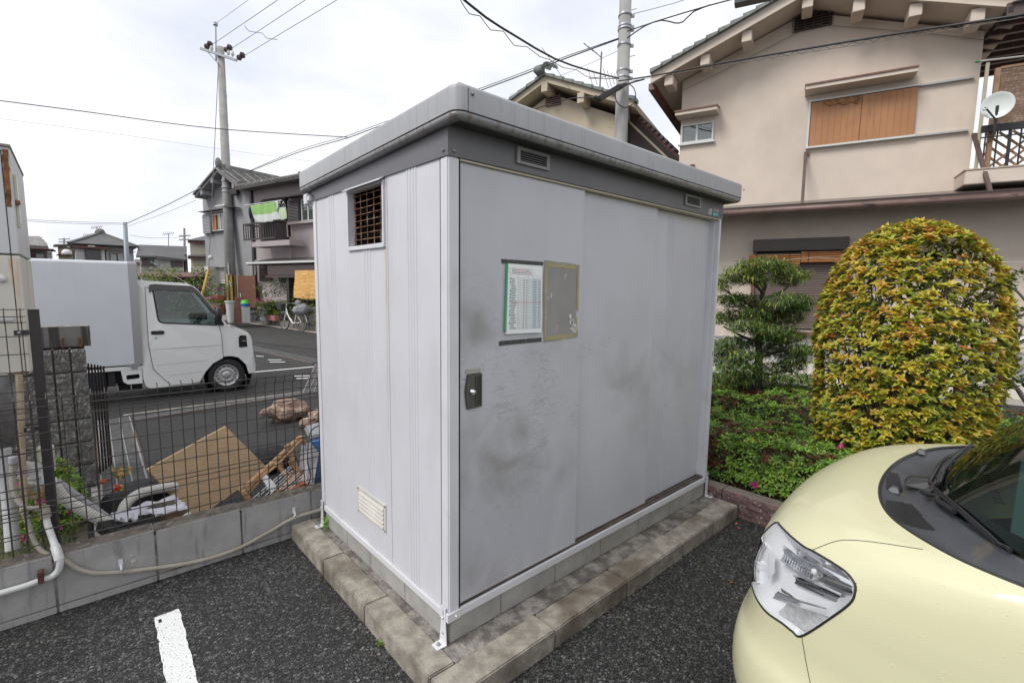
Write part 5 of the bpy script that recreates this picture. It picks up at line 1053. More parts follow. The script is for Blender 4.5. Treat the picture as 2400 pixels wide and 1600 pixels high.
b = MB(); h, n = hit(*poly_px([(900, 620)], 1700, 1200, 4.611)[0]); b.blob(h - n * .026, .009, .009, .009, 1, .0); b.build('bulb', mat('bulb_glass', (.75, .74, .7), rough=.05), hlo, smooth=True)
for i in range(14):
 t = i / 13; a = poly_px([(560 + 350 * t, 470 + 260 * t)], 1700, 1200, 4.611)[0]; c_ = (a[0] + 4, a[1] - 12); b = MB(); P_ = onsurf([a, c_], -.018)
 if len(P_) == 2: b.bar(P_[0], P_[1], .0018, .0018); b.build('fluting', ch1, hlo)
bb, _r = lens(.006, 1.0, 12, 6); lg = glassm('clear_lens', (.93, .94, .95), .05); bb.build('lens', lg, hlo, smooth=True)
b = MB(); P_ = onsurf(ringp, .0005); b.tube(P_, .0034, 6, closed=True); b.build('rim_seal', M['black'], hlo, smooth=True)
# cowl grilles
def C(x, y): return (1740 + x / 3.564, 1000 + y / 3.564)
def grille(pol, du, dv, r):
 P_ = [C(*p) for p in pol]; x0 = min(p[0] for p in P_); x1 = max(p[0] for p in P_); y0 = min(p[1] for p in P_); y1 = max(p[1] for p in P_); b = MB(); j = 0; y = y0
 while y < y1:
  x = x0 + (du / 2 if j % 2 else 0)
  while x < x1:
   yy = y + (x - x0) * .12
   if inside((x, yy), P_):
    h, n = hit(x, yy, bvc)
    if h is not None:
     h = h + n * .0012; u = Vector((1, 0, 0)) - n * n.x; u.normalize(); w_ = n.cross(u); k = [h + u * r * 1.5 * math.cos(a) + w_ * r * math.sin(a) for a in [i * 1.0472 for i in range(6)]]; b.add(k, [tuple(range(6))])
   x += du
  y += dv; j += 1
 o = b.build('grille_holes', M['dark'], cwo); o['kind'] = 'stuff'
grille([(1190, 605), (1420, 645), (1500, 740), (1615, 870), (1420, 835), (1290, 790), (1200, 690)], 5.6, 2.5, .0035)
grille([(1225, 378), (1300, 390), (1335, 500), (1335, 545), (1195, 520), (1200, 440)], 4.6, 2.2, .003)
for pc, dx in (((1270, 530), 1), ((1490, 215), .8)):
 h, n = hit(*C(*pc), bvc); b = MB(); b.hexa([h + Vector((-.035, -.02, 0)), h + Vector((.03, -.02, 0)), h + Vector((.03, .02, 0)), h + Vector((-.035, .02, 0)), h + Vector((-.02, -.012, .018)), h + Vector((.005, -.012, .018)), h + Vector((.005, .006, .018)), h + Vector((-.02, .006, .018))]); b.build('washer_nozzle', cowlm, cwo, bevel=.002)
# wipers
def wp(L_, bv, off): return onsurf([C(*p) for p in L_], off, bv)
wt = thing
def path(L_, r, nm, bvs, off, par, m=None, n=6):
 pts = []
 for p in dense(L_, 5):
  best = None
  for bv in bvs:
   h, nn_ = hit(*C(*p), bv)
   if h is not None and (best is None or (h - CAM).length < (best[0] - CAM).length): best = (h, nn_)
  if best: pts.append(best[0] + best[1] * off)
 b = MB(); b.tube(pts, r, n); return b.build(nm, m or M['black'], par)
w1 = path([(1540, 590), (1680, 650), (1830, 745)], .009, 'wiper', [bvc, bvg], .022, car)
path([(1640, 560), (1800, 680), (1960, 820), (2100, 940), (2250, 1075)], .006, 'blade', [bvc, bvg], .014, w1); path([(1660, 545), (1820, 665), (1980, 805), (2120, 925), (2260, 1060)], .003, 'blade_spine', [bvc, bvg], .024, w1)
w2 = path([(1590, 600), (1620, 480), (1720, 300), (1900, 170)], .007, 'wiper', [bvc, bvg], .020, car)
path([(1660, 500), (1680, 400), (1770, 280), (1915, 165)], .006, 'blade', [bvc, bvg], .012, w2); path([(1700, 500), (1730, 400), (1810, 300), (1930, 200)], .004, 'blade_spine', [bvc, bvg], .020, w2)
h, n = hit(*C(1540, 480), bvc); b = MB(); b.hexa([h + Vector((-.05, -.05, -.01)), h + Vector((.04, -.05, -.01)), h + Vector((.03, .07, -.01)), h + Vector((-.05, .06, -.01)), h + Vector((-.03, -.03, .035)), h + Vector((.01, -.03, .035)), h + Vector((0, .05, .022)), h + Vector((-.04, .05, .022))]); b.build('wiper_pivot_cover', M['black'], car, bevel=.004)
# dashboard seen through the glass
b = MB(); b.hexa([(.56, -2.7, .80), (1.96, -2.7, .80), (1.96, -1.9, .86), (.56, -1.9, .86), (.60, -2.45, 1.05), (1.92, -2.45, 1.05), (1.90, -1.62, .985), (.62, -1.62, .985)]); b.build('dashboard', mat('dark_dashboard', (.085, .12, .115), rough=.7), car, bevel=.03)
for L_ in (((2020, 385), (2060, 385), (2190, 640), (2110, 630)), ((2120, 205), (2190, 210), (2080, 340), (2030, 330))):
 P_ = [vp(*C(*p), (0, 0, 1.035), (0, -.14, 1)) for p in L_]; b = MB()
 for i in range(14): t = i / 13; b.bar(P_[0].lerp(P_[3], t), P_[1].lerp(P_[2], t), .006, .004)
 o = b.build('demister_slots', M['dark'], car); o['kind'] = 'stuff'
for x_, a in ((.50, -1), (2.02, 1)):
 for y_ in (-1.72, -4.0): tyre((x_, y_, .29), (a, 0, 0), .29, .17, car); b = MB(); b.lathe((x_ - a * .02, y_, .31), [(.01, 0), (.33, 0), (.33, .10)], 24, (a, 0, 0), False); b.build('wheel_arch', TD, car)
# rain drops on the paint
rr = random.Random(12); b = MB(); c = 0
while c < 130:
 x, y = rr.uniform(1900, 2400), rr.uniform(1290, 1600); h, n = hit(x, y)
 if h is None or inside((x, y), HLp): continue
 r = rr.uniform(.0008, .0024); u = n.orthogonal().normalized(); v = n.cross(u); k = [h + (u * math.cos(a) + v * math.sin(a)) * r for a in [i * .785 for i in range(8)]]; b.add(k + [h + n * r * .6], [(i, (i + 1) % 8, 8) for i in range(8)]); c += 1
o = b.build('rain_drops', cream, car, smooth=True); o['kind'] = 'stuff'
# ================================================================ beige stucco house on the right
stu = mat('beige_stucco', (.64, .55, .47), (.60, .515, .44), 3, rough=.9, bump=.35, bs=55, bd=5, c3=(.46, .38, .32), ss=(1.2, 1.2, .8), slo=.55, shi=.75, sfac=.35)
brn = mat('brown_painted_metal', (.115, .075, .065), (.085, .055, .05), 12, rough=.5); brn2 = mat('red_brown_hood', (.23, .11, .075), (.16, .08, .06), 10, rough=.45)
til = mat('grey_green_tile', (.20, .22, .205), (.15, .16, .15), 14, rough=.55); wfr = mat('aluminium_window_frame', (.62, .63, .62), rough=.4); alr = mat('grey_rail', (.40, .40, .40), rough=.45)
cur = mat('grey_curtain', (.30, .30, .30), (.24, .24, .24), 14, rough=.9); wgl = glassm('house_window_glass', (.75, .78, .78), .10)
RF = Fr((8.6, 2.2), -72)
rh = thing('beige_house', 'two-storey beige stucco house with a tiled gable roof and orange brown shutters', 'house', tuple(RF.pt(.6, -3, 0)))
b = MB(); hw = [(-1.47, 0), (7.5, 0), (7.5, 3.45), (3.0, 3.45), (3.0, 5.72), (.6, 6.60), (-1.47, 5.84)]
b.prism([RF.pt(s_, 0, z) for s_, z in hw], RF.n * -7); b.build('wall', stu, rh)
for sgn, (s0, z0), (s1, z1) in ((-1, (-1.95, 5.665), (.62, 6.61)), (1, (.62, 6.61), (3.30, 5.665))):
 b = MB(); b.prism([RF.pt(s0, .6, z0 + .02), RF.pt(s1, .6, z1 + .02), RF.pt(s1, .6, z1 + .16), RF.pt(s0, .6, z0 + .16)], RF.n * -8); b.build('roof', stu, rh)
 b = MB(); b.prism([RF.pt(s0, .64, z0 - .0), RF.pt(s1, .64, z1 + .0), RF.pt(s1, .64, z1 + .17), RF.pt(s0, .64, z0 + .17)], RF.n * -.07); b.build('bargeboard', stu, rh)
 n = 13
 for i in range(n):
  t0, t1 = i / n, (i + 1.18) / n; lift = .0; a = (s0 + (s1 - s0) * t0, z0 + (z1 - z0) * t0); c_ = (s0 + (s1 - s0) * t1, z0 + (z1 - z0) * t1)
  hi = .035 if sgn < 0 else .0; ho = .0 if sgn < 0 else .035
  b = MB(); P_ = [RF.pt(a[0], .72, a[1] + .165 + ho), RF.pt(c_[0], .72, c_[1] + .165 + hi - .035 * (sgn < 0) * 0), RF.pt(c_[0], .72, c_[1] + .215 + (0 if sgn < 0 else 0)), RF.pt(a[0], .72, a[1] + .215 + .03)]
  if sgn < 0: P_ = [RF.pt(a[0], .72, a[1] + .165), RF.pt(c_[0], .72, c_[1] + .165), RF.pt(c_[0], .72, c_[1] + .200), RF.pt(a[0], .72, a[1] + .245)]
  else: P_ = [RF.pt(a[0], .72, a[1] + .165), RF.pt(c_[0], .72, c_[1] + .165), RF.pt(c_[0], .72, c_[1] + .245), RF.pt(a[0], .72, a[1] + .200)]
  b.prism(P_, RF.n * -.30); b.build('tile', til, rh)
 b = MB(); b.prism([RF.pt(s0, .42, z0 + .161), RF.pt(s1, .42, z1 + .161), RF.pt(s1, .42, z1 + .22), RF.pt(s0, .42, z0 + .22)], RF.n * -7.5); b.build('roof_tiles', til, rh)
for s_ in (-1.62, -.98, -.30, .60, 1.32, 2.05, 2.78):
 z = 5.665 + (6.61 - 5.665) * ((s_ + 1.95) / 2.57 if s_ < .62 else (3.30 - s_) / 2.68); b = MB(); b.fbox(RF, s_ - .08, s_ + .08, .18, .57, z - .19, z - .005); b.build('purlin_end', stu, rh, bevel=.008)
b = MB(); b.fbox(RF, -2.02, -1.9, .5, -6, 5.60, 5.72); b.build('gutter', brn2, rh)
def win2(par, fr, s0, s1, z0, z1, d=.0, frame=.03, split=None, cu_=cur, fm_=wfr, nm='window', depth=.05):
 b = MB(); e = frame
 for q in ((s0, s1, z0, z0 + e), (s0, s1, z1 - e, z1), (s0, s0 + e, z0 + e, z1 - e), (s1 - e, s1, z0 + e, z1 - e)): b.fbox(fr, q[0], q[1], d + .002, d + depth, q[2], q[3])
 o = b.build(nm, fm_, par)
 for k in (split or []): b = MB(); b.fbox(fr, k - e * .6, k + e * .6, d + .002, d + depth * .8, z0 + e, z1 - e); b.build('mullion', fm_, o)
 b = MB(); b.fbox(fr, s0 + e, s1 - e, d + .001, d + .006, z0 + e, z1 - e); b.build('curtain', cu_, o)
 ed = [s0 + e] + list(split or []) + [s1 - e]
 for a, c_ in zip(ed, ed[1:]): b = MB(); b.fbox(fr, a + .01, c_ - .01, d + .018, d + .021, z0 + e, z1 - e); b.build('pane', wgl, o)
 return o
w_ = win2(rh, RF, -1.47 + .02, -.84, 4.62, 4.98, split=[-1.15]); w_['label'] = 'small white sliding window'
b = MB(); b.fbox(RF, -1.50, -.81, 0, .07, 4.585, 4.615); b.build('sill', wfr, w_)
def hood(s0, s1, z, d, par):
 b = MB(); b.prism([RF.pt(s0, 0, z + .09), RF.pt(s0, d, z + .03), RF.pt(s0, d, z - .03), RF.pt(s0, 0, z - .03)], RF.t * (s1 - s0)); o = b.build('window_hood', stu, par)
 b = MB(); b.prism([RF.pt(s0 - .01, 0, z + .115), RF.pt(s0 - .01, d + .02, z + .055), RF.pt(s0 - .01, d + .02, z + .030), RF.pt(s0 - .01, 0, z + .091)], RF.t * (s1 - s0 + .02)); b.build('hood_flashing', brn2, o)
hood(-1.52, -.76, 5.12, .34, rh); hood(.66, 2.18, 5.20, .36, rh)
# shutters with pressed ribs
shm = mat('orange_brown_shutter', (.42, .20, .085), (.36, .165, .07), 3, rough=.5, c3=(.10, .06, .04), ss=(7, 7, 1.0), slo=.63, shi=.75, sfac=.7)
for k, (s0, s1) in enumerate(((.775, 1.51), (1.515, 2.25))):
 o = None; n = 8
 for i in range(n):
  a = s0 + (s1 - s0) * i / n; c_ = s0 + (s1 - s0) * (i + 1) / n; b = MB(); b.fbox(RF, a + .004, c_ - .004, .015, .045 + .012 * k, 4.285, 5.03); q = b.build('shutter_board', shm, rh)
 b = MB(); b.fbox(RF, s0, s1, .005, .04 + .012 * k, 4.285, 5.03); b.build('shutter_back', shm, rh)
b = MB()
sm = [(.80, .02), (.86, .05), (.95, .02), (1.05, .07), (1.16, .05), (1.27, .09), (1.36, .06), (1.45, .1), (1.50, .03)]
b = MB(); b.prism([RF.pt(s_, .061, 5.03) for s_ in (1.50, .95)] + [RF.pt(s_ + .0, .061, 5.02 - d_ * 1.3) for s_, d_ in sm[2:]], RF.n * -.0015); b.build('soot_stain', mat('soot', (.17, .085, .045), (.38, .18, .075), 30, .4, .6, .8), rh)
b = MB(); b.fbox(RF, .735, .765, 0, .06, 4.24, 5.06); b.fbox(RF, .735, 2.27, 0, .075, 5.04, 5.065); b.fbox(RF, .735, 2.27, 0, .085, 4.245, 4.275); b.build('shutter_frame', wfr, rh)
for z in (5.045, 4.255): b = MB(); b.fbox(RF, 2.275, 2.93, 0, .06, z - .012, z + .016); b.build('shutter_rail', alr, rh)
b = MB(); b.fbox(RF, .42, .98, .001, .01, 6.30, 6.56); b.build('vent_back', M['dark'], rh)
vg = thing
for i in range(6): b = MB(); b.fbox(RF, .38, 1.0, .03, .045, 6.30 + i * .045, 6.312 + i * .045); b.build('vent_bar', brn, rh)
for i in range(5): b = MB(); s_ = .46 + i * .12; b.fbox(RF, s_, s_ + .012, .045, .06, 6.27, 6.58); b.build('vent_bar', brn, rh)
# canopy and gutter over the ground floor
b = MB(); b.prism([RF.pt(-1.6, .02, 3.34), RF.pt(-1.6, .86, 3.17), RF.pt(-1.6, .86, 3.155), RF.pt(-1.6, .02, 3.325)], RF.t * 6.2); b.build('canopy_sheet', mat('smoky_brown_sheet', (.06, .045, .04), rough=.25), rh)
b = MB(); b.cyl(RF.pt(-1.6, .86, 3.09), RF.pt(4.6, .86, 3.07), .048, 14); b.build('gutter', mat('copper_brown_gutter', (.20, .125, .105), (.14, .085, .075), 4, rough=.4, c3=(.04, .03, .03), ss=(3, 3, 12), slo=.6, shi=.7), rh, smooth=True)
b = MB(); b.fbox(RF, -1.6, 4.6, .80, .85, 3.12, 3.16); b.build('canopy_beam', brn, rh)
for s_ in (-1.2, -.4, .4, 1.2, 2.0, 2.8, 3.6): b = MB(); b.bar(RF.pt(s_, .02, 3.31), RF.pt(s_, .82, 3.14), .04, .03); b.build('canopy_rafter', brn, rh)
for s_, s2 in ((.74, .74), (3.0, 3.09), (-1.22, -1.28)):
 b = MB(); b.bar(RF.pt(s_, .03, 4.19), RF.pt(s2, .80, 3.13), .05, .04); b.build('canopy_brace', brn, rh)
 b = MB(); b.fbox(RF, s_ + .02, s_ + .06, 0, .04, 4.13, 4.20); b.build('brace_plate', mat('rusty_plate', (.2, .09, .05), rough=.8), rh)
# lower window with roller shutter
lw_ = thing
b = MB(); b.fbox(RF, -.005, 1.50, 0, .17, 2.44, 2.66); b.build('shutter_box', mat('dark_brown_box', (.055, .036, .028), (.06, .05, .047), 3, rough=.4), rh, bevel=.006)
for i in range(32): z = 1.02 + i * .0435; b = MB(); b.fbox(RF, .06, 1.46, .01, .045, z, z + .036); b.build('shutter_slat', mat('brown_grey_slat', (.17, .13, .115), rough=.5) if i == 0 else bpy.data.materials['brown_grey_slat'], rh)
b = MB(); b.fbox(RF, .06, 1.46, .0, .02, 1.0, 2.44); b.build('shutter_back', M['dark'], rh)
b = MB(); b.fbox(RF, .0, .06, 0, .08, .95, 2.44); b.fbox(RF, 1.46, 1.52, 0, .08, .95, 2.44); b.fbox(RF, 0, 1.52, 0, .10, .90, .955); b.build('shutter_surround', mat('reddish_brown_frame', (.17, .075, .055), rough=.45), rh)
bam = mat('orange_bamboo', (.46, .20, .06), (.36, .15, .045), 3, rough=.6, c3=(.22, .09, .03), ss=(1, 1, 60), slo=.5, shi=.6)
for s0, s1, z0 in ((-.06, .78, 2.20), (.79, 1.56, 2.24)):
 b = MB()
 for i in range(5): b.cyl(RF.pt(s0, .20 - (i % 2) * .01, z0 + i * .038), RF.pt(s1, .20 - (i % 2) * .01, z0 + i * .038), .022, 8)
 o = b.build('bamboo_blind', bam, rh)
 for q in (.15, .8): s_ = s0 + (s1 - s0) * q; b = MB(); b.tube([RF.pt(s_, .225, z0 - .02), RF.pt(s_, .23, z0 + .2)], .004, 4); b.build('blind_cord', M['dark'], o)
# base and apron
cb = mat('grey_render_base', (.40, .40, .385), (.34, .34, .33), 2, rough=.9, bump=.1, bs=60); cp = mat('cream_apron', (.56, .53, .48), (.48, .45, .40), 2, rough=.9)
b = MB(); b.fbox(RF, -1.5, 6, 0, .03, .0, .79); b.fbox(RF, -1.5, 6, 0, .045, .775, .79); b.build('base', cb, rh)
b = MB(); b.prism([RF.pt(-3, .03, .38), RF.pt(-3, .34, .10), RF.pt(-3, .34, 0), RF.pt(-3, .03, 0)], RF.t * 11); tag(b.build('pavement', cp), kind='structure', label='sloping cream concrete strip at the foot of the house')
b = MB(); b.fbox(RF, .86, 1.10, .03, .036, .52, .70); b.build('air_vent', M['dark'], rh)
# thin sagging strings on the wall
def wire(label, pts, r, m=None, cat='cable', name='cable', group=None, sm=True):
 b = MB(); b.tube(spline(pts, .4) if sm else pts, r, 5); return tag(b.build(name, m or M['black'], smooth=True), label, cat, group)
def rp_(x, y, d=.05): s_, z = RF.at(x, y, d); return RF.pt(s_, d, z)
gw_ = mat('grey_wire', (.16, .14, .13), rough=.6)
for nm, L_ in (('left', [(1910, 56), (1800, 112), (1700, 164), (1600, 212)]), ('right', [(1912, 58), (2050, 68), (2200, 82), (2306, 94)])):
 b = MB(); b.tube([rp_(*p) for p in L_], .004, 4); b.build('wall_wire', gw_, rh)
# balcony at the right corner
bl = thing('balcony', 'right hand balcony of the beige house with lattice, dark railing and brown pergola roof', 'balcony', tuple(RF.pt(4.2, .3, 3.4)))
BD = .55
s_b, z_b = RF.at(2263, 400, BD); s_c, z_c = RF.at(2264, 433, BD)
b = MB(); b.fbox(RF, s_b, 7, 0.005, BD, z_c, z_b); b.build('parapet', stu, bl, bevel=.01)
b = MB(); b.fbox(RF, s_b - .01, 7, .0, BD + .012, z_b, z_b + .02); b.build('coping', mat('stained_coping', (.5, .44, .38), (.4, .3, .22), 9, rough=.8), bl)
def rr_(x, y, d): s_, z = RF.at(x, y, d); return s_, z
zr = rr_(2320, 302, .3)[1]; zr2 = rr_(2320, 314, .3)[1]; s0 = 3.02
b = MB(); b.fbox(RF, s0, 7, .28, .33, zr - .05, zr + .05); b.build('handrail', M['black'], bl)
b = MB(); b.fbox(RF, s0, 7, .29, .32, zr - .13, zr - .115); b.build('rail', M['black'], bl)
for i in range(22): s_ = s0 + .05 + i * .13; b = MB(); b.fbox(RF, s_, s_ + (.035 if i in (2, 10) else .014), .29, .32, z_b, zr); b.build('baluster', M['black'], bl)
lat = mat('wooden_lattice', (.36, .22, .13), (.26, .16, .10), 8, rough=.7)
for i in range(30):
 for sg in (1, -1):
  s1 = 3.1 + i * .155; L1 = .55; a = RF.pt(s1 if sg > 0 else s1, .20 if sg > 0 else .18, z_b + .02); c_ = RF.pt(s1 + sg * .62, .20 if sg > 0 else .18, z_b + .60)
  if (s1 + sg * .62) < 3.08: k = (3.1 - s1) / (sg * .62) if sg < 0 else 1; c_ = a.lerp(c_, max(.02, k))
  b = MB(); b.bar(a, c_, .032, .012, up=RF.n); b.build('lattice_strip', lat, bl)
scr = mat('bark_reed_screen', (.24, .155, .105), (.36, .30, .26), 26, .5, .62, .9, bump=.5, bs=60, c3=(.14, .085, .06), ss=(2, 2, 34), slo=.45, shi=.6, sfac=.8)
z1 = rr_(2330, 165, .22)[1]; b = MB(); b.fbox(RF, 3.18, 7, .20, .23, zr + .04, z1); b.build('reed_screen', scr, bl)
b = MB(); b.fbox(RF, 3.12, 3.18, .19, .25, zr - .6, z1 + .02); b.fbox(RF, 3.18, 7, .19, .24, z1, z1 + .035); b.build('screen_frame', lat, bl)
b = MB(); b.fbox(RF, 3.03, 3.07, .1, .14, z_b, 5.2); b.build('drain_pipe', mat('cream_pipe', (.5, .46, .36), rough=.6), bl)
wsh = mat('translucent_roof_sheet', (.55, .53, .55), rough=.4)
for i in range(9):
 d = .62 - i * .36; z = 5.62 - .0 * i; b = MB(); b.fbox(RF, 3.06, 7, d, d + .07, z - .02 + .02 * i, z + .09 + .02 * i); b.build('pergola_beam', brn, bl)
b = MB(); b.quad(RF.pt(3.1, .75, 5.76), RF.pt(7, .75, 5.76), RF.pt(7, -2.6, 5.96), RF.pt(3.1, -2.6, 5.96)); b.build('pergola_sheet', wsh, bl)
for i in range(3): b = MB(); b.bar(RF.pt(3.1 + i * .9, -2.4, 5.85), RF.pt(3.1 + i * .9, .7, 5.68), .05, .07); b.build('pergola_rafter', M['black'], bl)
b = MB(); b.fbox(RF, 3.06, 7, .62, .68, 5.60, 5.78); b.build('fascia_board', brn, bl)
b = MB(); b.cyl(rp_(2288, 145, .45), rp_(2400, 132, .45), .014, 8); o = b.build('laundry_pole', alr, bl); b = MB(); b.cyl(rp_(2286, 145.5, .45), rp_(2297, 144, .45), .018, 8); b.build('green_cap', mat('green_cap', (.05, .22, .06), rough=.5), o)
dn = thing('satellite_dish', 'white round satellite dish on the balcony rail', 'satellite dish', tuple(rp_(2336, 300, .45)))
s_, z = rr_(2338, 247, .5); c0 = RF.pt(s_, .5, z); ax = (CAM - c0 + Vector((0, 0, 2.4))).normalized()
b = MB(); b.lathe(c0, [(.002, -.030), (.08, -.024), (.14, -.009), (.178, .010), (.184, .010), (.178, .003), (.14, -.018), (.08, -.033), (.002, -.040)], 36, ax, False); b.build('reflector', mat('dish_white', (.66, .70, .68), rough=.45), dn, smooth=True)
u = ax.cross(Vector((0, 0, 1))).normalized(); v = u.cross(ax); q = c0 + u * .13 - v * .03 + ax * .14
b = MB(); b.bar(c0 - v * .2, q, .018, .014); b.build('feed_arm', M['black'], dn); b = MB(); b.cyl(q, q - ax * .07, .034, 12); b.build('receiver', wfr, dn)
b = MB(); b.cyl(c0 - ax * .03, c0 - ax * .03 - Vector((0, 0, .42)), .02, 8); b.build('mast', M['black'], dn)
# ================================================================ cream house behind the pole
cst = mat('cream_stucco', (.54, .47, .36), (.48, .41, .31), 2, rough=.9, bump=.2, bs=40, c3=(.22, .18, .14), ss=(1, 1, .9), slo=.6, shi=.75, sfac=.3)
h2 = thing('cream_house', 'cream stucco house with a grey tiled gable, showing above the shed roof', 'house', tuple(RF.pt(-4, -4, 0)))
b = MB(); b.prism([RF.pt(*p) for p in ((-6.2, -.4, 0), (-2.75, -.4, 0), (-2.75, -.4, 5.45), (-4.57, -.4, 6.30), (-6.2, -.4, 5.5))], RF.n * -6); b.build('wall', cst, h2)
for (s0, z0, s1, z1) in ((-6.6, 5.50, -4.55, 6.42), (-4.55, 6.42, -2.45, 5.52)):
 b = MB(); b.prism([RF.pt(s0, .0, z0), RF.pt(s1, .0, z1), RF.pt(s1, .0, z1 + .13), RF.pt(s0, .0, z0 + .13)], RF.n * -6.5); b.build('bargeboard', cst, h2)
 for i in range(9):
  t0, t1 = i / 9, (i + 1.15) / 9; up = s0 < -5; b = MB(); a = (s0 + (s1 - s0) * t0, z0 + (z1 - z0) * t0); c_ = (s0 + (s1 - s0) * t1, z0 + (z1 - z0) * t1)
  b.prism([RF.pt(a[0], .07, a[1] + .13), RF.pt(c_[0], .07, c_[1] + .13), RF.pt(c_[0], .07, c_[1] + (.17 if up else .21)), RF.pt(a[0], .07, a[1] + (.21 if up else .17))], RF.n * -.3); b.build('tile', til, h2)
for s_, z in ((-4.55, 6.42), (-3.65, 6.02), (-2.72, 5.62)): b = MB(); b.fbox(RF, s_ - .08, s_ + .08, -.4, .02, z - .22, z); b.build('purlin_end', cst, h2, bevel=.006)
b = MB(); b.blob(RF.pt(-4.66, .08, 6.66), .13, .13, .11, 3, .2); b.build('ridge_end_tile', til, h2, smooth=True)
for i in range(4): b = MB(); b.tube([RF.pt(-4.5 + i * .06 + .09 * math.cos(a), .05, 6.66 + .06 - i * .03 + .09 * math.sin(a)) for a in [math.pi * k / 6 for k in range(7)]], .03, 6); b.build('ridge_tile', til, h2)
b = MB(); b.fbox(RF, -4.68, -4.32, -.4, -.36, 6.02, 6.20); b.build('vent_back', M['dark'], h2)
for i in range(5): b = MB(); b.fbox(RF, -4.70, -4.30, -.36, -.34, 6.01 + i * .045, 6.03 + i * .045); b.build('vent_bar', brn2, h2)
rdf = mat('dark_red_fascia', (.12, .03, .025), rough=.5); dks = mat('shaded_soffit_tone', (.05, .04, .036), rough=.85)
e0_, e1_ = RF.at(1474, 252, -.6), RF.at(1580, 352, -.6)
def q_(t, dz=0): return RF.pt(e0_[0] + (e1_[0] - e0_[0]) * t, -.6, e0_[1] + (e1_[1] - e0_[1]) * t + dz)
b = MB(); b.prism([q_(0, -.10), q_(1.2, -.10), q_(1.2, 0), q_(0, 0)], RF.n * -.2); b.build('eave_fascia', rdf, h2)
for i in range(12): b = MB(); t = i / 11; b.fbox(RF, 0, .01, 0, .01, 0, .01); b = MB(); p = q_(t); b.tube([p + RF.n * .04 + Vector((0, 0, .015)), p - RF.n * .3 + Vector((0, 0, .03))], .045, 8); b.build('eave_tile', mat('dark_eave_tile', (.10, .09, .085), rough=.6) if i == 0 else bpy.data.materials['dark_eave_tile'], h2)
b = MB(); b.prism([q_(0, -.10), q_(1.2, -.10), RF.pt(-1.3, -.62, 2.5), RF.pt(-2.76, -.62, 2.5), RF.pt(-2.76, -.62, 5.3)], RF.n * -4); b.build('shaded_side', dks, h2)  # wall coloured dark to paint the shade under the roof
b = MB(); b.prism([q_(0, -.32), q_(1.2, -.32), q_(1.2, -.26), q_(0, -.26)], RF.n * -.05 ); b.build('eave_board', cst, h2)
# antennas over the cream house
an = thing('television_antenna', 'tall rooftop antenna with two yagi arrays in front of the cream house', 'antenna', tuple(RF.pt(-3.4, -.6, 5.6)))
def ap(x, y): return vp(x, y, RF.P + RF.n * -.6, RF.n)
b = MB(); b.cyl(ap(1405, 225), ap(1410, 122), .018, 6); b.build('mast', gw_, an)
b = MB(); b.cyl(ap(1368, 102), ap(1412, 137), .010, 5); b.build('boom', gw_, an)
b = MB(); b.cyl(ap(1380, 184), ap(1452, 185), .010, 5); b.build('boom', gw_, an)
for k, (x, y, dx, dy_) in enumerate([(1374, 107, 5, -6), (1384, 115, 5, -6), (1394, 122, 5, -6), (1402, 129, 6, -7), (1384, 184, 7, -26), (1395, 184, 5, -17), (1420, 185, 6, -24), (1428, 185, 5, -20), (1436, 185, 4, -14), (1444, 185, 4, -12)]):
 b = MB(); b.cyl(ap(x - dx, y + dy_), ap(x + dx, y - dy_ * .9), .006, 4); b.build('element', gw_, an)
# ================================================================ houses across the street, left
KF = Fr((6.6, 17.0), -74)
def N_(x, y): return (440 + x / 6.534, 370 + y / 6.534)
def O2(x, y): return (440 + x / 6.534, 580 + y / 6.534)
def ka(p, d=0): return KF.at(p[0], p[1], d)
mau = mat('mauve_stucco', (.40, .345, .35), (.36, .31, .315), 2, rough=.9, bump=.2, bs=40, c3=(.28, .24, .24), ss=(1, 1, .5), slo=.55, shi=.75, sfac=.4)
gst = mat('mid_grey_stucco', (.30, .30, .31), (.27, .27, .28), 2, rough=.9, bump=.2, bs=40, c3=(.24, .23, .22), ss=(2, 2, .4), slo=.55, shi=.7, sfac=.5)
ktl = mat('old_grey_kawara', (.22, .215, .21), (.14, .135, .13), 8, rough=.6, c3=(.30, .29, .27), ss=(4, 4, 4), slo=.55, shi=.65)
dbr = mat('dark_brown_timber', (.04, .032, .03), rough=.5)
def kbox(par, nm, m, p0, p1, d0, d1, da=None, bevel=0):
 s0, z0 = ka(p0, d1 if da is None else da); s1, z1 = ka(p1, d1 if da is None else da); b = MB(); b.fbox(KF, min(s0, s1), max(s0, s1), d0, d1, min(z0, z1), max(z0, z1)); return b.build(nm, m, par, bevel=bevel)
h3 = thing('mauve_house', 'two-storey mauve stucco house with a laundry balcony, left of the shed', 'house', tuple(KF.pt(-2, -4, 0)))
cs_, ct_ = ka(N_(940, 480)); csb = ka(O2(1060, 800))[0]; S0 = -5.75; SE = 4.0
op0, op1 = ka(N_(1045, 700)), ka(N_(1500, 575)); ozb = 3.42
b = MB(); panel(b, [(S0, 0), (SE, 0), (SE, 6.02), (S0, 6.02)], [rpoly([(-5.25, ozb), (-3.02, ozb), (-3.02, 5.42), (-5.25, 5.42)], [.02, .02, .35, .35])], lambda u, z, o: KF.pt(u, -o, z), .16); b.build('wall', mau, h3)
b = MB(); b.fbox(KF, S0, SE, -7, -6.8, 0, 6); b.fbox(KF, S0, S0 + .1, -7, -.161, 0, 6.02); b.fbox(KF, SE - .1, SE, -7, -.161, 0, 6); b.build('side_walls', mau, h3)
b = MB(); b.fbox(KF, -5.6, -2.6, -1.6, -1.5, 3.2, 5.9); b.build('balcony_back', mat('dim_room', (.06, .05, .05), rough=.9), h3)
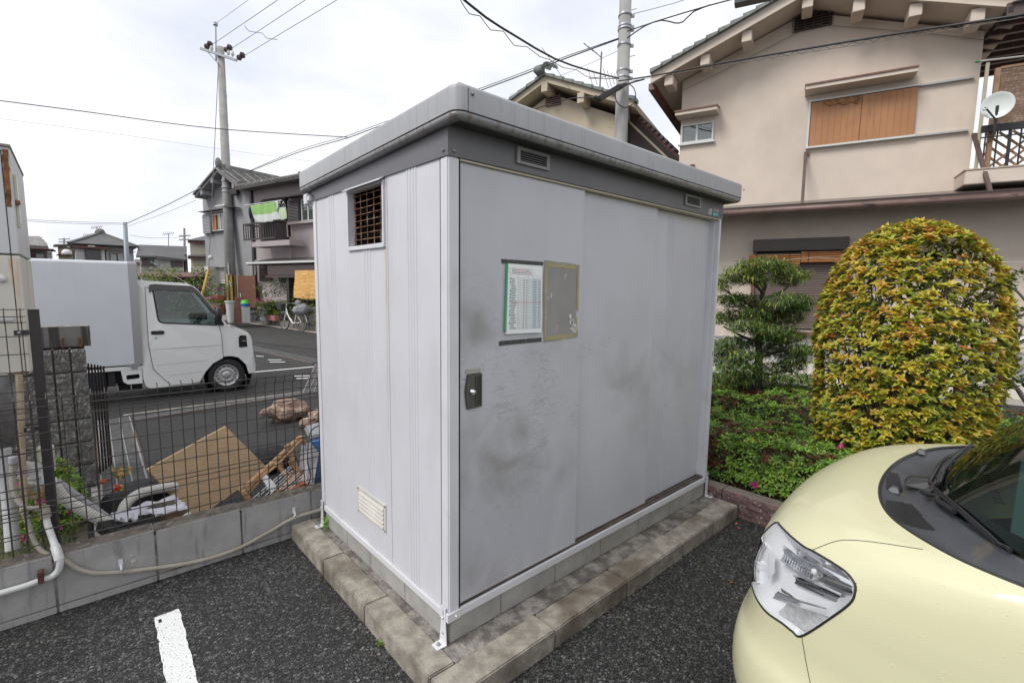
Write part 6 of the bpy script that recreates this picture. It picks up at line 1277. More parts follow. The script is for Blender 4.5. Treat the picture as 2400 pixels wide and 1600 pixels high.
b = MB(); b.fbox(KF, S0 - .06, S0 + .10, .0, .10, 0, 6.0); b.build('corner_trim', mat('black_trim', (.03, .03, .035), rough=.5), h3)
# tiled roof: rounded rows
def tiled(par, s0, s1, d_e, z_e, d_r, z_r, n, m=ktl, r=.07, rowsn=7):
 L_ = (Vector((d_r - d_e, z_r - z_e))).length; b = MB(); b.prism([KF.pt(s0, d_e, z_e), KF.pt(s0, d_r, z_r), KF.pt(s0, d_r, z_r - .1), KF.pt(s0, d_e, z_e - .06)], KF.t * (s1 - s0)); o = b.build('roof', m, par)
 for i in range(n + 1):
  s_ = s0 + (s1 - s0) * i / n; b = MB(); b.tube([KF.pt(s_, d_e + .03, z_e + .02), KF.pt(s_, d_r, z_r + .04)], r, 8); b.build('roll_tile', m, par)
 for j in range(1, rowsn): t = j / rowsn; b = MB(); p, q = KF.pt(s0, d_e + (d_r - d_e) * t, z_e + (z_r - z_e) * t + .015), KF.pt(s1, d_e + (d_r - d_e) * t, z_e + (z_r - z_e) * t + .015); b.bar(p, q, .05, .05); b.build('tile_course', m, par)
 return o
el = ka(N_(820, 442), .6); er = ka(N_(1690, 300), .6)
tiled(h3, -5.85, 4.2, .62, 5.92, -2.6, 7.05, 38)
b = MB(); b.fbox(KF, -5.85, 4.2, -2.72, -2.48, 7.03, 7.22); b.build('ridge', ktl, h3, bevel=.05)
for i in range(24): b = MB(); s_ = -5.8 + i * .42; b.blob(KF.pt(s_, -2.45, 7.16), .09, .09, .06, 1, 0, 1, 5); b.build('ridge_tile', ktl, h3, smooth=True)
b = MB(); b.fbox(KF, -5.9, 4.2, .58, .66, 5.80, 5.90); b.build('gutter', dbr, h3)
b = MB(); b.fbox(KF, -5.85, 4.2, .0, .58, 5.86, 5.90); b.build('soffit', mat('mauve_grey_soffit', (.2, .18, .18), rough=.9), h3)
# balcony
kbox(h3, 'balcony_ledge', mau, N_(975, 1290), N_(1560, 1335), .17, .8, bevel=.01)
s0, zt = ka(N_(1000, 1005), .7); s1, _ = ka(N_(1515, 960), .7); zb_ = ka(N_(1010, 1250), .7)[1]; s0 = -5.33; s1 = -3.0
b = MB(); b.fbox(KF, s0, s1, .66, .72, zt - .04, zt + .02); b.fbox(KF, s0, s1, .66, .72, zb_ - .02, zb_ + .04); b.build('handrail', dbr, h3)
for i in range(15): s_ = s0 + (s1 - s0) * i / 14; b = MB(); b.fbox(KF, s_ - .018, s_ + .018, .67, .70, zb_, zt); b.build('baluster', dbr, h3)
for s_ in (s0, s1): b = MB(); b.fbox(KF, s_ - .03, s_ + .03, 0, .66, zt - .04, zt + .02); b.build('side_rail', dbr, h3)
def kq(p, d): s_, z = ka(p, d); return KF.pt(s_, d, z)
# laundry
lp_ = tag(MB().tube([kq(N_(860, 732), .85), kq(N_(1440, 650), .85)], .02, 6).build('laundry_pole', wfr), 'long pole with pegs above the mauve house balcony', 'pole')
def cloth(pts4, d, m, label, seed, name='towel', cat='laundry', rip=.05, split=None):
 A_, B_, C_, D_ = [kq(N_(*p), d) for p in pts4]; n = 16; b = MB(); rows = []
 for i in range(n + 1): rows.append([A_.lerp(B_, j / n).lerp(D_.lerp(C_, j / n), i / n) + KF.n * (rip * math.sin(j * 1.3 + seed + i * .15) * (.3 + i / n)) - Vector((0, 0, .06 * math.sin(math.pi * j / n) * (i / n))) for j in range(n + 1)])
 b.grid(rows)
 if split:
  b.m = [0 if k // n < split else 1 for k in range(len(b.m))]
 o = b.build(name, m, smooth=True); md = o.modifiers.new('thickness', 'SOLIDIFY'); md.thickness = .01; return tag(o, label, cat)
gcl = mat('lime_cloth', (.28, .48, .16), (.24, .42, .14), 5, rough=.9); wcl = mat('white_cloth', (.62, .64, .62), (.55, .57, .55), 5, rough=.9)
cloth([(965, 735), (1345, 675), (1400, 940), (1040, 985)], .92, [gcl, wcl], 'lime green and white sheet drying on the balcony pole', 1, 'bed_sheet', split=9)
cloth([(1325, 675), (1380, 665), (1395, 760), (1345, 765)], .9, wcl, 'white cloth folded over the right end of the pole', 4, rip=.02)
cloth([(1370, 765), (1500, 755), (1515, 925), (1400, 935)], .86, mat('pale_lime_cloth', (.50, .60, .42), rough=.9), 'pale green towels hanging right of the lime sheet', 2, rip=.03)
b = MB()
for i in range(12): p = kq(N_(1385 + i * 10, 690 + (i % 3) * 14), .88); b.bar(p, p + Vector((.05 * math.cos(i), .05, .12 * math.sin(i * 2.1))), .012)
tag(b.build('peg_hanger', wfr), 'tangle of white pegs and hangers at the balcony pole', 'hanger', kind=None)
q = kq(N_(955, 800), .8); b = MB(); b.blob(q - Vector((0, 0, .1)), .06, .06, .28, 3, .3); tag(b.build('garment', mat('navy_garment', (.03, .04, .10), rough=.9), smooth=True), 'dark blue garment hanging at the left end of the pole', 'laundry')
# louvred shutter box and window beside it
def louvre(par, p0, p1, n, fr_m, sl_m, d=.16):
 s0, z1 = ka(p0, d); s1, z0 = ka(p1, d); b = MB(); b.fbox(KF, s0, s1, 0, d - .04, z0, z1); o = b.build('shutter_case', fr_m, par)
 for i in range(n): z = z0 + .02 + (z1 - z0 - .04) * i / n; h = (z1 - z0 - .04) / n; b = MB(); b.hexa([KF.pt(s0 + .03, d - .0, z), KF.pt(s1 - .03, d, z), KF.pt(s1 - .03, d - .05, z), KF.pt(s0 + .03, d - .05, z), KF.pt(s0 + .03, d - .03, z + h * .8), KF.pt(s1 - .03, d - .03, z + h * .8), KF.pt(s1 - .03, d - .05, z + h * .8), KF.pt(s0 + .03, d - .05, z + h * .8)]); b.build('louvre_slat', sl_m, o)
 return o
dls = mat('dark_plum_louvre', (.055, .045, .05), rough=.5); gls = mat('grey_louvre', (.26, .26, .28), rough=.5)
louvre(h3, N_(1510, 650), N_(1700, 985), 15, dls, mat('plum_slat', (.11, .095, .105), rough=.5))
s0, z1 = ka(N_(1730, 640), .05); s1, z0 = ka(N_(1925, 960), .05); ww = win2(h3, KF, s0, s1 + .9, z0, z1, split=[s0 + (s1 - s0) * .55, s1 + .2], frame=.05, cu_=mat('cream_curtain', (.42, .41, .36), (.30, .30, .27), 8, rough=.9))
kbox(h3, 'window_hood', dbr, N_(1440, 580), N_(1870, 545), 0, .4); kbox(h3, 'sill', mat('pale_sill', (.4, .37, .36), rough=.6), N_(1520, 985), N_(2000, 975), 0, .2)
b = MB(); b.tube([kq(N_(1520, 980), .1), kq(N_(1532, 1205), .1), kq(N_(1570, 1215), .1), kq(N_(1578, 1560), .1), kq(O2(1578, 185), .1), kq(O2(1250, 190), .1), kq(O2(1030, 205), .12), kq(O2(1035, 420), .1)], .03, 6); b.build('drain_pipe', mat('cream_drain', (.50, .44, .38), rough=.6), h3)
# ground floor canopy, barred windows, entrance
s0, z0 = ka(O2(975, 245), .8); b = MB(); b.prism([KF.pt(-4.9, 0, z0 + .25), KF.pt(-4.9, .85, z0 + .02), KF.pt(-4.9, .85, z0 - .06), KF.pt(-4.9, 0, z0 - .06)], KF.t * 8.5); b.build('canopy', mat('dark_canopy', (.09, .08, .08), rough=.6), h3)
b = MB(); b.fbox(KF, -4.9, 3.6, .85, .90, z0 - .02, z0 + .05); b.build('canopy_edge', wfr, h3)
b = MB(); b.fbox(KF, -3.5, 3.6, .5, .8, z0 - .50, z0 - .10); b.fbox(KF, -3.55, 3.6, .78, .86, z0 - .60, z0 - .52); b.build('canopy_fascia', mat('plum_brown_fascia', (.07, .05, .05), rough=.6), h3)
orc = mat('amber_reed_screen', (.48, .24, .08), (.25, .12, .05), 18, rough=.8)
for (pa_, pb_) in ((O2(1095, 305), O2(1275, 490)), (O2(1390, 340), O2(1500, 505))):
 s0, z1 = ka(pa_, .1); s1, zz0 = ka(pb_, .1); b = MB(); b.fbox(KF, s0, s1, .0, .05, zz0, z1); o = b.build('screened_window', orc, h3)
 for i in range(12): s_ = s0 + (s1 - s0) * i / 11; b = MB(); b.fbox(KF, s_ - .013, s_ + .013, .08, .11, zz0 - .08, z1 + .08); b.build('window_bar', dbr, o)
 for z in (zz0, z1): b = MB(); b.fbox(KF, s0 - .03, s1 + .03, .075, .105, z - .02, z + .02); b.build('crossbar', dbr, o)
kbox(h3, 'porch_post', dbr, O2(1500, 330), O2(1560, 900), .6, .75); louvre(h3, O2(1560, 330), O2(1640, 800), 16, dbr, mat('dark_slat', (.035, .03, .032), rough=.6), .2)
kbox(h3, 'doorway', M['dark'], O2(1600, 780), O2(1960, 900), 0, .02)
rb = mat('golden_reed_blind', (.66, .38, .12), (.52, .28, .08), 10, rough=.8, bump=.4, bs=120, c3=(.72, .48, .2), ss=(2, 2, 40), slo=.5, shi=.6)
for k, L_ in enumerate((((1640, 352), (1860, 345), (1865, 800), (1620, 765), (1625, 600), (1640, 480)), ((1862, 345), (2000, 350), (2000, 790), (1867, 800)))):
 b = MB(); b.prism([kq(O2(*p), .9) for p in L_], KF.n * -.02); o = b.build('reed_blind', rb, h3)
q = kq(O2(1168, 685), .06); b = MB(); b.blob(q, .06, .04, .09, 1, .1); b.tube([q, q - Vector((0, 0, .3)), q + KF.t * .3 - Vector((0, 0, .6))], .01, 4); b.build('wall_tap', wfr, h3)
# ---- grey house
h4 = thing('grey_house', 'narrow grey stucco house with a tiled gable behind the left utility pole', 'house', tuple(KF.pt(-8, -4, 0)))
ge, ga, gr_ = ka(N_(105, 612), .5), ka(N_(452, 212), .5), ka(N_(822, 447), .5); gl = ka(N_(222, 650), 0)[0]; zgl = 5.75
sm_ = ga[0]; b = MB(); b.prism([KF.pt(*p) for p in ((gl, -.02, 0), (S0 - .07, -.02, 0), (S0 - .07, -.02, 5.95), (sm_, -.02, ga[1] - .12), (gl, -.02, ge[1] + (ga[1] - ge[1]) * .22))], KF.n * -7); b.build('wall', gst, h4)
for a, c_ in ((ge, ga), (ga, (-5.95, gr_[1]))):
 b = MB(); b.prism([KF.pt(a[0], .5, a[1]), KF.pt(c_[0], .5, c_[1]), KF.pt(c_[0], .5, c_[1] + .12), KF.pt(a[0], .5, a[1] + .12)], KF.n * -7.5); b.build('bargeboard', gst, h4)
 for i in range(9): t0, t1 = i / 9, (i + 1.1) / 9; b = MB(); p0 = (a[0] + (c_[0] - a[0]) * t0, a[1] + (c_[1] - a[1]) * t0); p1 = (a[0] + (c_[0] - a[0]) * t1, a[1] + (c_[1] - a[1]) * t1); b.prism([KF.pt(p0[0], .58, p0[1] + .12), KF.pt(p1[0], .58, p1[1] + .12), KF.pt(p1[0], .58, p1[1] + .2), KF.pt(p0[0], .58, p0[1] + .2)], KF.n * -.32); b.build('verge_tile', ktl, h4)
 for t in (.3, .75): b = MB(); p = (a[0] + (c_[0] - a[0]) * t, a[1] + (c_[1] - a[1]) * t); b.fbox(KF, p[0] - .09, p[0] + .09, 0, .5, p[1] - .2, p[1]); b.build('purlin_end', gst, h4)
n = 10
for i in range(n): # rows of tiles on the visible slope
 b = MB(); t = (i + .5) / n; s_ = ga[0] + (-5.95 - ga[0]) * t; z = ga[1] + .2 + (gr_[1] - ga[1]) * t; b.bar(KF.pt(s_, .5, z), KF.pt(s_, -6.8, z), .16, .09); b.build('roof_tile_course', ktl, h4)
for i in range(14):
 b = MB(); dd = .4 - i * .5; b.bar(KF.pt(ga[0], dd, ga[1] + .25), KF.pt(-5.95, dd, gr_[1] + .25), .09, .08); b.build('roll_tile', ktl, h4)
b = MB(); b.blob(KF.pt(ga[0] + .25, .55, ga[1] + .35), .14, .14, .2, 4, .3); b.bar(KF.pt(ga[0], .5, ga[1] + .28), KF.pt(ga[0], -6.8, ga[1] + .28), .22, .18); b.build('ridge', ktl, h4)
kbox(h4, 'window_hood', mat('dark_hood', (.07, .07, .07), rough=.5), N_(150, 830), N_(700, 745), 0, .35, bevel=.01); louvre(h4, N_(208, 870), N_(345, 1150), 13, gls, mat('grey_slat', (.34, .34, .37), rough=.5))
s0, z1 = ka(N_(365, 870), .05); s1, zz0 = ka(N_(600, 1105), .05); win2(h4, KF, s0, s1 + .4, zz0, z1, split=[s0 + (s1 - s0) * .55], frame=.05, cu_=mat('pale_curtain', (.50, .49, .44), rough=.9))
kbox(h4, 'orange_curtain', mat('orange_curtain', (.42, .16, .05), rough=.8), N_(395, 880), N_(440, 1105), .02, .06); kbox(h4, 'sill', dbr, N_(345, 1125), N_(640, 1108), 0, .12)
kbox(h4, 'hood', dbr, O2(320, 310), O2(640, 298), 0, .25)
s0, z1 = ka(O2(355, 330), .1); s1, zz0 = ka(O2(640, 545), .1); b = MB(); b.fbox(KF, s0, s1, 0, .04, zz0, z1); o = b.build('grille_window', mat('grey_screen', (.18, .18, .18), rough=.6), h4)
for i in range(24): s_ = s0 + (s1 - s0) * i / 23; b = MB(); b.fbox(KF, s_ - .012, s_ + .012, .08, .10, zz0, z1); b.build('grille_bar', wfr, o)
for z in (zz0, z1, zz0 + .12): b = MB(); b.fbox(KF, s0, s1, .07, .11, z - .02, z + .02); b.build('grille_rail', wfr, o)
for k, (a, c_) in enumerate(((350, 565), (575, 640))): kbox(h4, 'siding_sheet', mat('grey_siding', (.27, .27, .285), rough=.6) if k == 0 else bpy.data.materials['grey_siding'], O2(a, 575), O2(c_, 890), 0, .03)
b = MB(); b.cyl(kq(N_(430, 745), .4), kq(N_(575, 722), .4), .045, 8); b.build('white_pipe', wfr, h4)
mb_ = kbox(None, 'meter_cabinet', mat('ivory_meter_box', (.52, .50, .46), rough=.5), O2(248, 290), O2(335, 625), .05, .55, bevel=.02); tag(mb_, 'tall ivory gas heater box on the grey house corner', 'heater box')
o = kbox(None, 'corrugated_screen', mat('rust_brown_screen', (.17, .07, .045), (.12, .05, .035), 20, rough=.7, bump=.3, bs=40), O2(762, 432), O2(1050, 920), .25, .30); tag(o, 'tall rust brown screen between the grey and mauve houses', 'screen')
# ================================================================ far houses
FA = -42.1
def far(t): return Fr((CAM + CF * t)[:2], FA)
far_tile = mat('far_dark_tile', (.10, .10, .10), (.075, .075, .075), 1.2, rough=.6)
def E6(x, y): return (60 + x / 5.345, 540 + y / 5.345)
class FH:
 def __init__(s, t, name, label, px_, py_): r_ = ray(*E6(px_, py_)); s.f = Fr((CAM + r_ * t)[:2], math.degrees(math.atan2(-r_.x, r_.y))); s0, z = s.f.at(*E6(px_, py_)); s.o = thing(name, label, 'house', tuple(s.f.pt(s0, -3, 0)))
 def q(s, x, y, d=0): s0, z = s.f.at(*E6(x, y), d); return s0, z
 def p(s, x, y, d=0): s0, z = s.q(x, y, d); return s.f.pt(s0, d, z)
 def box(s, nm, m, a, c_, d0, d1): s0, z0 = s.q(*a, d1); s1, z1 = s.q(*c_, d1); b = MB(); b.fbox(s.f, min(s0, s1), max(s0, s1), d0, d1, min(z0, z1), max(z0, z1)); return b.build(nm, m, s.o)
 def down(s, nm, m, a, c_, d0, d1): s0, z1 = s.q(*a, d1); s1, _ = s.q(*c_, d1); b = MB(); b.fbox(s.f, s0, s1, d0, d1, 0, z1); return b.build(nm, m, s.o)
wsd = mat('white_siding', (.62, .63, .62), (.58, .59, .58), 2, rough=.7); dwin = mat('dark_window', (.06, .065, .07), rough=.2); pwin = mat('pale_window_far', (.45, .47, .46), rough=.4); drd = mat('dark_red_trim', (.12, .045, .04), rough=.6)
A_ = FH(34, 'white_house', 'white clapboard house with a dark hipped tile roof beyond the truck', 620, 300)
A_.down('wall', wsd, (615, 225), (1000, 400), -6, 0); A_.down('wall', wsd, (1000, 200), (1360, 400), -6, -.6)
b = MB(); P_ = [A_.p(x, y, d) for x, y, d in ((545, 165, .5), (1405, 210, .5), (940, 42, -3.2), (960, 48, -3.2))]
b.quad(A_.p(540, 168, .4), A_.p(1405, 212, .4), A_.p(965, 48, -3), A_.p(925, 42, -3)); s0, z0 = A_.q(540, 168, .4); s1, z1 = A_.q(1405, 212, .4); rs = A_.q(930, 45, -3)
b.quad(A_.f.pt(s0, -6.2, z0), A_.f.pt(s1, -6.2, z0), A_.p(965, 48, -3), A_.p(925, 42, -3)); b.quad(A_.f.pt(s0, -6.5, z0), A_.p(925, 42, -3), A_.p(540, 168, .4)); b.quad(A_.f.pt(s1, -6.5, z0), A_.p(1405, 212, .4), A_.p(965, 48, -3)); b.build('roof', far_tile, A_.o)
for i in range(44):
 t = (i + .5) / 44; x = 545 + 860 * t; y = 168 + 44 * t; k = (x - 545) / (940 - 545) if x < 940 else (1405 - x) / (1405 - 950); k = min(1, max(0, k)); e_ = A_.p(x, y, .42); top = e_.lerp(A_.p(x, y - 0, -3) , 0); q1 = A_.p(x, y - (y - 45) * k, .4 - 3.4 * k); b = MB(); b.bar(e_ + Vector((0, 0, .05)), q1 + Vector((0, 0, .05)), .09, .07); b.build('roll_tile', far_tile, A_.o)
b = MB(); b.bar(A_.p(545, 160, .4), A_.p(935, 38, -3), .25, .2); b.bar(A_.p(1400, 205, .4), A_.p(955, 40, -3), .25, .2); b.blob(A_.p(938, 40, -3), .3, .3, .35, 2, .3); b.build('hip_ridge', far_tile, A_.o)
A_.box('lower_fascia', drd, (585, 185), (1020, 235), .0, .5); A_.box('window_frame', drd, (740, 235), (950, 372), 0, .12); A_.box('window_pane', dwin, (752, 240), (940, 366), .12, .14); A_.box('trim_rail', drd, (990, 248), (1380, 270), -.5, -.2); A_.box('window_frame', drd, (1050, 285), (1240, 405), -.6, -.5)
A_.box('window_pane', pwin, (1060, 293), (1143, 395), -.49, -.47); A_.box('window_pane', pwin, (1153, 293), (1232, 398), -.49, -.47)
for i in range(9): A_.box('clapboard', wsd, (618, 243 + i * 17), (738, 256 + i * 17), 0, .04)
o = A_.box('skylight', mat('bright_panel', (.7, .7, .7), rough=.3), (780, 190), (870, 205), .5, .55)
Bh = FH(36, 'dark_roof_house', 'house with a plain dark grey roof and purple shutters beyond the garden', 1700, 300)
Bh.down('wall', wsd, (1430, 320), (1990, 560), -5, 0); Bh.box('wall_band', drd, (1430, 495), (1990, 508), 0, .1)
b = MB(); b.prism([Bh.p(1420, 178, -2.6), Bh.p(2020, 200, -2.6), Bh.p(2015, 362, .5), Bh.p(1640, 350, .5), Bh.p(1640, 320, .5), Bh.p(1382, 318, .5)], Vector((0, 0, -.12)) ); b.build('roof', mat('plain_dark_roof', (.105, .105, .108), (.085, .085, .088), .8, rough=.7), Bh.o)
for a, c_, m in (((1450, 345), (1530, 430), mat('purple_shutter', (.13, .085, .10), rough=.6)), ((1535, 345), (1605, 432), dwin), ((1610, 350), (1680, 435), pwin), ((1740, 372), (1815, 455), pwin), ((1820, 374), (1880, 457), dwin), ((1885, 376), (1975, 460), bpy.data.materials.get('purple_shutter') or dwin)): Bh.box('window_panel', m, a, c_, 0, .1)
Bh.box('balcony_rail', dbr, (1425, 432), (1680, 438), 0, .6)
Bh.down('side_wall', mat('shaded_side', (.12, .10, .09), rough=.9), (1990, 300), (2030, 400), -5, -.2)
Ch = FH(33, 'cream_far_house', 'small cream house with two dark roofs left of the grey house', 2150, 300)
crm = mat('far_cream_wall', (.48, .45, .37), rough=.9)
Ch.down('wall', crm, (2055, 130), (2300, 300), -5, 0); Ch.down('wall', crm, (2070, 320), (2300, 450), -.0, .8); Ch.box('window_panel', mat('beige_shutter', (.32, .29, .25), rough=.7), (2095, 345), (2240, 440), .8, .86)
for a, c_, e_, f_, d in (((2030, 118), (2300, 128), (2300, 58), (2235, 68), .4), ((2030, 318), (2300, 325), (2300, 278), (2100, 285), 1.2)):
 b = MB(); b.prism([Ch.p(*a, d), Ch.p(*c_, d), Ch.p(*e_, d - 2), Ch.p(*f_, d - 2)], Vector((0, 0, -.15))); b.build('roof', far_tile, Ch.o)
 s0, z = Ch.q(*a, d); s1, _ = Ch.q(*c_, d); b = MB(); b.fbox(Ch.f, s0, s1, d - .1, d, z - .2, z); b.build('fascia', drd, Ch.o)
Ch.box('balcony', crm, (2070, 455), (2300, 560), .8, 1.6)
Dh = FH(30, 'old_tiled_house', 'old tiled house with a lean-to porch behind the cabinet', 150, 250)
Dh.down('wall', mat('brown_grey_wall', (.20, .18, .16), rough=.9), (-200, 200), (275, 300), -5, 0)
b = MB(); b.prism([Dh.p(-200, 185, .4), Dh.p(290, 215, .4), Dh.p(205, 100, -2.5), Dh.p(-200, 82, -2.5)], Vector((0, 0, -.12))); b.build('roof', ktl, Dh.o)
for i in range(18): x = -190 + i * 27; k = 1 if x < 205 else (290 - x) / 85; b = MB(); b.bar(Dh.p(x, 188 + .06 * (x + 200), .42) + Vector((0, 0, .06)), Dh.p(x - (20 if x > 180 else 0), 188 - 98 * k, .4 - 2.9 * k) + Vector((0, 0, .06)), .10, .08); b.build('roll_tile', ktl, Dh.o)
Dh.box('porch_roof', drd, (-200, 218), (355, 232), .4, 1.2); Dh.box('porch_roof', dbr, (240, 240), (380, 262), .4, 1.0); Dh.box('window_panel', pwin, (130, 292), (230, 345), 0, .1); Dh.box('window_panel', drd, (-50, 292), (125, 348), 0, .1); Dh.box('porch_post', dbr, (322, 235), (340, 350), .9, 1.0); Dh.down('porch_wall', mat('pale_grey_wall', (.35, .34, .32), rough=.9), (270, 265), (330, 350), .2, .9)
Eh = FH(44, 'brown_eave_house', 'house with brown eaves just left of the white clapboard house', 450, 250)
Eh.down('wall', mat('yellowish_wall', (.36, .31, .22), rough=.9), (400, 200), (600, 300), -4, 0)
b = MB(); b.prism([Eh.p(345, 182, .4), Eh.p(560, 175, .4), Eh.p(560, 165, -2), Eh.p(380, 170, -2)], Vector((0, 0, -.2))); b.build('roof', dbr, Eh.o); b = MB(); b.prism([Eh.p(380, 310, .6), Eh.p(470, 250, .6), Eh.p(600, 250, .6), Eh.p(600, 310, .6)], Eh.f.n * -1); b.build('lower_roof', drd, Eh.o)
Gh = FH(52, 'low_far_house', 'low dark roofed house far away between the white and the dark roof houses', 1400, 380)
Gh.down('wall', crm, (1365, 400), (1440, 500), -4, 0); b = MB(); b.prism([Gh.p(1355, 400, .3), Gh.p(1450, 402, .3), Gh.p(1450, 362, -2), Gh.p(1370, 360, -2)], Vector((0, 0, -.2))); b.build('roof', far_tile, Gh.o)
sl = thing('street_lamp', 'white globe lamp on a bracket in front of the white clapboard house', 'lamp', tuple(dp(*E6(515, 300), 30))); b = MB(); c0 = dp(*E6(515, 288), 30); b.lathe(c0, [(.25, -.08)] + [(.26 * math.cos(a), .26 * math.sin(a)) for a in [i * .26 for i in range(6)]], 16); b.build('globe', wfr, sl, smooth=True)
b = MB(); b.bar(c0 - Vector((0, 0, .1)), dp(*E6(610, 310), 30), .06); b.bar(dp(*E6(605, 235), 30), dp(*E6(608, 380), 30), .09); b.build('bracket', dbr, sl)
# garden wall/shed roof behind the truck cab
b = MB(); f = far(27); s0, z0 = f.at(*E6(1430, 545)); s1, z1 = f.at(*E6(2260, 575)); b.prism([f.pt(s0, .6, z0 - .1), f.pt(s1, .6, z0 - .1), f.pt(s1, -1, z0 + .15), f.pt(s0, -1, z0 + .15)], Vector((0, 0, -.08))); lt = b.build('lean_to_roof', drd); tag(lt, 'long low dark red lean-to roof behind the truck cab', 'lean-to')
b = MB(); b.fbox(f, s0, s1, -1.1, -1.0, 0, z0 + .05); tag(b.build('garden_wall', mat('dark_boards', (.05, .04, .035), rough=.9)), 'dark board wall under the lean-to roof', 'wall')
# ================================================================ poles and wires
concp = mat('concrete_pole', (.34, .335, .32), (.27, .265, .255), 3, rough=.85, bump=.1, bs=50, c3=(.20, .19, .18), ss=(8, 8, .5), slo=.5, shi=.7, sfac=.4)
gal = mat('galvanised_band', (.36, .38, .40), rough=.45, metal=.4)
# left pole
TL = 21.5
def lp(x, y, t=TL): return dp(x, y, t)
pole1 = thing('utility_pole', 'grey concrete utility pole with a crossarm, in front of the grey house', 'utility pole', tuple(gp(546, 752)))
base = gp(545.5, 754);
tb = (base - CAM).dot(CF); top = dp(516.5, 112, tb * 1.0); X0 = base; b = MB(); tp2 = Vector((base.x, base.y, 0));
def on1(x, y, off=0): return dp(x, y, tb - off)
top = on1(517, 112); b.tube([base - Vector((0, 0, .1)), top], [.235, .145], 20); b.build('shaft', concp, pole1, smooth=True)
b = MB(); b.bar(on1(505.5, 54), on1(506.5, 143), .09, .05); b.cyl(on1(505, 60), on1(505, 54), .1, 8); b.build('top_bracket', gal, pole1)
b = MB(); b.bar(on1(470, 114, .2), on1(555, 142, .2), .10, .10); b.build('crossarm', gal, pole1); b = MB(); b.bar(on1(485, 120, .2), on1(511, 150, .2), .04); b.build('arm_brace', gal, pole1)
inm = mat('brown_insulator', (.06, .04, .05), rough=.3); inw = mat('white_insulator', (.6, .6, .6), rough=.3)
for (x, y) in ((488, 106), (534, 114), (564, 132)):
 b = MB(); b.tube([on1(x - 8, y + 6, .2), on1(x - 4, y + 4, .2), on1(x, y + 1, .2), on1(x + 5, y - 3, .2), on1(x + 9, y - 6, .2)], [.06, .14, .09, .15, .06], 10); b.build('insulator', inm, pole1)
for (x, y) in ((496, 113), (535, 124), (545, 127)): b = MB(); b.tube([on1(x, y - 6, .2), on1(x, y, .2), on1(x, y + 5, .2)], [.05, .08, .05], 8); b.build('insulator', inw, pole1)
b = MB(); b.lathe(base, [(.25, .05), (.25, 1.0)], 20, (0, 0, 1), False);
for i, a in enumerate(range(0, 360, 40)):
 pass
yel = mat('yellow_guard', (.50, .33, .06), rough=.5); blk = mat('black_guard_stripe', (.04, .04, .04), rough=.5)
ax1 = (top - base).normalized(); zg0, zg1 = .9, 2.2
for i in range(16):
 a0, a1 = 6.2832 * i / 16, 6.2832 * (i + 1) / 16; rr0 = .228; b = MB(); P_ = []
 for z, r_ in ((zg0, rr0 + .012), (zg1, rr0 - .002)):
  for a in (a0, a1): P_.append(base + ax1 * z + Vector((math.cos(a), math.sin(a), 0)) * r_)
 b.quad(P_[0], P_[1], P_[3], P_[2]); b.build('guard_stripe', yel if i % 2 else blk, pole1)
for i in range(14): y = 190 + i * 34; sgn = 1 if i % 2 else -1; k = (y - 112) / (754 - 112); xx = 517 + (545.5 - 517) * k; b = MB(); b.cyl(on1(xx, y), on1(xx + sgn * (11 + 3 * k), y + 2), .012, 5); b.build('step_bolt', gal, pole1)
for y in (412, 425, 440, 450): k = (y - 112) / (754 - 112); xx = 517 + 28.5 * k; b = MB(); b.lathe(on1(xx, y), [(.215, -.04), (.215, .04)], 16, ax1); b.build('band', gal, pole1)
b = MB(); b.bar(on1(543, 452, .3), on1(558, 449, .3), .35, .22); b.build('junction_box', mat('dark_grey_box', (.06, .06, .06), rough=.5), pole1)
for (x0, y0, x1, y1) in ((534.5, 616, 536.5, 645), (537, 658, 542, 672)): b = MB(); P_ = on1(x0, y0, .26); Q_ = on1(x1, y1, .26); b.bar(P_, Q_, .10, .01, up=(1, 0, 0)); b.build('notice_plate', inw, pole1)
# guy wire with yellow cover
gwr = thing('guy_wire', 'guy wire of the left pole with a yellow cover at its foot', 'guy wire', tuple(gp(478, 700)))
b = MB(); b.cyl(on1(512, 150, .2), dp(489, 632, tb - 1.5), .014, 5); b.build('strand', gw_, gwr); b = MB(); b.cyl(dp(489, 632, tb - 1.5), dp(470, 705, tb - 2), .055, 8); b.build('cover', yel, gwr)
b = MB(); b.blob(dp(494, 603, tb - 1.4), .10, .10, .10, 1, 0, 1, 6); b.build('insulator_ball', inw, gwr)
# small pole far left and a far pole
p2 = thing('utility_pole', 'thin grey steel pole rising behind the truck box', 'utility pole', tuple(dp(300, 690, 24)))
b = MB(); a_, c_ = dp(293, 521, 24), dp(300, 690, 24); b.cyl(Vector((c_.x, c_.y, 0)), a_, .12, 12, .09); b.build('shaft', mat('blue_grey_pole', (.28, .31, .34), rough=.5), p2, smooth=True)
for i, (px_, py_, hgt, t) in enumerate(((432, 575, 535, 50), (150, 572, 558, 60))):
 po = thing('utility_pole', ('distant thin pole right of the dark roofed house', 'distant pole top left of the white clapboard house')[i], 'utility pole', tuple(dp(px_, 660, t)))
 b = MB(); c_ = dp(px_, 660, t); b.cyl(Vector((c_.x, c_.y, 0)), dp(px_, hgt, t), .15, 8, .1); b.build('shaft', concp, po); b = MB(); b.bar(dp(px_ - 12, 553 + 8 * (i), t), dp(px_ + 14, 552 + 8 * i, t), .12, .12); b.bar(dp(px_ - 12, 562 + 5 * i, t), dp(px_ + 10, 561 + 5 * i, t), .12, .12); b.build('crossarm', concp, po)
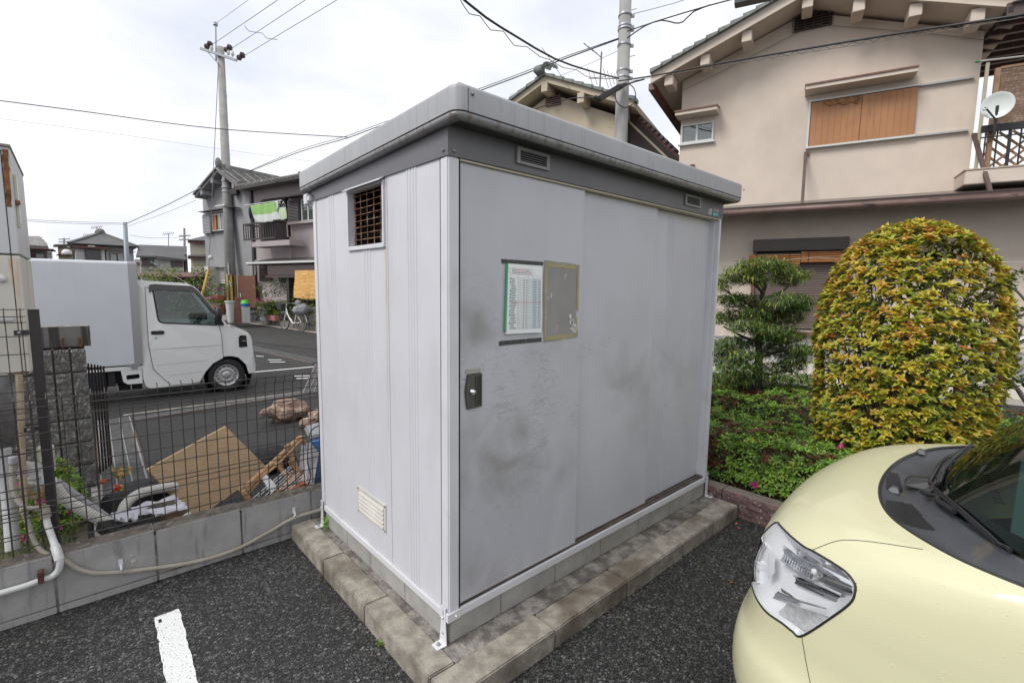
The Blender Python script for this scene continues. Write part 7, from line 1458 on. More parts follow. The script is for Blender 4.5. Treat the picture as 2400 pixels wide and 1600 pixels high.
def yagi(px_, py_, h, t, label):
 o = thing('television_antenna', label, 'antenna', tuple(dp(px_, py_ + h, t))); b = MB(); b.cyl(dp(px_, py_ + h, t), dp(px_, py_, t), .03, 5); b.build('mast', gw_, o); b = MB(); b.cyl(dp(px_ - 13, py_ + 2, t), dp(px_ + 13, py_ - 1, t), .018, 4); b.build('boom', gw_, o)
 for i in range(6): b = MB(); x = px_ - 12 + i * 4.6; b.cyl(dp(x - 2, py_ + 5, t), dp(x + 2, py_ - 4, t), .012, 4); b.build('element', gw_, o)
yagi(227, 532, 20, 40, 'thin rooftop antenna above the white clapboard house ridge'); yagi(395, 547, 30, 42, 'rooftop antenna with a small dish above the dark roofed house'); yagi(208, 550, 14, 42, 'smaller antenna left of the clapboard house ridge antenna')
# middle pole
TM = 9.6
pole2 = thing('utility_pole', 'thick concrete utility pole between the cream and beige houses, wrapped with cable clamps', 'utility pole', tuple(dp(1455, 400, TM)))
a_, c_ = dp(1468, -60, TM), dp(1455, 330, TM); d_ = (a_ - c_).normalized(); ft = c_ - d_ * (c_.z / d_.z); b = MB(); b.tube([ft, a_], [.150, .115], 24); b.build('shaft', concp, pole2, smooth=True)
def on2(x, y, o=0): return dp(x, y, TM - o)
for y, r_ in ((38, .128), (64, .128), (71, .131), (108, .128), (168, .129), (184, .130)):
 k = y / 330; b = MB(); b.lathe(on2(1466.5 - 10.5 * k, y), [(r_ + .006, -.018), (r_ + .009, -.018), (r_ + .009, .018), (r_ + .006, .018)], 24, d_); b.build('band', gal, pole2); b = MB(); b.bar(on2(1478 - 10 * k, y, .03), on2(1488 - 10 * k, y, .03), .05, .05); b.build('clamp', gal, pole2)
for (x, y) in ((1484, 24), (1481, 133), (1477, 239), (1432, 300)): b = MB(); s_ = 1 if x > 1440 else -1; b.cyl(on2(x - 6 * s_ - 2, y + 1), on2(x + 8 * s_, y - 3), .007, 5); b.build('step_bolt', gal, pole2)
cl = thing('cable_closure', 'black box-shaped cable closure hanging left of the middle pole', 'cable closure', tuple(on2(1425, 218, .3)))
b = MB(); b.bar(on2(1403, 233, .35), on2(1450, 205, .28), .115, .10); b.build('case', mat('black_closure', (.03, .03, .03), (.045, .045, .045), 30, rough=.6), cl, bevel=.012)
b = MB(); b.cyl(on2(1393, 227, .35), on2(1405, 232, .35), .035, 8, .05); b.cyl(on2(1448, 206, .28), on2(1468, 197, .2), .06, 8, .03); b.build('end_cap', M['black'], cl)
cen = on2(1466, 224, .2); b = MB(); b.tube([cen + CR * (.20 * math.cos(a)) + CU * (.235 * math.sin(a)) for a in [6.2832 * i / 30 for i in range(30)]], .010, 6, closed=True); tag(b.build('cable_loop', M['black'], smooth=True), 'round loop of black cable below the clamps of the middle pole', 'cable')
def wr_(label, pts, r, m=None, group=None, cat='cable'):
 b = MB(); b.tube(spline([dp(*p) for p in pts], .5), r, 5); return tag(b.build('cable', m or M['black'], smooth=True), label, cat, group)
lm = mat('lavender_grey_wire', (.36, .35, .40), rough=.5); t1 = tb - .2
wr_('left one of the three bare lines rising from the crossarm of the left pole', [(500, 103, t1), (575, 52, t1 * .86), (651, 0, t1 * .75), (760, -80, t1 * .62)], .012, lm)
wr_('middle one of the three bare lines rising from the crossarm of the left pole', [(546, 112, t1), (630, 57, t1 * .86), (716, 0, t1 * .75), (850, -90, t1 * .62)], .012, lm)
wr_('right one of the three bare lines rising from the crossarm of the left pole', [(576, 129, t1), (680, 66, t1 * .86), (790, 0, t1 * .75), (940, -95, t1 * .62)], .012, lm)
wr_('thin wire rising from the very top of the left pole', [(508, 54, t1), (582, 0, t1 * .8), (680, -75, t1 * .62)], .009, lm)
wr_('jumper loops hanging between the three bare lines', [(573, 60, t1 * .86), (585, 74, t1 * .86), (614, 78, t1 * .86), (625, 90, t1 * .86), (650, 93, t1 * .86)], .010, M['black'])
wr_('dark wire running in from the left edge above the roofs', [(-40, 231, 12), (200, 262, 13), (500, 301, 14), (815, 322, 15)], .012)
wr_('faint upper wire crossing behind the left pole', [(-40, 273, 20), (300, 318, 22), (520, 350, 24), (760, 382, 26)], .006, lm)
for dy_, r_, lb in ((0, .012, 'upper'), (5, .016, 'lower')):
 wr_(lb + ' strand of the line from grey house to middle pole behind the shed', [(576, 404 + dy_ * .3, tb - 3), (700, 352 + dy_, 17), (813, 319 + dy_, 15.5), (875, 296 + dy_, 14.8), (1138, 203 + dy_, 11.9), (1300, 142 + dy_, 10.7), (1450, 90 + dy_ * .4, TM - .15)], r_ * (.7 if dy_ == 0 else .8))
wr_('cable leaving the middle pole to the upper right toward the lamp arm', [(1470, 74, TM - .15), (1540, 50, 9.0), (1660, 14, 8.2), (1760, -12, 7.6)], .011)
wr_('slack cable dipping beside the upper right line', [(1470, 90, TM - .15), (1510, 62, 9.1), (1550, 48, 9), (1580, 54, 8.9), (1600, 52, 8.8), (1625, 28, 8.6), (1665, 12, 8.3)], .012)
wr_('thin high wire leaving the middle pole near the top of the frame', [(1484, 33, TM - .1), (1580, 8, 9), (1660, -20, 8.4)], .007, lm)
wr_('thin wire dropping from the high wire to the left', [(1448, 120, TM), (1350, 163, 11), (1195, 223, 13)], .005, lm)
big = wr_('thick black cable bundle sagging from the top of the frame to the middle pole', [(1070, -15, 5.4), (1140, 42, 5.9), (1210, 86, 6.5), (1300, 138, 7.4), (1380, 166, 8.4), (1450, 184, TM - .2)], .015)
b = MB(); L_ = [(1075, -5, 5.45), (1100, 24, 5.6), (1125, 40, 5.75), (1150, 62, 6.0), (1180, 76, 6.25), (1205, 98, 6.5), (1235, 112, 6.8), (1265, 124, 7.1), (1290, 143, 7.4), (1320, 150, 7.7), (1350, 166, 8.0), (1380, 172, 8.4), (1420, 182, 9)]
b.tube(spline([dp(x, y + (9 if i % 2 else -2), t) for i, (x, y, t) in enumerate(L_)], .15), .005, 5); tag(b.build('cable', M['black'], smooth=True), 'loose thin wire winding round the sagging thick black cable', 'cable')
wr_('thick black cable running right from the middle pole across the beige house', [(1450, 190, TM - .2), (1520, 180, 8.6), (1700, 147, 7.3), (1900, 113, 6.2), (2100, 80, 5.4), (2300, 50, 4.8), (2440, 28, 4.5)], .0135)
wr_('thin support wire under the cable across the beige house', [(1470, 192, TM - .2), (1700, 153, 7.3), (1900, 122, 6.2), (2100, 92, 5.4), (2300, 58, 4.8), (2440, 34, 4.5)], .004, gw_)
b = MB(); pts = []
for i in range(46): t = i / 45; x = 1560 + 760 * t; pts.append(dp(x, 171 - (x - 1560) * .166 + (9 if i % 2 else 0), 8.3 - 3.4 * t ** .8))
b.tube(pts, .0032, 4); tag(b.build('cable', M['black']), 'zigzag lashing wire along the cable across the beige house', 'cable')
wr_('cable from the closure to the lower left over the cream house', [(1398, 229, TM - .35), (1345, 230, 10), (1300, 240, 10.5), (1255, 256, 11)], .012)
wr_('cable curling from the closure up to the clamps', [(1450, 210, TM - .3), (1475, 196, TM - .3), (1510, 186, 9)], .016)
wr_('fine wire slanting down left of the cream house antenna', [(1270, 112, 7.1), (1300, 155, 8.5), (1340, 215, 10)], .004, gw_)
wr_('double service line running up from the thin steel pole to the grey house', [(296, 524, 24), (380, 486, 24), (470, 440, tb - 2)], .022, lm)
wr_('lower service line between the thin steel pole and the grey house', [(300, 530, 24), (385, 500, 24), (458, 470, tb - 2)], .010, lm)
wr_('upper of the two flat lines left of the thin steel pole', [(-30, 508, 18), (150, 519, 21), (294, 523, 24)], .010, lm)
wr_('lower of the two flat lines left of the thin steel pole', [(-30, 512, 18), (150, 523, 21), (294, 526, 24)], .010, lm)
wr_('distant lines between the thin steel pole and the far pole', [(305, 551, 40), (360, 558, 45), (432, 555, 50)], .018, lm)
wr_('cable between the left pole box and the mauve house eave', [(558, 448, tb - .3), (575, 448, tb - 1), (600, 437, tb - 1.5), (690, 415, tb - 4)], .012)
lam = thing('lamp_head', 'dark grey rectangular lamp head at the top edge of the frame', 'lamp', tuple(dp(1760, -5, 7.6))); b = MB(); b.bar(dp(1722, 8, 7.7), dp(1830, -16, 7.4), .16, .10); b.build('housing', mat('dark_lamp_case', (.06, .065, .07), rough=.5), lam, bevel=.01)
# ================================================================ vegetation
def leafmat(name, c, c2=None, tl=.25, rough=.45):
 m = mat(name, c, c2 or tuple(k * .8 for k in c), 9, rough=rough); b = m.node_tree.nodes['Principled BSDF']; nd = m.node_tree.nodes; lk = m.node_tree.links.new
 tr = nd.new('ShaderNodeBsdfTranslucent'); mx = nd.new('ShaderNodeMixShader'); mx.inputs[0].default_value = tl; o = nd['Material Output']
 src = b.inputs['Base Color'].links[0].from_socket; lk(src, tr.inputs[0]); lk(b.outputs[0], mx.inputs[1]); lk(tr.outputs[0], mx.inputs[2]); lk(mx.outputs[0], o.inputs[0]); return m
def leaf(b, p, d, up, L, W, mi=0, curl=.25):
 d = Vector(d).normalized(); s = d.cross(up)
 if s.length < .05: s = d.orthogonal()
 s.normalize(); n = s.cross(d); p = Vector(p); b.mi = mi
 m1 = p + d * L * .48 + n * L * .02; tip = p + d * L * .97 - n * L * curl
 b.add([p, m1 + s * W + n * W * .35, m1, m1 - s * W + n * W * .35, tip, p + d * L * .22 + s * W * .62 + n * W * .2, p + d * L * .22 - s * W * .62 + n * W * .2], [(0, 2, 6), (6, 2, 3), (0, 5, 2), (5, 1, 2), (2, 1, 4), (3, 2, 4)])
def rosette(b, rr, p, ax, k, L, W, mis, el=(.15, .8), curl=.25):
 ax = Vector(ax).normalized(); u = ax.orthogonal().normalized(); v = ax.cross(u); a0 = rr.uniform(0, 6.28); mi = rr.choice(mis)
 for i in range(k):
  a = a0 + 6.2832 * i / k + rr.uniform(-.3, .3); e = rr.uniform(*el); d = (u * math.cos(a) + v * math.sin(a)) * math.cos(e) + ax * math.sin(e); leaf(b, p + d * .004, d, ax, L * rr.uniform(.7, 1.1), W * rr.uniform(.8, 1.1), mi if rr.random() < .7 else rr.choice(mis), curl)
bark = mat('grey_brown_bark', (.16, .13, .11), (.09, .07, .06), 30, rough=.95, bump=.6, bs=80)
# ---- yellow leaved clipped bush
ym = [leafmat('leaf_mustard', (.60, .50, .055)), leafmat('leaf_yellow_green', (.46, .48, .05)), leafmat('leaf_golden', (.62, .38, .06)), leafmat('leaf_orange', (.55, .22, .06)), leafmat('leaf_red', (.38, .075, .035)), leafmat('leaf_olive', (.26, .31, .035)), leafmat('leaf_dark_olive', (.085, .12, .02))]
BC = Vector((3.57, -.955, 0)); Pz = [(.12, .42), (.45, .48), (.64, .51), (.97, .53), (1.30, .555), (1.62, .535), (1.88, .46), (2.06, .32), (2.17, .16), (2.20, .02)]
def brad(z):
 for (z0, r0), (z1, r1) in zip(Pz, Pz[1:]):
  if z0 <= z <= z1: return r0 + (r1 - r0) * (z - z0) / (z1 - z0)
 return .02
bush = thing('clipped_shrub', 'tall rounded shrub with mustard yellow and orange new leaves behind the cream car', 'shrub', tuple(BC))
rr = random.Random(21); b = MB(); cand = []
def bush_pt(inner=0):
 while True:
  z = rr.uniform(.15, 2.2); r = brad(z)
  if rr.random() < r / .62 or z > 1.95: break
 a = rr.uniform(0, 6.2832); k = (1 - rr.random() ** 2 * .06) if not inner else rr.uniform(.35, .92)
 w_ = 1 + .07 * noise.noise(Vector((math.cos(a) * 2, math.sin(a) * 2, z * 2.2))); r2 = r * k * w_
 dz_ = (brad(min(2.19, z + .05)) - brad(max(.13, z - .05))) / .1; n = Vector((math.cos(a), math.sin(a), -dz_)).normalized()
 return BC + Vector((math.cos(a) * r2, math.sin(a) * r2 * 1.05, z)), n, z
for i in range(4300):
 p, n, z = bush_pt(); ax = (n * .8 + Vector((0, 0, 1.1 + rr.uniform(-.3, .3))) + Vector((rr.uniform(-.4, .4), rr.uniform(-.4, .4), 0))).normalized()
 if noise.noise(p * 3.1 + Vector((7, 7, 7))) < -.34: continue
 hi = z / 2.2; q = rr.random()
 mis = [0, 1, 1, 0, 2] if q < .58 else ([2, 3, 2, 0] if q < .58 + .06 + .20 * hi * hi else ([3, 4, 3] if q < .64 + .24 * hi ** 3 + .012 else [5, 1, 5, 6]))
 cand.append((p, ax, mis))
 rosette(b, rr, p, ax, rr.randint(4, 7), rr.uniform(.040, .066), .0145, mis, (.55, 1.35), .32)
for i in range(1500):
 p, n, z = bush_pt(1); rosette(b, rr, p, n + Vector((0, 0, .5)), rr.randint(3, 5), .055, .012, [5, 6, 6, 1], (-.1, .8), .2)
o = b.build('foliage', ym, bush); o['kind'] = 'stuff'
# nearest single leaves as parts
lv = []
for k in range(7):
 bb = MB(); leaf(bb, (0, 0, 0), (0, 1, 0), Vector((0, 0, 1)), .058, .0125, 0, .2); me = bpy.data.meshes.new('leaf'); me.from_pydata([tuple(p) for p in bb.v], [], bb.f); me.materials.append(ym[k]); lv.append(me)
cand.sort(key=lambda c: (c[0] - CAM).length); used = 0
for p, ax, mis in cand[:60:1]:
 for i in range(5):
  u = ax.orthogonal().normalized(); v = ax.cross(u); a = 6.28 * i / 5 + rr.random(); e = rr.uniform(.5, 1.2); d = (u * math.cos(a) + v * math.sin(a)) * math.cos(e) + ax * math.sin(e)
  s_ = d.cross(ax).normalized(); n = s_.cross(d); oo = bpy.data.objects.new('leaf', lv[rr.choice(mis)]); COL.objects.link(oo); oo.parent = bush
  mm = Matrix((( s_.x, d.x, n.x), (s_.y, d.y, n.y), (s_.z, d.z, n.z))).to_4x4(); mm.translation = p - BC + ax * .012; oo.matrix_local = mm; used += 1
for i in range(70):
 a = rr.uniform(0, 6.28); r0 = rr.uniform(.0, .15); p0 = BC + Vector((math.cos(a) * r0, math.sin(a) * r0, rr.uniform(.1, .8))); z1 = rr.uniform(.6, 2.0); r1 = brad(z1) * .93; p1 = BC + Vector((math.cos(a + .4) * r1, math.sin(a + .4) * r1, z1)); mid = p0.lerp(p1, .5) + Vector((0, 0, -.08))
 bb = MB(); bb.tube(spline([p0, mid, p1], .12), [.009 - .006 * t / 14 for t in range(len(spline([p0, mid, p1], .12)))], 5); bb.build('branch', bark if i % 2 else mat('pale_twig', (.34, .30, .27), rough=.9) if i == 0 else bark, bush)
b = MB(); pt = bpy.data.materials.get('pale_twig') or mat('pale_twig', (.34, .30, .27), rough=.9)
for i in range(420):
 p, n, z = bush_pt(); q = p - n * rr.uniform(.05, .16) - Vector((0, 0, rr.uniform(.0, .08))); b.tube([q, q.lerp(p, .5) + Vector((rr.uniform(-.01, .01), rr.uniform(-.01, .01), .01)), p - n * .02], .0026, 4)
o = b.build('twigs', pt, bush); o['kind'] = 'stuff'
b = MB(); b.tube([BC + Vector((0, 0, -.05)), BC + Vector((.02, 0, .4)), BC + Vector((0, .03, 1.0)), BC + Vector((.03, 0, 1.6))], [.055, .045, .035, .015], 10); b.build('trunk', bark, bush, smooth=True)
# ---- azalea hedge
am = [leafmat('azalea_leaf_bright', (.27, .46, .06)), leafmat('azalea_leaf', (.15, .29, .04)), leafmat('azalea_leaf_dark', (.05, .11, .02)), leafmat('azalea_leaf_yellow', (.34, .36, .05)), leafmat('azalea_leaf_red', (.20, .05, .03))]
def hedge(name, label, fn, n, L, seed, mats=am, flowers=0, inner=.35, loc=(0, 0, 0), nleaf=0):
 rr = random.Random(seed); t = thing(name, label, 'hedge', loc); b = MB(); tops = []
 for i in range(n):
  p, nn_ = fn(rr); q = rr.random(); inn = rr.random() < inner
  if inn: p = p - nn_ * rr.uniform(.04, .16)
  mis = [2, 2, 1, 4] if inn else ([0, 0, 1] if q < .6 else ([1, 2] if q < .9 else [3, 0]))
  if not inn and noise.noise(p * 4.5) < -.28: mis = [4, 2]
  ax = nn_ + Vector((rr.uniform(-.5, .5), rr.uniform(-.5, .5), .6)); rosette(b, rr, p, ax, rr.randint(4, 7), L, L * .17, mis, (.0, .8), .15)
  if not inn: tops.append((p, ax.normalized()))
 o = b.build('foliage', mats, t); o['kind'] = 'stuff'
 b = MB()
 for i in range(n // 3):
  p, nn_ = fn(rr); q = p - nn_ * rr.uniform(.08, .25) + Vector((rr.uniform(-.08, .08), rr.uniform(-.08, .08), -.03)); b.bar(q, p - nn_ * .02, .003)
 o = b.build('twigs', mat(name + '_twig', (.15, .09, .06), (.09, .05, .04), 20, rough=.9), t); o['kind'] = 'stuff'
 if nleaf:
  tops.sort(key=lambda c: (c[0] - CAM).length); ms = []
  for k in range(4):
   bb = MB(); leaf(bb, (0, 0, 0), (0, 1, 0), Vector((0, 0, 1)), L * 1.1, L * .19, 0, .15); me = bpy.data.meshes.new('leaf'); me.from_pydata([tuple(p) for p in bb.v], [], bb.f); me.materials.append(mats[k]); ms.append(me)
  for p, ax in tops[:nleaf // 5]:
   for i in range(5):
    u = ax.orthogonal().normalized(); v = ax.cross(u); a = 6.28 * i / 5; e = rr.uniform(.2, .8); d = (u * math.cos(a) + v * math.sin(a)) * math.cos(e) + ax * math.sin(e); s_ = d.cross(ax).normalized(); nn2 = s_.cross(d)
    oo = bpy.data.objects.new('leaf', ms[rr.choice([0, 0, 1, 3])]); COL.objects.link(oo); oo.parent = t; mm = Matrix(((s_.x, d.x, nn2.x), (s_.y, d.y, nn2.y), (s_.z, d.z, nn2.z))).to_4x4(); mm.translation = p - t.location + ax * .01; oo.matrix_local = mm
 fm_ = bpy.data.materials.get('magenta_petal') or leafmat('magenta_petal', (.62, .04, .28), tl=.3)
 for i in range(flowers):
  p, ax = rr.choice(tops); b = MB(); rosette(b, rr, p + ax * .015, ax, 5, L * .9, L * .3, [0], (.4, 1.1), .1); b.build('flower', fm_, t)
 return t
def box_fn(x0, x1, y0, y1, z0, z1, rnd=.12):
 def f(rr):
  wf, wl, wt = (y1 - y0) * (z1 - z0), (x1 - x0) * (z1 - z0), (x1 - x0) * (y1 - y0); q = rr.uniform(0, wf + 2 * wl + wt)
  h = lambda x, y: z1 + .05 * noise.noise(Vector((x * 3, y * 3, 0)))
  if q < wf:
   y, z = rr.uniform(y0, y1), rr.uniform(z0, z1); k = (z - z0) / (z1 - z0); return Vector((x0 + .10 * (1 - k) * 0 + rnd * max(0, k - .6) ** 2 * 3 + .05 * noise.noise(Vector((0, y * 4, z * 4))), y, z)), Vector((-1, 0, .3 + max(0, k - .6)))
  q -= wf
  if q < 2 * wl: x, z = rr.uniform(x0, x1), rr.uniform(z0, z1); s = -1 if q < wl else 1; return Vector((x, y0 if s < 0 else y1, z)), Vector((0, s, .3))
  x, y = rr.uniform(x0, x1), rr.uniform(y0, y1); return Vector((x, y, h(x, y))), Vector((0, 0, 1))
 return f
hedge('azalea_hedge', 'clipped azalea hedge with bright green shoots and a few magenta buds just beyond the kerb', box_fn(2.68, 3.55, -2.2, 1.15, .17, .50), 5200, .050, 5, flowers=14, loc=(3.1, -.5, .15), nleaf=290)
hedge('azalea_hedge', 'second azalea hedge around the foot of the conifer, nearer the house', box_fn(4.0, 5.7, -1.6, 1.6, .15, .55), 4800, .050, 8, flowers=6, loc=(4.8, 0, .15))
hedge('azalea_hedge', 'azalea hedge right of the yellow shrub by the windscreen', box_fn(4.2, 5.9, -3.4, -1.9, .15, .58), 2200, .042, 9, flowers=12, loc=(5, -2.6, .15))
b = MB(); b.quad((2.56, -4.2, .125), (6.1, -4.2, .125), (6.1, 2.4, .125), (2.56, 2.4, .125)); tag(b.build('planting_bed', mat('leaf_litter_soil', (.075, .045, .035), (.035, .025, .02), 22, .4, .6, .95, bump=.8, bs=40, c3=(.16, .075, .04), ss=(30, 30, 30), slo=.55, shi=.6)), kind='structure', label='dark soil with fallen leaves in the planting bed')
b = MB(); lit = [leafmat('litter_leaf', (.20, .08, .035)), leafmat('litter_leaf_tan', (.26, .15, .07))]; rr = random.Random(6)
for i in range(900): x, y = rr.uniform(2.57, 2.95), rr.uniform(-1.6, 1.2); leaf(b, (x, y, .13 + rr.uniform(0, .02)), (rr.uniform(-1, 1), rr.uniform(-1, 1), rr.uniform(-.2, .3)), Vector((rr.uniform(-.4, .4), 0, 1)), .035, .006, rr.randint(0, 1))
tag(b.build('leaf_litter', lit), 'brown fallen leaves along the foot of the hedge', 'leaves', kind='stuff')
# kerb of purple-brown split stone
pkb = thing('planting_kerb', 'purple brown split stone kerb edging the planting bed', 'kerb', (2.5, -.8, 0)); pst = mat('purple_brown_stone', (.17, .105, .10), (.11, .07, .068), 14, .35, .65, .9, bump=.9, bs=45, bd=8, c3=(.42, .40, .39), ss=(50, 50, 50), slo=.635, shi=.66); ptp = mat('kerb_top_stone', (.21, .175, .15), (.15, .12, .10), 9, rough=.9, bump=.3, bs=80)
for i, y1 in enumerate([1.68, 1.08, .48, -.12, -.72, -1.32, -1.92, -2.52]):
 y0 = y1 - .594; b = MB(); nx, nz = 22, 8
 rows = [[(2.455 - (0 if j == nz else .012 * (.4 + noise.noise(Vector((k * .5 + i * 9, j * .7, i))))) + (.008 if j == nz else 0), y0 + (y1 - y0) * k / nx, -.02 + .192 * j / nz) for k in range(nx + 1)] for j in range(nz + 1)]
 b.mi = 0; b.grid(rows); b.mi = 1; b.quad((2.463, y0, .172), (2.463, y1, .172), (2.47, y1, .178), (2.47, y0, .178)); b.quad((2.47, y0, .178), (2.47, y1, .178), (2.565, y1, .178), (2.565, y0, .178)); b.mi = 0; b.quad((2.455, y0, 0), (2.565, y0, 0), (2.565, y0, .178), (2.46, y0, .174)); b.quad((2.455, y1, 0), (2.46, y1, .174), (2.565, y1, .178), (2.565, y1, 0)); b.quad((2.565, y0, 0), (2.565, y1, 0), (2.565, y1, .178), (2.565, y0, .178)); b.build('kerb_stone', [pst, ptp], pkb)
# ---- cloud pruned conifer
con = thing('conifer', 'small cloud pruned conifer with drooping thread foliage between shed and yellow shrub', 'tree', tuple(dp(1770, 985, 5.8)))
TC = 5.8; cbk = mat('conifer_bark', (.085, .07, .06), (.05, .04, .036), 30, rough=.95, bump=.8, bs=60)
b = MB(); L_ = [dp(x, y, TC) for x, y in ((1768, 1010), (1770, 950), (1774, 905), (1777, 860), (1779, 820), (1776, 785), (1783, 750), (1790, 715), (1786, 690), (1794, 668), (1783, 645), (1780, 628))]; sp = spline(L_, .05); b.tube(sp, [.075 - .058 * (i / len(sp)) ** .8 for i in range(len(sp))], 10); b.build('trunk', cbk, con, smooth=True)
for L_ in ([(1783, 740), (1755, 712), (1725, 697), (1700, 680), (1682, 665)], [(1790, 700), (1812, 692), (1835, 682), (1850, 668)], [(1792, 672), (1775, 665), (1760, 650)], [(1790, 690), (1778, 675), (1750, 655), (1735, 650)], [(1778, 790), (1750, 765), (1735, 760)], [(1782, 755), (1800, 742), (1825, 732)], [(1777, 800), (1745, 790), (1715, 775), (1695, 765)], [(1778, 800), (1795, 785), (1812, 775)], [(1774, 880), (1750, 850), (1722, 830), (1700, 822)], [(1776, 845), (1800, 830), (1840, 822), (1870, 815)], [(1772, 925), (1745, 912), (1710, 905), (1690, 905)], [(1775, 875), (1795, 878), (1825, 872), (1850, 862)], [(1772, 930), (1795, 925), (1825, 918)], [(1772, 900), (1730, 870), (1705, 862)]):
 k = R_.uniform(-.12, .12); P_ = spline([dp(x, y, TC + k * i / 3) for i, (x, y) in enumerate(L_)], .04); b = MB(); b.tube(P_, [.020 - .014 * i / len(P_) for i in range(len(P_))], 6); b.build('branch', cbk, con, smooth=True)
cmats = [leafmat('thread_dark_green', (.075, .145, .04), rough=.6), leafmat('thread_green', (.15, .25, .055), rough=.6), leafmat('thread_yellow_green', (.44, .48, .09), rough=.6), leafmat('thread_brown', (.26, .17, .06), rough=.7)]
pads = [(1790, 622, 50, 16), (1835, 632, 26, 14), (1738, 640, 32, 14), (1705, 655, 24, 10), (1760, 655, 34, 14), (1845, 655, 32, 16), (1873, 645, 22, 10), (1690, 672, 18, 12), (1712, 700, 28, 10), (1745, 708, 44, 16), (1850, 708, 46, 18), (1868, 725, 24, 12), (1722, 740, 40, 14), (1690, 750, 24, 10), (1790, 735, 44, 15), (1835, 745, 40, 16), (1755, 765, 40, 14), (1815, 780, 44, 16), (1850, 790, 30, 14), (1800, 800, 34, 12), (1722, 805, 42, 14), (1692, 822, 26, 14), (1745, 835, 36, 12), (1835, 822, 46, 16), (1880, 820, 22, 10), (1865, 845, 30, 12), (1702, 848, 34, 14), (1735, 862, 40, 13), (1830, 862, 44, 14), (1715, 886, 46, 13), (1790, 885, 34, 10), (1868, 888, 38, 10), (1688, 905, 26, 12), (1745, 915, 54, 12), (1850, 915, 56, 10), (1710, 945, 56, 13), (1795, 950, 50, 12), (1745, 965, 60, 12)]
rr = random.Random(14); b = MB()
for (px_, py_, rx, ry) in pads:
 up_ = (py_ < 700)
 dpt = rr.uniform(-.22, .22)
 for i in range(int(rx * ry * 1.15)):
  a = rr.uniform(0, 6.28); r = rr.random() ** .6 * 1.15; z = rr.uniform(-1, 1); p = dp(px_ + rx * r * math.cos(a), py_ + ry * r * math.sin(a) * .95, TC + dpt + z * .20 * max(0, 1 - r * r) ** .5)
  side = Vector((rr.uniform(-1, 1), rr.uniform(-1, 1), 0)) + CR * (.7 * math.cos(a)); ll = rr.uniform(.04, .13) * (1.25 if r > .85 else 1); d1 = (side.normalized() * .8 + Vector((0, 0, rr.uniform(-.1, .6)))).normalized(); q = p + d1 * ll * .5; q2 = q + (d1 * .5 + Vector((0, 0, -.75))).normalized() * ll * .6
  t = rr.random(); b.mi = (2 if (t < .35 and (rr.random() < (.85 if up_ else .4))) else (1 if t < .62 else (3 if t > .96 else 0))); s_ = d1.cross(Vector((0, 0, 1))).normalized() * .0045
  b.add([p - s_, p + s_, q + s_, q - s_, q2], [(0, 1, 2, 3), (3, 2, 4)])
  for k in range(2): q3 = q.lerp(p, .4 * k) ; e_ = q3 + (d1 + s_ * 200 * rr.choice((-1, 1)) + Vector((0, 0, -.5))).normalized() * ll * .4; b.add([q3 - s_ * .8, q3 + s_ * .8, e_], [(0, 1, 2)])
o = b.build('foliage', cmats, con); o['kind'] = 'stuff'
# ---- little tree at the right edge
st = thing('small_tree', 'sparse small tree with round dark leaves at the right edge', 'tree', tuple(dp(2420, 960, 3.35))); TS = 3.35
sbk = mat('pale_grey_bark', (.24, .21, .19), (.15, .13, .12), 22, rough=.9, bump=.4)
for L_, r in (([(2460, 1010), (2420, 960), (2396, 928), (2380, 905), (2360, 890), (2345, 872), (2325, 866)], .022), ([(2460, 760), (2430, 740), (2400, 700), (2378, 678), (2358, 668), (2342, 670)], .012), ([(2460, 800), (2420, 775), (2396, 765), (2375, 758), (2350, 752)], .014), ([(2360, 890), (2350, 905), (2335, 920), (2310, 925)], .009), ([(2396, 765), (2388, 790), (2372, 808), (2362, 812)], .007), ([(2325, 866), (2305, 860), (2296, 872)], .005), ([(2440, 880), (2410, 860), (2390, 870), (2370, 880)], .007), ([(2340, 960), (2300, 930), (2285, 915)], .012), ([(2450, 1000), (2460, 760), (2470, 600)], .03)):
 P_ = spline([dp(x, y, TS) for x, y in L_], .03); b = MB(); b.tube(P_, [r * (1 - .6 * i / len(P_)) for i in range(len(P_))], 7); b.build('branch', sbk, st, smooth=True)
b = MB(); rr = random.Random(31); sml = [leafmat('round_leaf_dark', (.05, .105, .045)), leafmat('round_leaf', (.10, .17, .05)), leafmat('round_leaf_yellow', (.36, .33, .06))]
for (px_, py_, rx, ry, n) in ((2345, 665, 14, 8, 24), (2362, 672, 16, 12, 26), (2372, 655, 12, 8, 14), (2388, 735, 16, 10, 22), (2350, 745, 14, 9, 18), (2362, 762, 14, 8, 16), (2375, 800, 18, 10, 20), (2345, 812, 12, 6, 10), (2392, 640, 8, 8, 8), (2335, 862, 18, 12, 24), (2360, 880, 20, 10, 26), (2375, 850, 14, 8, 14), (2310, 880, 14, 10, 16), (2395, 895, 12, 8, 14), (2295, 915, 12, 8, 12), (2330, 925, 12, 8, 10), (2335, 955, 14, 8, 10)):
 for i in range(n * 2): p = dp(px_ + rr.gauss(0, rx * .7), py_ + rr.gauss(0, ry * .7), TS + rr.uniform(-.12, .12)); leaf(b, p, (rr.uniform(-1, 1), rr.uniform(-1, 1), rr.uniform(-.2, .6)), Vector((rr.uniform(-.3, .3), rr.uniform(-.3, .3), 1)), .042, .0125, rr.choice((0, 0, 1, 1, 2)), .1)
o = b.build('foliage', sml, st); o['kind'] = 'stuff'
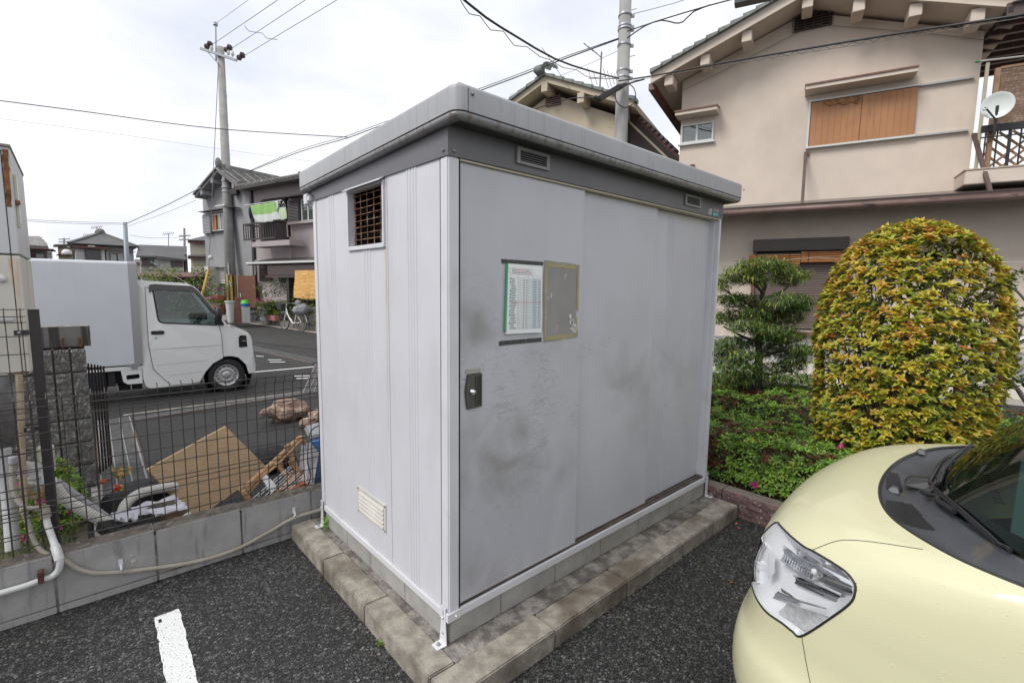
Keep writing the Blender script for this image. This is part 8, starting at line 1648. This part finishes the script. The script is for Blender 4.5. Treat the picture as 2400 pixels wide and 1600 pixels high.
# ---- azalea and grass by the split-face pillar
rr = random.Random(17); az = thing('azalea_bush', 'flowering azalea with magenta blossoms at the foot of the ribbed pillar', 'azalea', (-1.42, 2.95, 0)); b = MB(); tops = []
lz = yp(110, 1020, 2.9); cz = Vector((lz.x - .02, 2.9, 0))
for i in range(1100):
 a = rr.uniform(0, 6.28); e = rr.uniform(-.2, 1.57); k = .85 + .15 * rr.random(); n = Vector((math.cos(a) * math.cos(e), math.sin(a) * math.cos(e), math.sin(e))); p = cz + Vector((n.x * .19 * k, n.y * .32 * k, .02 + .40 * max(0, n.z + .1) * k)); ax = n + Vector((0, 0, .7)); rosette(b, rr, p, ax, rr.randint(4, 7), .045, .0075, [0, 0, 1, 3] if rr.random() < .7 else [1, 2], (.1, .9), .1); tops.append((p, ax.normalized()))
o = b.build('foliage', am, az); o['kind'] = 'stuff'
tops.sort(key=lambda c: (c[0] - CAM).length)
for i in range(16): p, ax = tops[int(i * 32 + rr.random() * 20)]; b = MB(); rosette(b, rr, p + ax * .02, ax, 5, .040, .012, [0], (.35, 1.0), .05); b.build('flower', bpy.data.materials['magenta_petal'], az)
b = MB(); gm_ = [leafmat('grass_green', (.12, .20, .05)), leafmat('grass_straw', (.30, .26, .13)), leafmat('grass_dark', (.06, .11, .03))]
for i in range(5200):
 x, y = rr.uniform(-1.62, -1.24), rr.uniform(1.80, 3.35)
 if rr.random() > .8 - (x + 1.3) * .5 * 0: continue
 h = rr.uniform(.03, .12); p = Vector((x, y, 0)); d = Vector((rr.uniform(-.6, .6), rr.uniform(-.6, .6), 1)).normalized(); q = p + d * h * .6; t = q + (d + Vector((d.x, d.y, -.6)) * .8) * h * .5; s_ = Vector((d.y, -d.x, 0)) * .0 + Vector((rr.uniform(-1, 1), rr.uniform(-1, 1), 0)).normalized() * .0018; b.mi = rr.choice((0, 0, 1, 2)); b.add([p - s_, p + s_, q + s_, q - s_, t], [(0, 1, 2, 3), (3, 2, 4)])
tag(b.build('grass', gm_), 'rough grass strip behind the dark post', 'grass', kind='stuff')
b = MB(); b.quad((-2.6, 1.76, .006), (-1.16, 1.76, .006), (-1.2, 3.5, .006), (-2.6, 3.5, .006)); tag(b.build('soil_strip', mat('dry_soil', (.13, .11, .085), (.07, .06, .05), 14, rough=.95, bump=.6)), kind='structure', label='bare soil strip')
# tiny weeds and fallen leaves
b = MB()
for i in range(26): p = Vector((.0 + rr.uniform(-.01, .02), 1.425 + rr.uniform(-.03, .02), .1 + rr.uniform(0, .06))); rosette(b, rr, p, (-.5, rr.uniform(-1, 1), .6), 5, .016, .0045, [0], (.1, .8), .1)
tag(b.build('weed', am[:1]), 'tuft of bright green weed behind the far anchor bracket', 'weed')
b = MB(); q = gp(893, 1513, .0)
for i in range(6): rosette(b, rr, q + Vector((rr.uniform(-.01, .01), rr.uniform(-.01, .01), .012)), (0, 0, 1), 4, .02, .006, [0], (.1, .7), .1)
tag(b.build('weed', am[1:2]), 'small weed at the foot of the near kerb stones', 'weed')
fl = leafmat('fallen_leaf_orange', (.50, .17, .05), tl=.1)
for i, (x, y, lb) in enumerate(((1724, 1229, 'curled orange leaf on the asphalt left of the headlight'), (1737, 1238, 'flat orange leaf on the asphalt just above the headlight'), (1742, 1210, 'small orange leaf at the purple kerb'), (1408, 1436, 'orange leaf lying against the front kerb stones'), (1718, 1363, 'tiny orange leaf left of the headlight lens'), (942, 1402, 'orange leaf on the gravelly asphalt beside the left kerb'), (1320, 1500, 'orange leaf close to the bottom of the frame'), (716, 1290, 'reddish leaf near the conduit at the kerb'))):
 q = gp(x, y, .006); b = MB(); a = i * 2.3; leaf(b, q, (math.cos(a), math.sin(a), .1), Vector((0, 0, 1)), .03, .008, 0, -.1); o = b.build('fallen_leaf', fl); tag(o, lb, 'leaf', 'fallen leaves on the asphalt')
# ---- greenery behind the truck and plants by the houses
def leafy(label, blobs, seed, mats, L, dens, name='shrub', cat='shrub', trunk=None):
 rr = random.Random(seed); t = thing(name, label, cat, tuple(blobs[0][0])); b = MB()
 for (c, rx, ry, rz) in blobs:
  c = Vector(c); n = int(dens * (rx * ry + rx * rz + ry * rz))
  for i in range(n):
   d = Vector((rr.gauss(0, 1), rr.gauss(0, 1), rr.gauss(0, 1))).normalized(); k = rr.uniform(.5, 1.05) * (1 + .3 * noise.noise(d * 2 + c)); p = c + Vector((d.x * rx, d.y * ry, d.z * rz)) * k
   mi = rr.choice([0, 1, 1, 2]) if k > .75 else len(mats) - 1; leaf(b, p, (rr.uniform(-1, 1), rr.uniform(-1, 1), rr.uniform(-.5, .8)), Vector((rr.uniform(-.5, .5), rr.uniform(-.5, .5), 1)), L, L * .3, min(mi, len(mats) - 1), .2)
 o = b.build('foliage', mats, t); o['kind'] = 'stuff'
 if trunk: b = MB(); b.tube(trunk[0], trunk[1], 7); b.build('trunk', bark, t, smooth=True)
 return t
gs = [leafmat('garden_leaf_light', (.20, .30, .05)), leafmat('garden_leaf', (.11, .19, .04)), leafmat('garden_leaf_yellow', (.34, .32, .08)), leafmat('garden_leaf_dark', (.04, .08, .02))]
def gb(px_, py_, t, rx, rz): return (dp(px_, py_, t), rx, rx, rz)
leafy('bright green bush behind the truck windscreen below the far houses', [gb(455, 700, 21, .7, .9), gb(475, 660, 21.5, .5, .7), gb(430, 715, 20.5, .6, .6), gb(470, 740, 20.5, .7, .7)], 3, gs, .13, 420, trunk=([dp(465, 740, 21) + Vector((0, 0, -2)), dp(465, 720, 21)], .06))
leafy('dark twiggy shrub right of the truck box', [gb(375, 648, 20, .55, .35), gb(400, 640, 20, .5, .25), gb(350, 655, 20, .4, .25)], 4, gs[::-1], .11, 330)
leafy('low pale green shrub between truck box and cab', [gb(338, 655, 19, .35, .3), gb(395, 668, 19, .6, .25)], 6, gs, .11, 330)
leafy('yellowing bush beside the ivory heater box', [gb(487, 735, 20, .3, .6)], 7, gs, .10, 420)
# raised strip with kerb in front of the houses
kA, kB = gp(725, 775), gp(545, 750); kd = (kB - kA).normalized(); kn = Vector((-kd.y, kd.x, 0)); kn = kn if kn.x > 0 else -kn
b = MB(); b.quad(*[p + Vector((0, 0, .235)) for p in (kA - kd * 8 + kn * .1, kB + kd * 6 + kn * .1, kB + kd * 6 + kn * 3, kA - kd * 8 + kn * 3)]); tag(b.build('garden_strip', mat('gravelly_soil', (.20, .17, .13), (.12, .10, .08), 9, rough=.95, bump=.5)), kind='structure', label='gravelly strip in front of the houses')
sk = thing('stone_kerb', 'row of rough grey stones edging the street in front of the houses', 'kerb', tuple(kA)); skm = mat('rough_grey_stone', (.20, .19, .18), (.12, .115, .11), 14, rough=.95, bump=.6, bs=30)
Lk = (kB - kA).length
for i in range(26):
 p = kA + kd * (-2.5 + i * .42); b = MB(); w_ = .24 + .05 * R_.random(); b.prism([p, p + kd * .40, p + kd * .39 + Vector((0, 0, w_)), p + kd * .02 + Vector((0, 0, w_ - .02))], kn * .16); b.build('stone', skm, sk, bevel=.02)
b = MB(); e = Vector((0, 0, .012)); b.quad(kA - kd * 9 - kn * .30 + e, kB + kd * 8 - kn * .30 + e, kB + kd * 8 - kn * .02 + e, kA - kd * 9 - kn * .02 + e); tag(b.build('gutter_strip', mat('pale_gutter_concrete', (.36, .31, .27), rough=.9)), kind='structure', label='pale concrete gutter along the street')
terr = mat('terracotta_pot', (.36, .13, .075), (.28, .10, .06), 8, rough=.8); whp = mat('white_pot', (.50, .51, .51), rough=.6); dkp = mat('dark_pot', (.04, .045, .06), rough=.5); pkp = mat('pink_planter', (.42, .20, .17), rough=.7)
pf = [leafmat('pink_petal', (.70, .22, .32), tl=.3), leafmat('white_petal', (.70, .66, .60), tl=.3), leafmat('red_petal', (.60, .05, .05), tl=.3), leafmat('purple_petal', (.45, .08, .30), tl=.3)]
def potted(px_, py_, r, h, label, pm_, gm2=(0, 1, 2), fl_=None, rz=.35, rx=None, t=None, long=0, zb=.24, cat='potted plant', seed=1, dens=26):
 q = gp(px_, py_, zb) if t is None else dp(px_, py_, t); o = thing('potted_plant', label, cat, tuple(q)); b = MB()
 if long: b.hexa([q + kd * -long + kn * -.1, q + kd * long + kn * -.1, q + kd * long + kn * .1, q + kd * -long + kn * .1, q + kd * -(long + .04) + kn * -.13 + Vector((0, 0, h)), q + kd * (long + .04) + kn * -.13 + Vector((0, 0, h)), q + kd * (long + .04) + kn * .13 + Vector((0, 0, h)), q + kd * -(long + .04) + kn * .13 + Vector((0, 0, h))]); b.build('pot', pm_, o, bevel=.015)
 else: b.lathe(q, [(r * .7, 0), (r * .95, h * .85), (r * 1.1, h * .86), (r * 1.1, h), (r * .9, h), (r * .85, h * .9)], 16); b.build('pot', pm_, o, smooth=False)
 rr = random.Random(seed + px_); b = MB(); rx = rx or r * 1.4; n = 240
 for i in range(n):
  a, k = rr.uniform(0, 6.28), rr.random() ** .5; p = q + Vector((0, 0, h + rr.random() ** .7 * rz * (1.05 - k * .6))) + (kd * math.cos(a) * (long + .1 if long else rx) + kn * math.sin(a) * rx) * k; leaf(b, p, (rr.uniform(-1, 1), rr.uniform(-1, 1), rr.uniform(-.2, 1)), Vector((0, 0, 1)), .09, .022, rr.choice(gm2), .2)
 f_ = b.build('leaves', gs, o); f_['kind'] = 'stuff'
 if fl_ is not None:
  b = MB()
  for i in range(60):
   a, k = rr.uniform(0, 6.28), rr.random() ** .5; p = q + Vector((0, 0, h + rz * rr.uniform(.5, 1.15))) + (kd * math.cos(a) * (long if long else rx) + kn * math.sin(a) * rx) * k; rosette(b, rr, p, (rr.uniform(-.3, .3), rr.uniform(-.3, .3), 1), 5, .05, .02, [0], (.1, .7), 0)
  f_ = b.build('flowers', fl_, o); f_['kind'] = 'stuff'
potted(618, 750, .20, .55, 'tall white bucket pot with pink and white flowers', whp, (0, 1), pf[0], .30, rx=.38, seed=2); potted(640, 751, 0, .22, 'long pink planter right of the white bucket pot', pkp, (0, 1, 2), None, .25, long=.42, seed=3); potted(655, 744, 0, .2, 'pink planter with red flowers behind the front planter', pkp, (0, 1), pf[2], .3, long=.35, seed=4, zb=.3)
potted(612, 738, .22, .35, 'dark pot of leafy greens by the stone block', dkp, (0, 1, 2), None, .7, rx=.35, seed=5); potted(626, 736, .2, .35, 'blue grey pot of greens beside the dark pot', dkp, (0, 1), None, .6, rx=.35, seed=6); potted(668, 745, .2, .35, 'dark pot with round pale green plant left of the bicycle', dkp, (0, 2), None, .35, rx=.32, seed=7)
potted(515, 718, .27, .45, 'terracotta pot with a leafy plant on the stack by the left pole', terr, (0, 1), None, .7, rx=.45, t=19.5, seed=8); potted(512, 738, .36, .35, 'wide terracotta bowl below the leafy pot', terr, (0, 1, 2), None, .2, t=19.2, seed=9); potted(498, 712, .2, .25, 'pot of magenta flowers beside the terracotta pot', whp, (0, 1), pf[3], .45, rx=.45, t=19.5, seed=10); potted(506, 722, .2, .2, 'pot of lilac flowers in the terracotta stack', whp, (0,), pf[0], .2, rx=.35, t=19.3, seed=11)
b = MB(); q = dp(512, 752, 19.3); b.fbox(KF, 0, .01, 0, .01, 0, .01); b = MB(); b.box(q.x - .45, q.x + .45, q.y - .3, q.y + .3, 0, q.z); tag(b.build('plant_stand', skm, bevel=.02), 'low stone stand under the terracotta pots', 'stand')
b = MB(); q = gp(541, 756, .22); b.lathe(q, [(.11, 0), (.15, .78), (.18, .80), (.18, .85), (.14, .85)], 16); tag(b.build('dustbin', whp), 'tall white tapered bin in front of the left pole', 'bin')
b = MB(); q0, q1 = gp(548, 758, .1), gp(570, 757, .1); P_ = [q0, q1, Vector(dp(566, 696, (q1 - CAM).dot(CF) + .3)), Vector(dp(550, 696, (q0 - CAM).dot(CF) + .3))]; b.prism(P_, kn * .04); o = tag(b.build('clay_sheet', mat('clay_coloured_sheet', (.32, .16, .12), (.26, .13, .10), 6, rough=.8)), 'clay coloured curved sheet leaning on the left pole', 'sheet')
b = MB(); b.bar(gp(574, 755, .1), dp(559, 664, (gp(574, 755) - CAM).dot(CF) + .6), .04); b.bar(gp(562, 752, .1), dp(558, 664, (gp(574, 755) - CAM).dot(CF) + .6), .04); tag(b.build('pole_pair', alr), 'pair of thin grey poles leaning beside the clay sheet', 'poles')
q = gp(577, 755, .22); b = MB(); b.box(q.x - .13, q.x + .13, q.y - .13, q.y + .13, .2, .85); o = thing('paint_can', 'white drum with blue and green bands beside the clay sheet', 'drum', tuple(q)); b.build('body', whp, o, bevel=.02)
b = MB(); b.lathe(q + Vector((0, 0, .64)), [(.16, 0), (.17, .10)], 14); b.build('blue_band', mat('blue_band', (.03, .12, .45), rough=.5), o); b = MB(); b.lathe(q + Vector((0, 0, .745)), [(.17, 0), (.12, .14)], 14); b.build('green_lid', mat('green_lid', (.10, .50, .06), rough=.5), o)
b = MB(); q = gp(597, 750, .24); b.box(q.x - .25, q.x + .25, q.y - .2, q.y + .2, .2, .62); tag(b.build('stone_block', mat('pale_stone_block', (.30, .30, .29), (.10, .10, .10), 12, .45, .55, .9), bevel=.03), 'square pale stone block left of the potted plants', 'stone')
q = gp(668, 752, .1); tr0 = [q + Vector((.6, .6, 0)), dp(672, 690, (q - CAM).dot(CF) + .6), dp(660, 668, (q - CAM).dot(CF) + .6)]
leafy('small airy tree in front of the mauve house, above the bicycle', [(dp(650, 675, 20), .9, .5, .28), (dp(665, 662, 20), .6, .5, .25), (dp(640, 690, 20), .5, .4, .15), (dp(678, 680, 20), .4, .4, .3)], 9, gs, .085, 300, 'small_tree', 'tree', trunk=(tr0, .035))
leafy('reddish shrub in front of the reed blind', [gb(710, 695, 19.5, .5, .45)], 12, [leafmat('reddish_leaf', (.35, .14, .06)), gs[1], gs[0]], .07, 260); leafy('bright green shrub at the shed edge behind the bicycle', [gb(735, 715, 18.6, .5, .55), gb(737, 750, 18.3, .45, .6)], 13, gs, .08, 480); leafy('row of mixed green plants behind the planters', [gb(640, 722, 20.8, .6, .35), gb(660, 720, 20.5, .6, .3), gb(690, 722, 19.8, .5, .4), gb(628, 728, 20.2, .5, .3)], 15, gs, .09, 1100)
# ---- bicycle
bw1, bw2 = gp(667, 772, .0), gp(707, 776, .0); bz = thing('bicycle', 'white city bicycle with basket and grey covered child seat parked at the kerb', 'bicycle', tuple((bw1 + bw2) / 2)); bd = (bw1 - bw2); WB = bd.length; bd.normalize(); bs = Vector((bd.y, -bd.x, 0)); sc_ = WB / 1.1; Rw = .33 * 1.0
wht2 = mat('white_bike_frame', (.72, .73, .73), rough=.3);
def bp(x, z, s=0): return bw2 + bd * x * sc_ + Vector((0, 0, z)) + bs * s
for c in (bp(0, Rw), bp(1.1, Rw)):
 b = MB(); b.tube([c + bd * Rw * math.cos(a) + Vector((0, 0, Rw * math.sin(a))) for a in [6.2832 * i / 32 for i in range(32)]], .019, 6, closed=True); o = b.build('wheel', M['black'], bz, smooth=True); b = MB(); b.tube([c + bd * (Rw - .03) * math.cos(a) + Vector((0, 0, (Rw - .03) * math.sin(a))) for a in [6.2832 * i / 32 for i in range(32)]], .008, 5, closed=True); b.build('rim', M['steel'], o)
 b = MB()
 for i in range(18): a = 6.2832 * i / 18; b.bar(c, c + bd * (Rw - .03) * math.cos(a) + Vector((0, 0, (Rw - .03) * math.sin(a))), .003)
 s_ = b.build('spokes', M['steel'], o); s_['kind'] = 'stuff'
for nm, L_, r in (('frame', [(.92, .80), (.86, .62), (.62, .33), (.48, .28), (.42, .28)], .024), ('frame', [(.90, .74), (.80, .52), (.56, .36)], .016), ('seat_tube', [(.42, .28), (.30, .78)], .017), ('chain_stay', [(.42, .28), (0, .33)], .013), ('seat_stay', [(.32, .66), (0, .33)], .012), ('fork', [(.94, .86), (1.0, .6), (1.1, .33)], .016), ('stem', [(.94, .86), (.90, 1.0)], .014)):
 b = MB(); b.tube(spline([bp(x, z) for x, z in L_], .05), r, 7); b.build(nm, wht2, bz, smooth=True)
b = MB(); b.tube([bp(.78, 1.0, .27), bp(.88, 1.03, .2), bp(.90, 1.0, 0), bp(.88, 1.03, -.2), bp(.78, 1.0, -.27)], .012, 6); b.build('handlebar', M['steel'], bz); b = MB(); b.blob(bp(.28, .84), .14, .08, .045, 1, .1); b.build('saddle', M['black'], bz, smooth=True)
b = MB(); P_ = [bp(1.0, .75, -.16), bp(1.26, .78, -.16), bp(1.26, .78, .16), bp(1.0, .75, .16), bp(.98, 1.0, -.2), bp(1.34, 1.03, -.2), bp(1.34, 1.03, .2), bp(.98, 1.0, .2)]; b.hexa(P_); b.build('basket', mat('dark_basket', (.045, .045, .045), rough=.7), bz)
b = MB(); b.blob(bp(-.08, .80), .34, .20, .20, 5, .35, 2.0); b.build('grey_cover', mat('grey_nylon_cover', (.26, .27, .28), (.18, .19, .2), 8, rough=.5, bump=.5, bs=14), bz, smooth=True); b = MB(); b.blob(bp(.14, 1.02), .11, .10, .14, 7, .4, 2); b.build('child_seat', bpy.data.materials['grey_nylon_cover'], bz, smooth=True)
b = MB(); b.tube([bp(.02, .33), bp(.12, .0, .1)], .01, 5); b.build('kickstand', M['steel'], bz)
for cx in (0, 1.1): b = MB(); b.tube([bp(cx, Rw) + bd * (Rw + .03) * math.cos(a) + Vector((0, 0, (Rw + .03) * math.sin(a))) for a in [math.radians(x) for x in ((20, 50, 80, 110, 140, 175) if cx == 0 else (60, 85, 110, 140, 165))]], .014, 5); b.build('mudguard', wht2, bz)
# ---- posts, rope, string and wheel in front of the beige house
yr = mat('yellow_rope', (.62, .50, .12), rough=.7); TPd = 7.4
for k, (x, y0) in enumerate(((1697, 788), (2150, 815))):
 q = dp(x, y0, TPd); b = MB(); b.lathe(Vector((q.x, q.y, 0)), [(.030, 0), (.030, q.z - .05), (.022, q.z - .045), (.022, q.z - .035), (.030, q.z - .03), (.028, q.z - .006), (.01, q.z)], 14); tag(b.build('rope_post', whp, smooth=False), ('white post with yellow rope left of the conifer', 'white post hidden mostly behind the yellow shrub')[k], 'post')
b = MB(); corr(b, [dp(1640, 825, TPd), dp(1680, 808, TPd), dp(1697, 799, TPd), dp(1718, 812, TPd), dp(1760, 838, TPd), (dp(1820, 858, TPd)), dp(1880, 855, TPd), dp(1940, 842, TPd), dp(2150, 820, TPd), dp(2330, 850, TPd), dp(2460, 862, TPd)], .011, .03, 6, .6); tag(b.build('rope', yr), 'yellow rope strung between the white posts before the beige house', 'rope')
b = MB(); b.tube([rp_(1690, 618, .5), rp_(1800, 613, .5), rp_(1912, 603, .5), rp_(2000, 607, .5)], .003, 4); tag(b.build('string', wfr), 'white string across the roller shutter', 'string')
b = MB(); b.tube([rp_(2310, 613, .5), rp_(2420, 614, .5)], .003, 4); tag(b.build('string', wfr), 'white string at the right edge of the beige house', 'string')
bk = thing('bicycle', 'bicycle behind the small tree at the right edge, its wheel in view', 'bicycle', tuple(dp(2420, 860, 6.6))); c = dp(2432, 848, 6.6); u = RF.t;
for dx in (0, 1.05):
 cc = c + u * dx; b = MB(); b.tube([cc + u * .33 * math.cos(a) + Vector((0, 0, .33 * math.sin(a))) for a in [6.2832 * i / 36 for i in range(36)]], .02, 6, closed=True); o = b.build('wheel', M['black'], bk, smooth=True); b = MB(); b.tube([cc + u * .30 * math.cos(a) + Vector((0, 0, .30 * math.sin(a))) for a in [6.2832 * i / 36 for i in range(36)]], .008, 5, closed=True)
 for i in range(18): a = 6.2832 * i / 18; b.bar(cc, cc + u * .30 * math.cos(a) + Vector((0, 0, .30 * math.sin(a))), .003)
 b.build('rim', M['steel'], o)
b = MB(); b.tube([c + u * .36 * math.cos(a) + Vector((0, 0, .36 * math.sin(a))) for a in [math.radians(x) for x in range(60, 190, 12)]], .018, 6); b.build('mudguard', M['steel'], bk); b = MB(); b.tube([c, c + u * .2 + Vector((0, 0, .5)), c + u * .75 + Vector((0, 0, .45)), c + u * 1.05], .018, 6); b.build('frame', whp, bk)
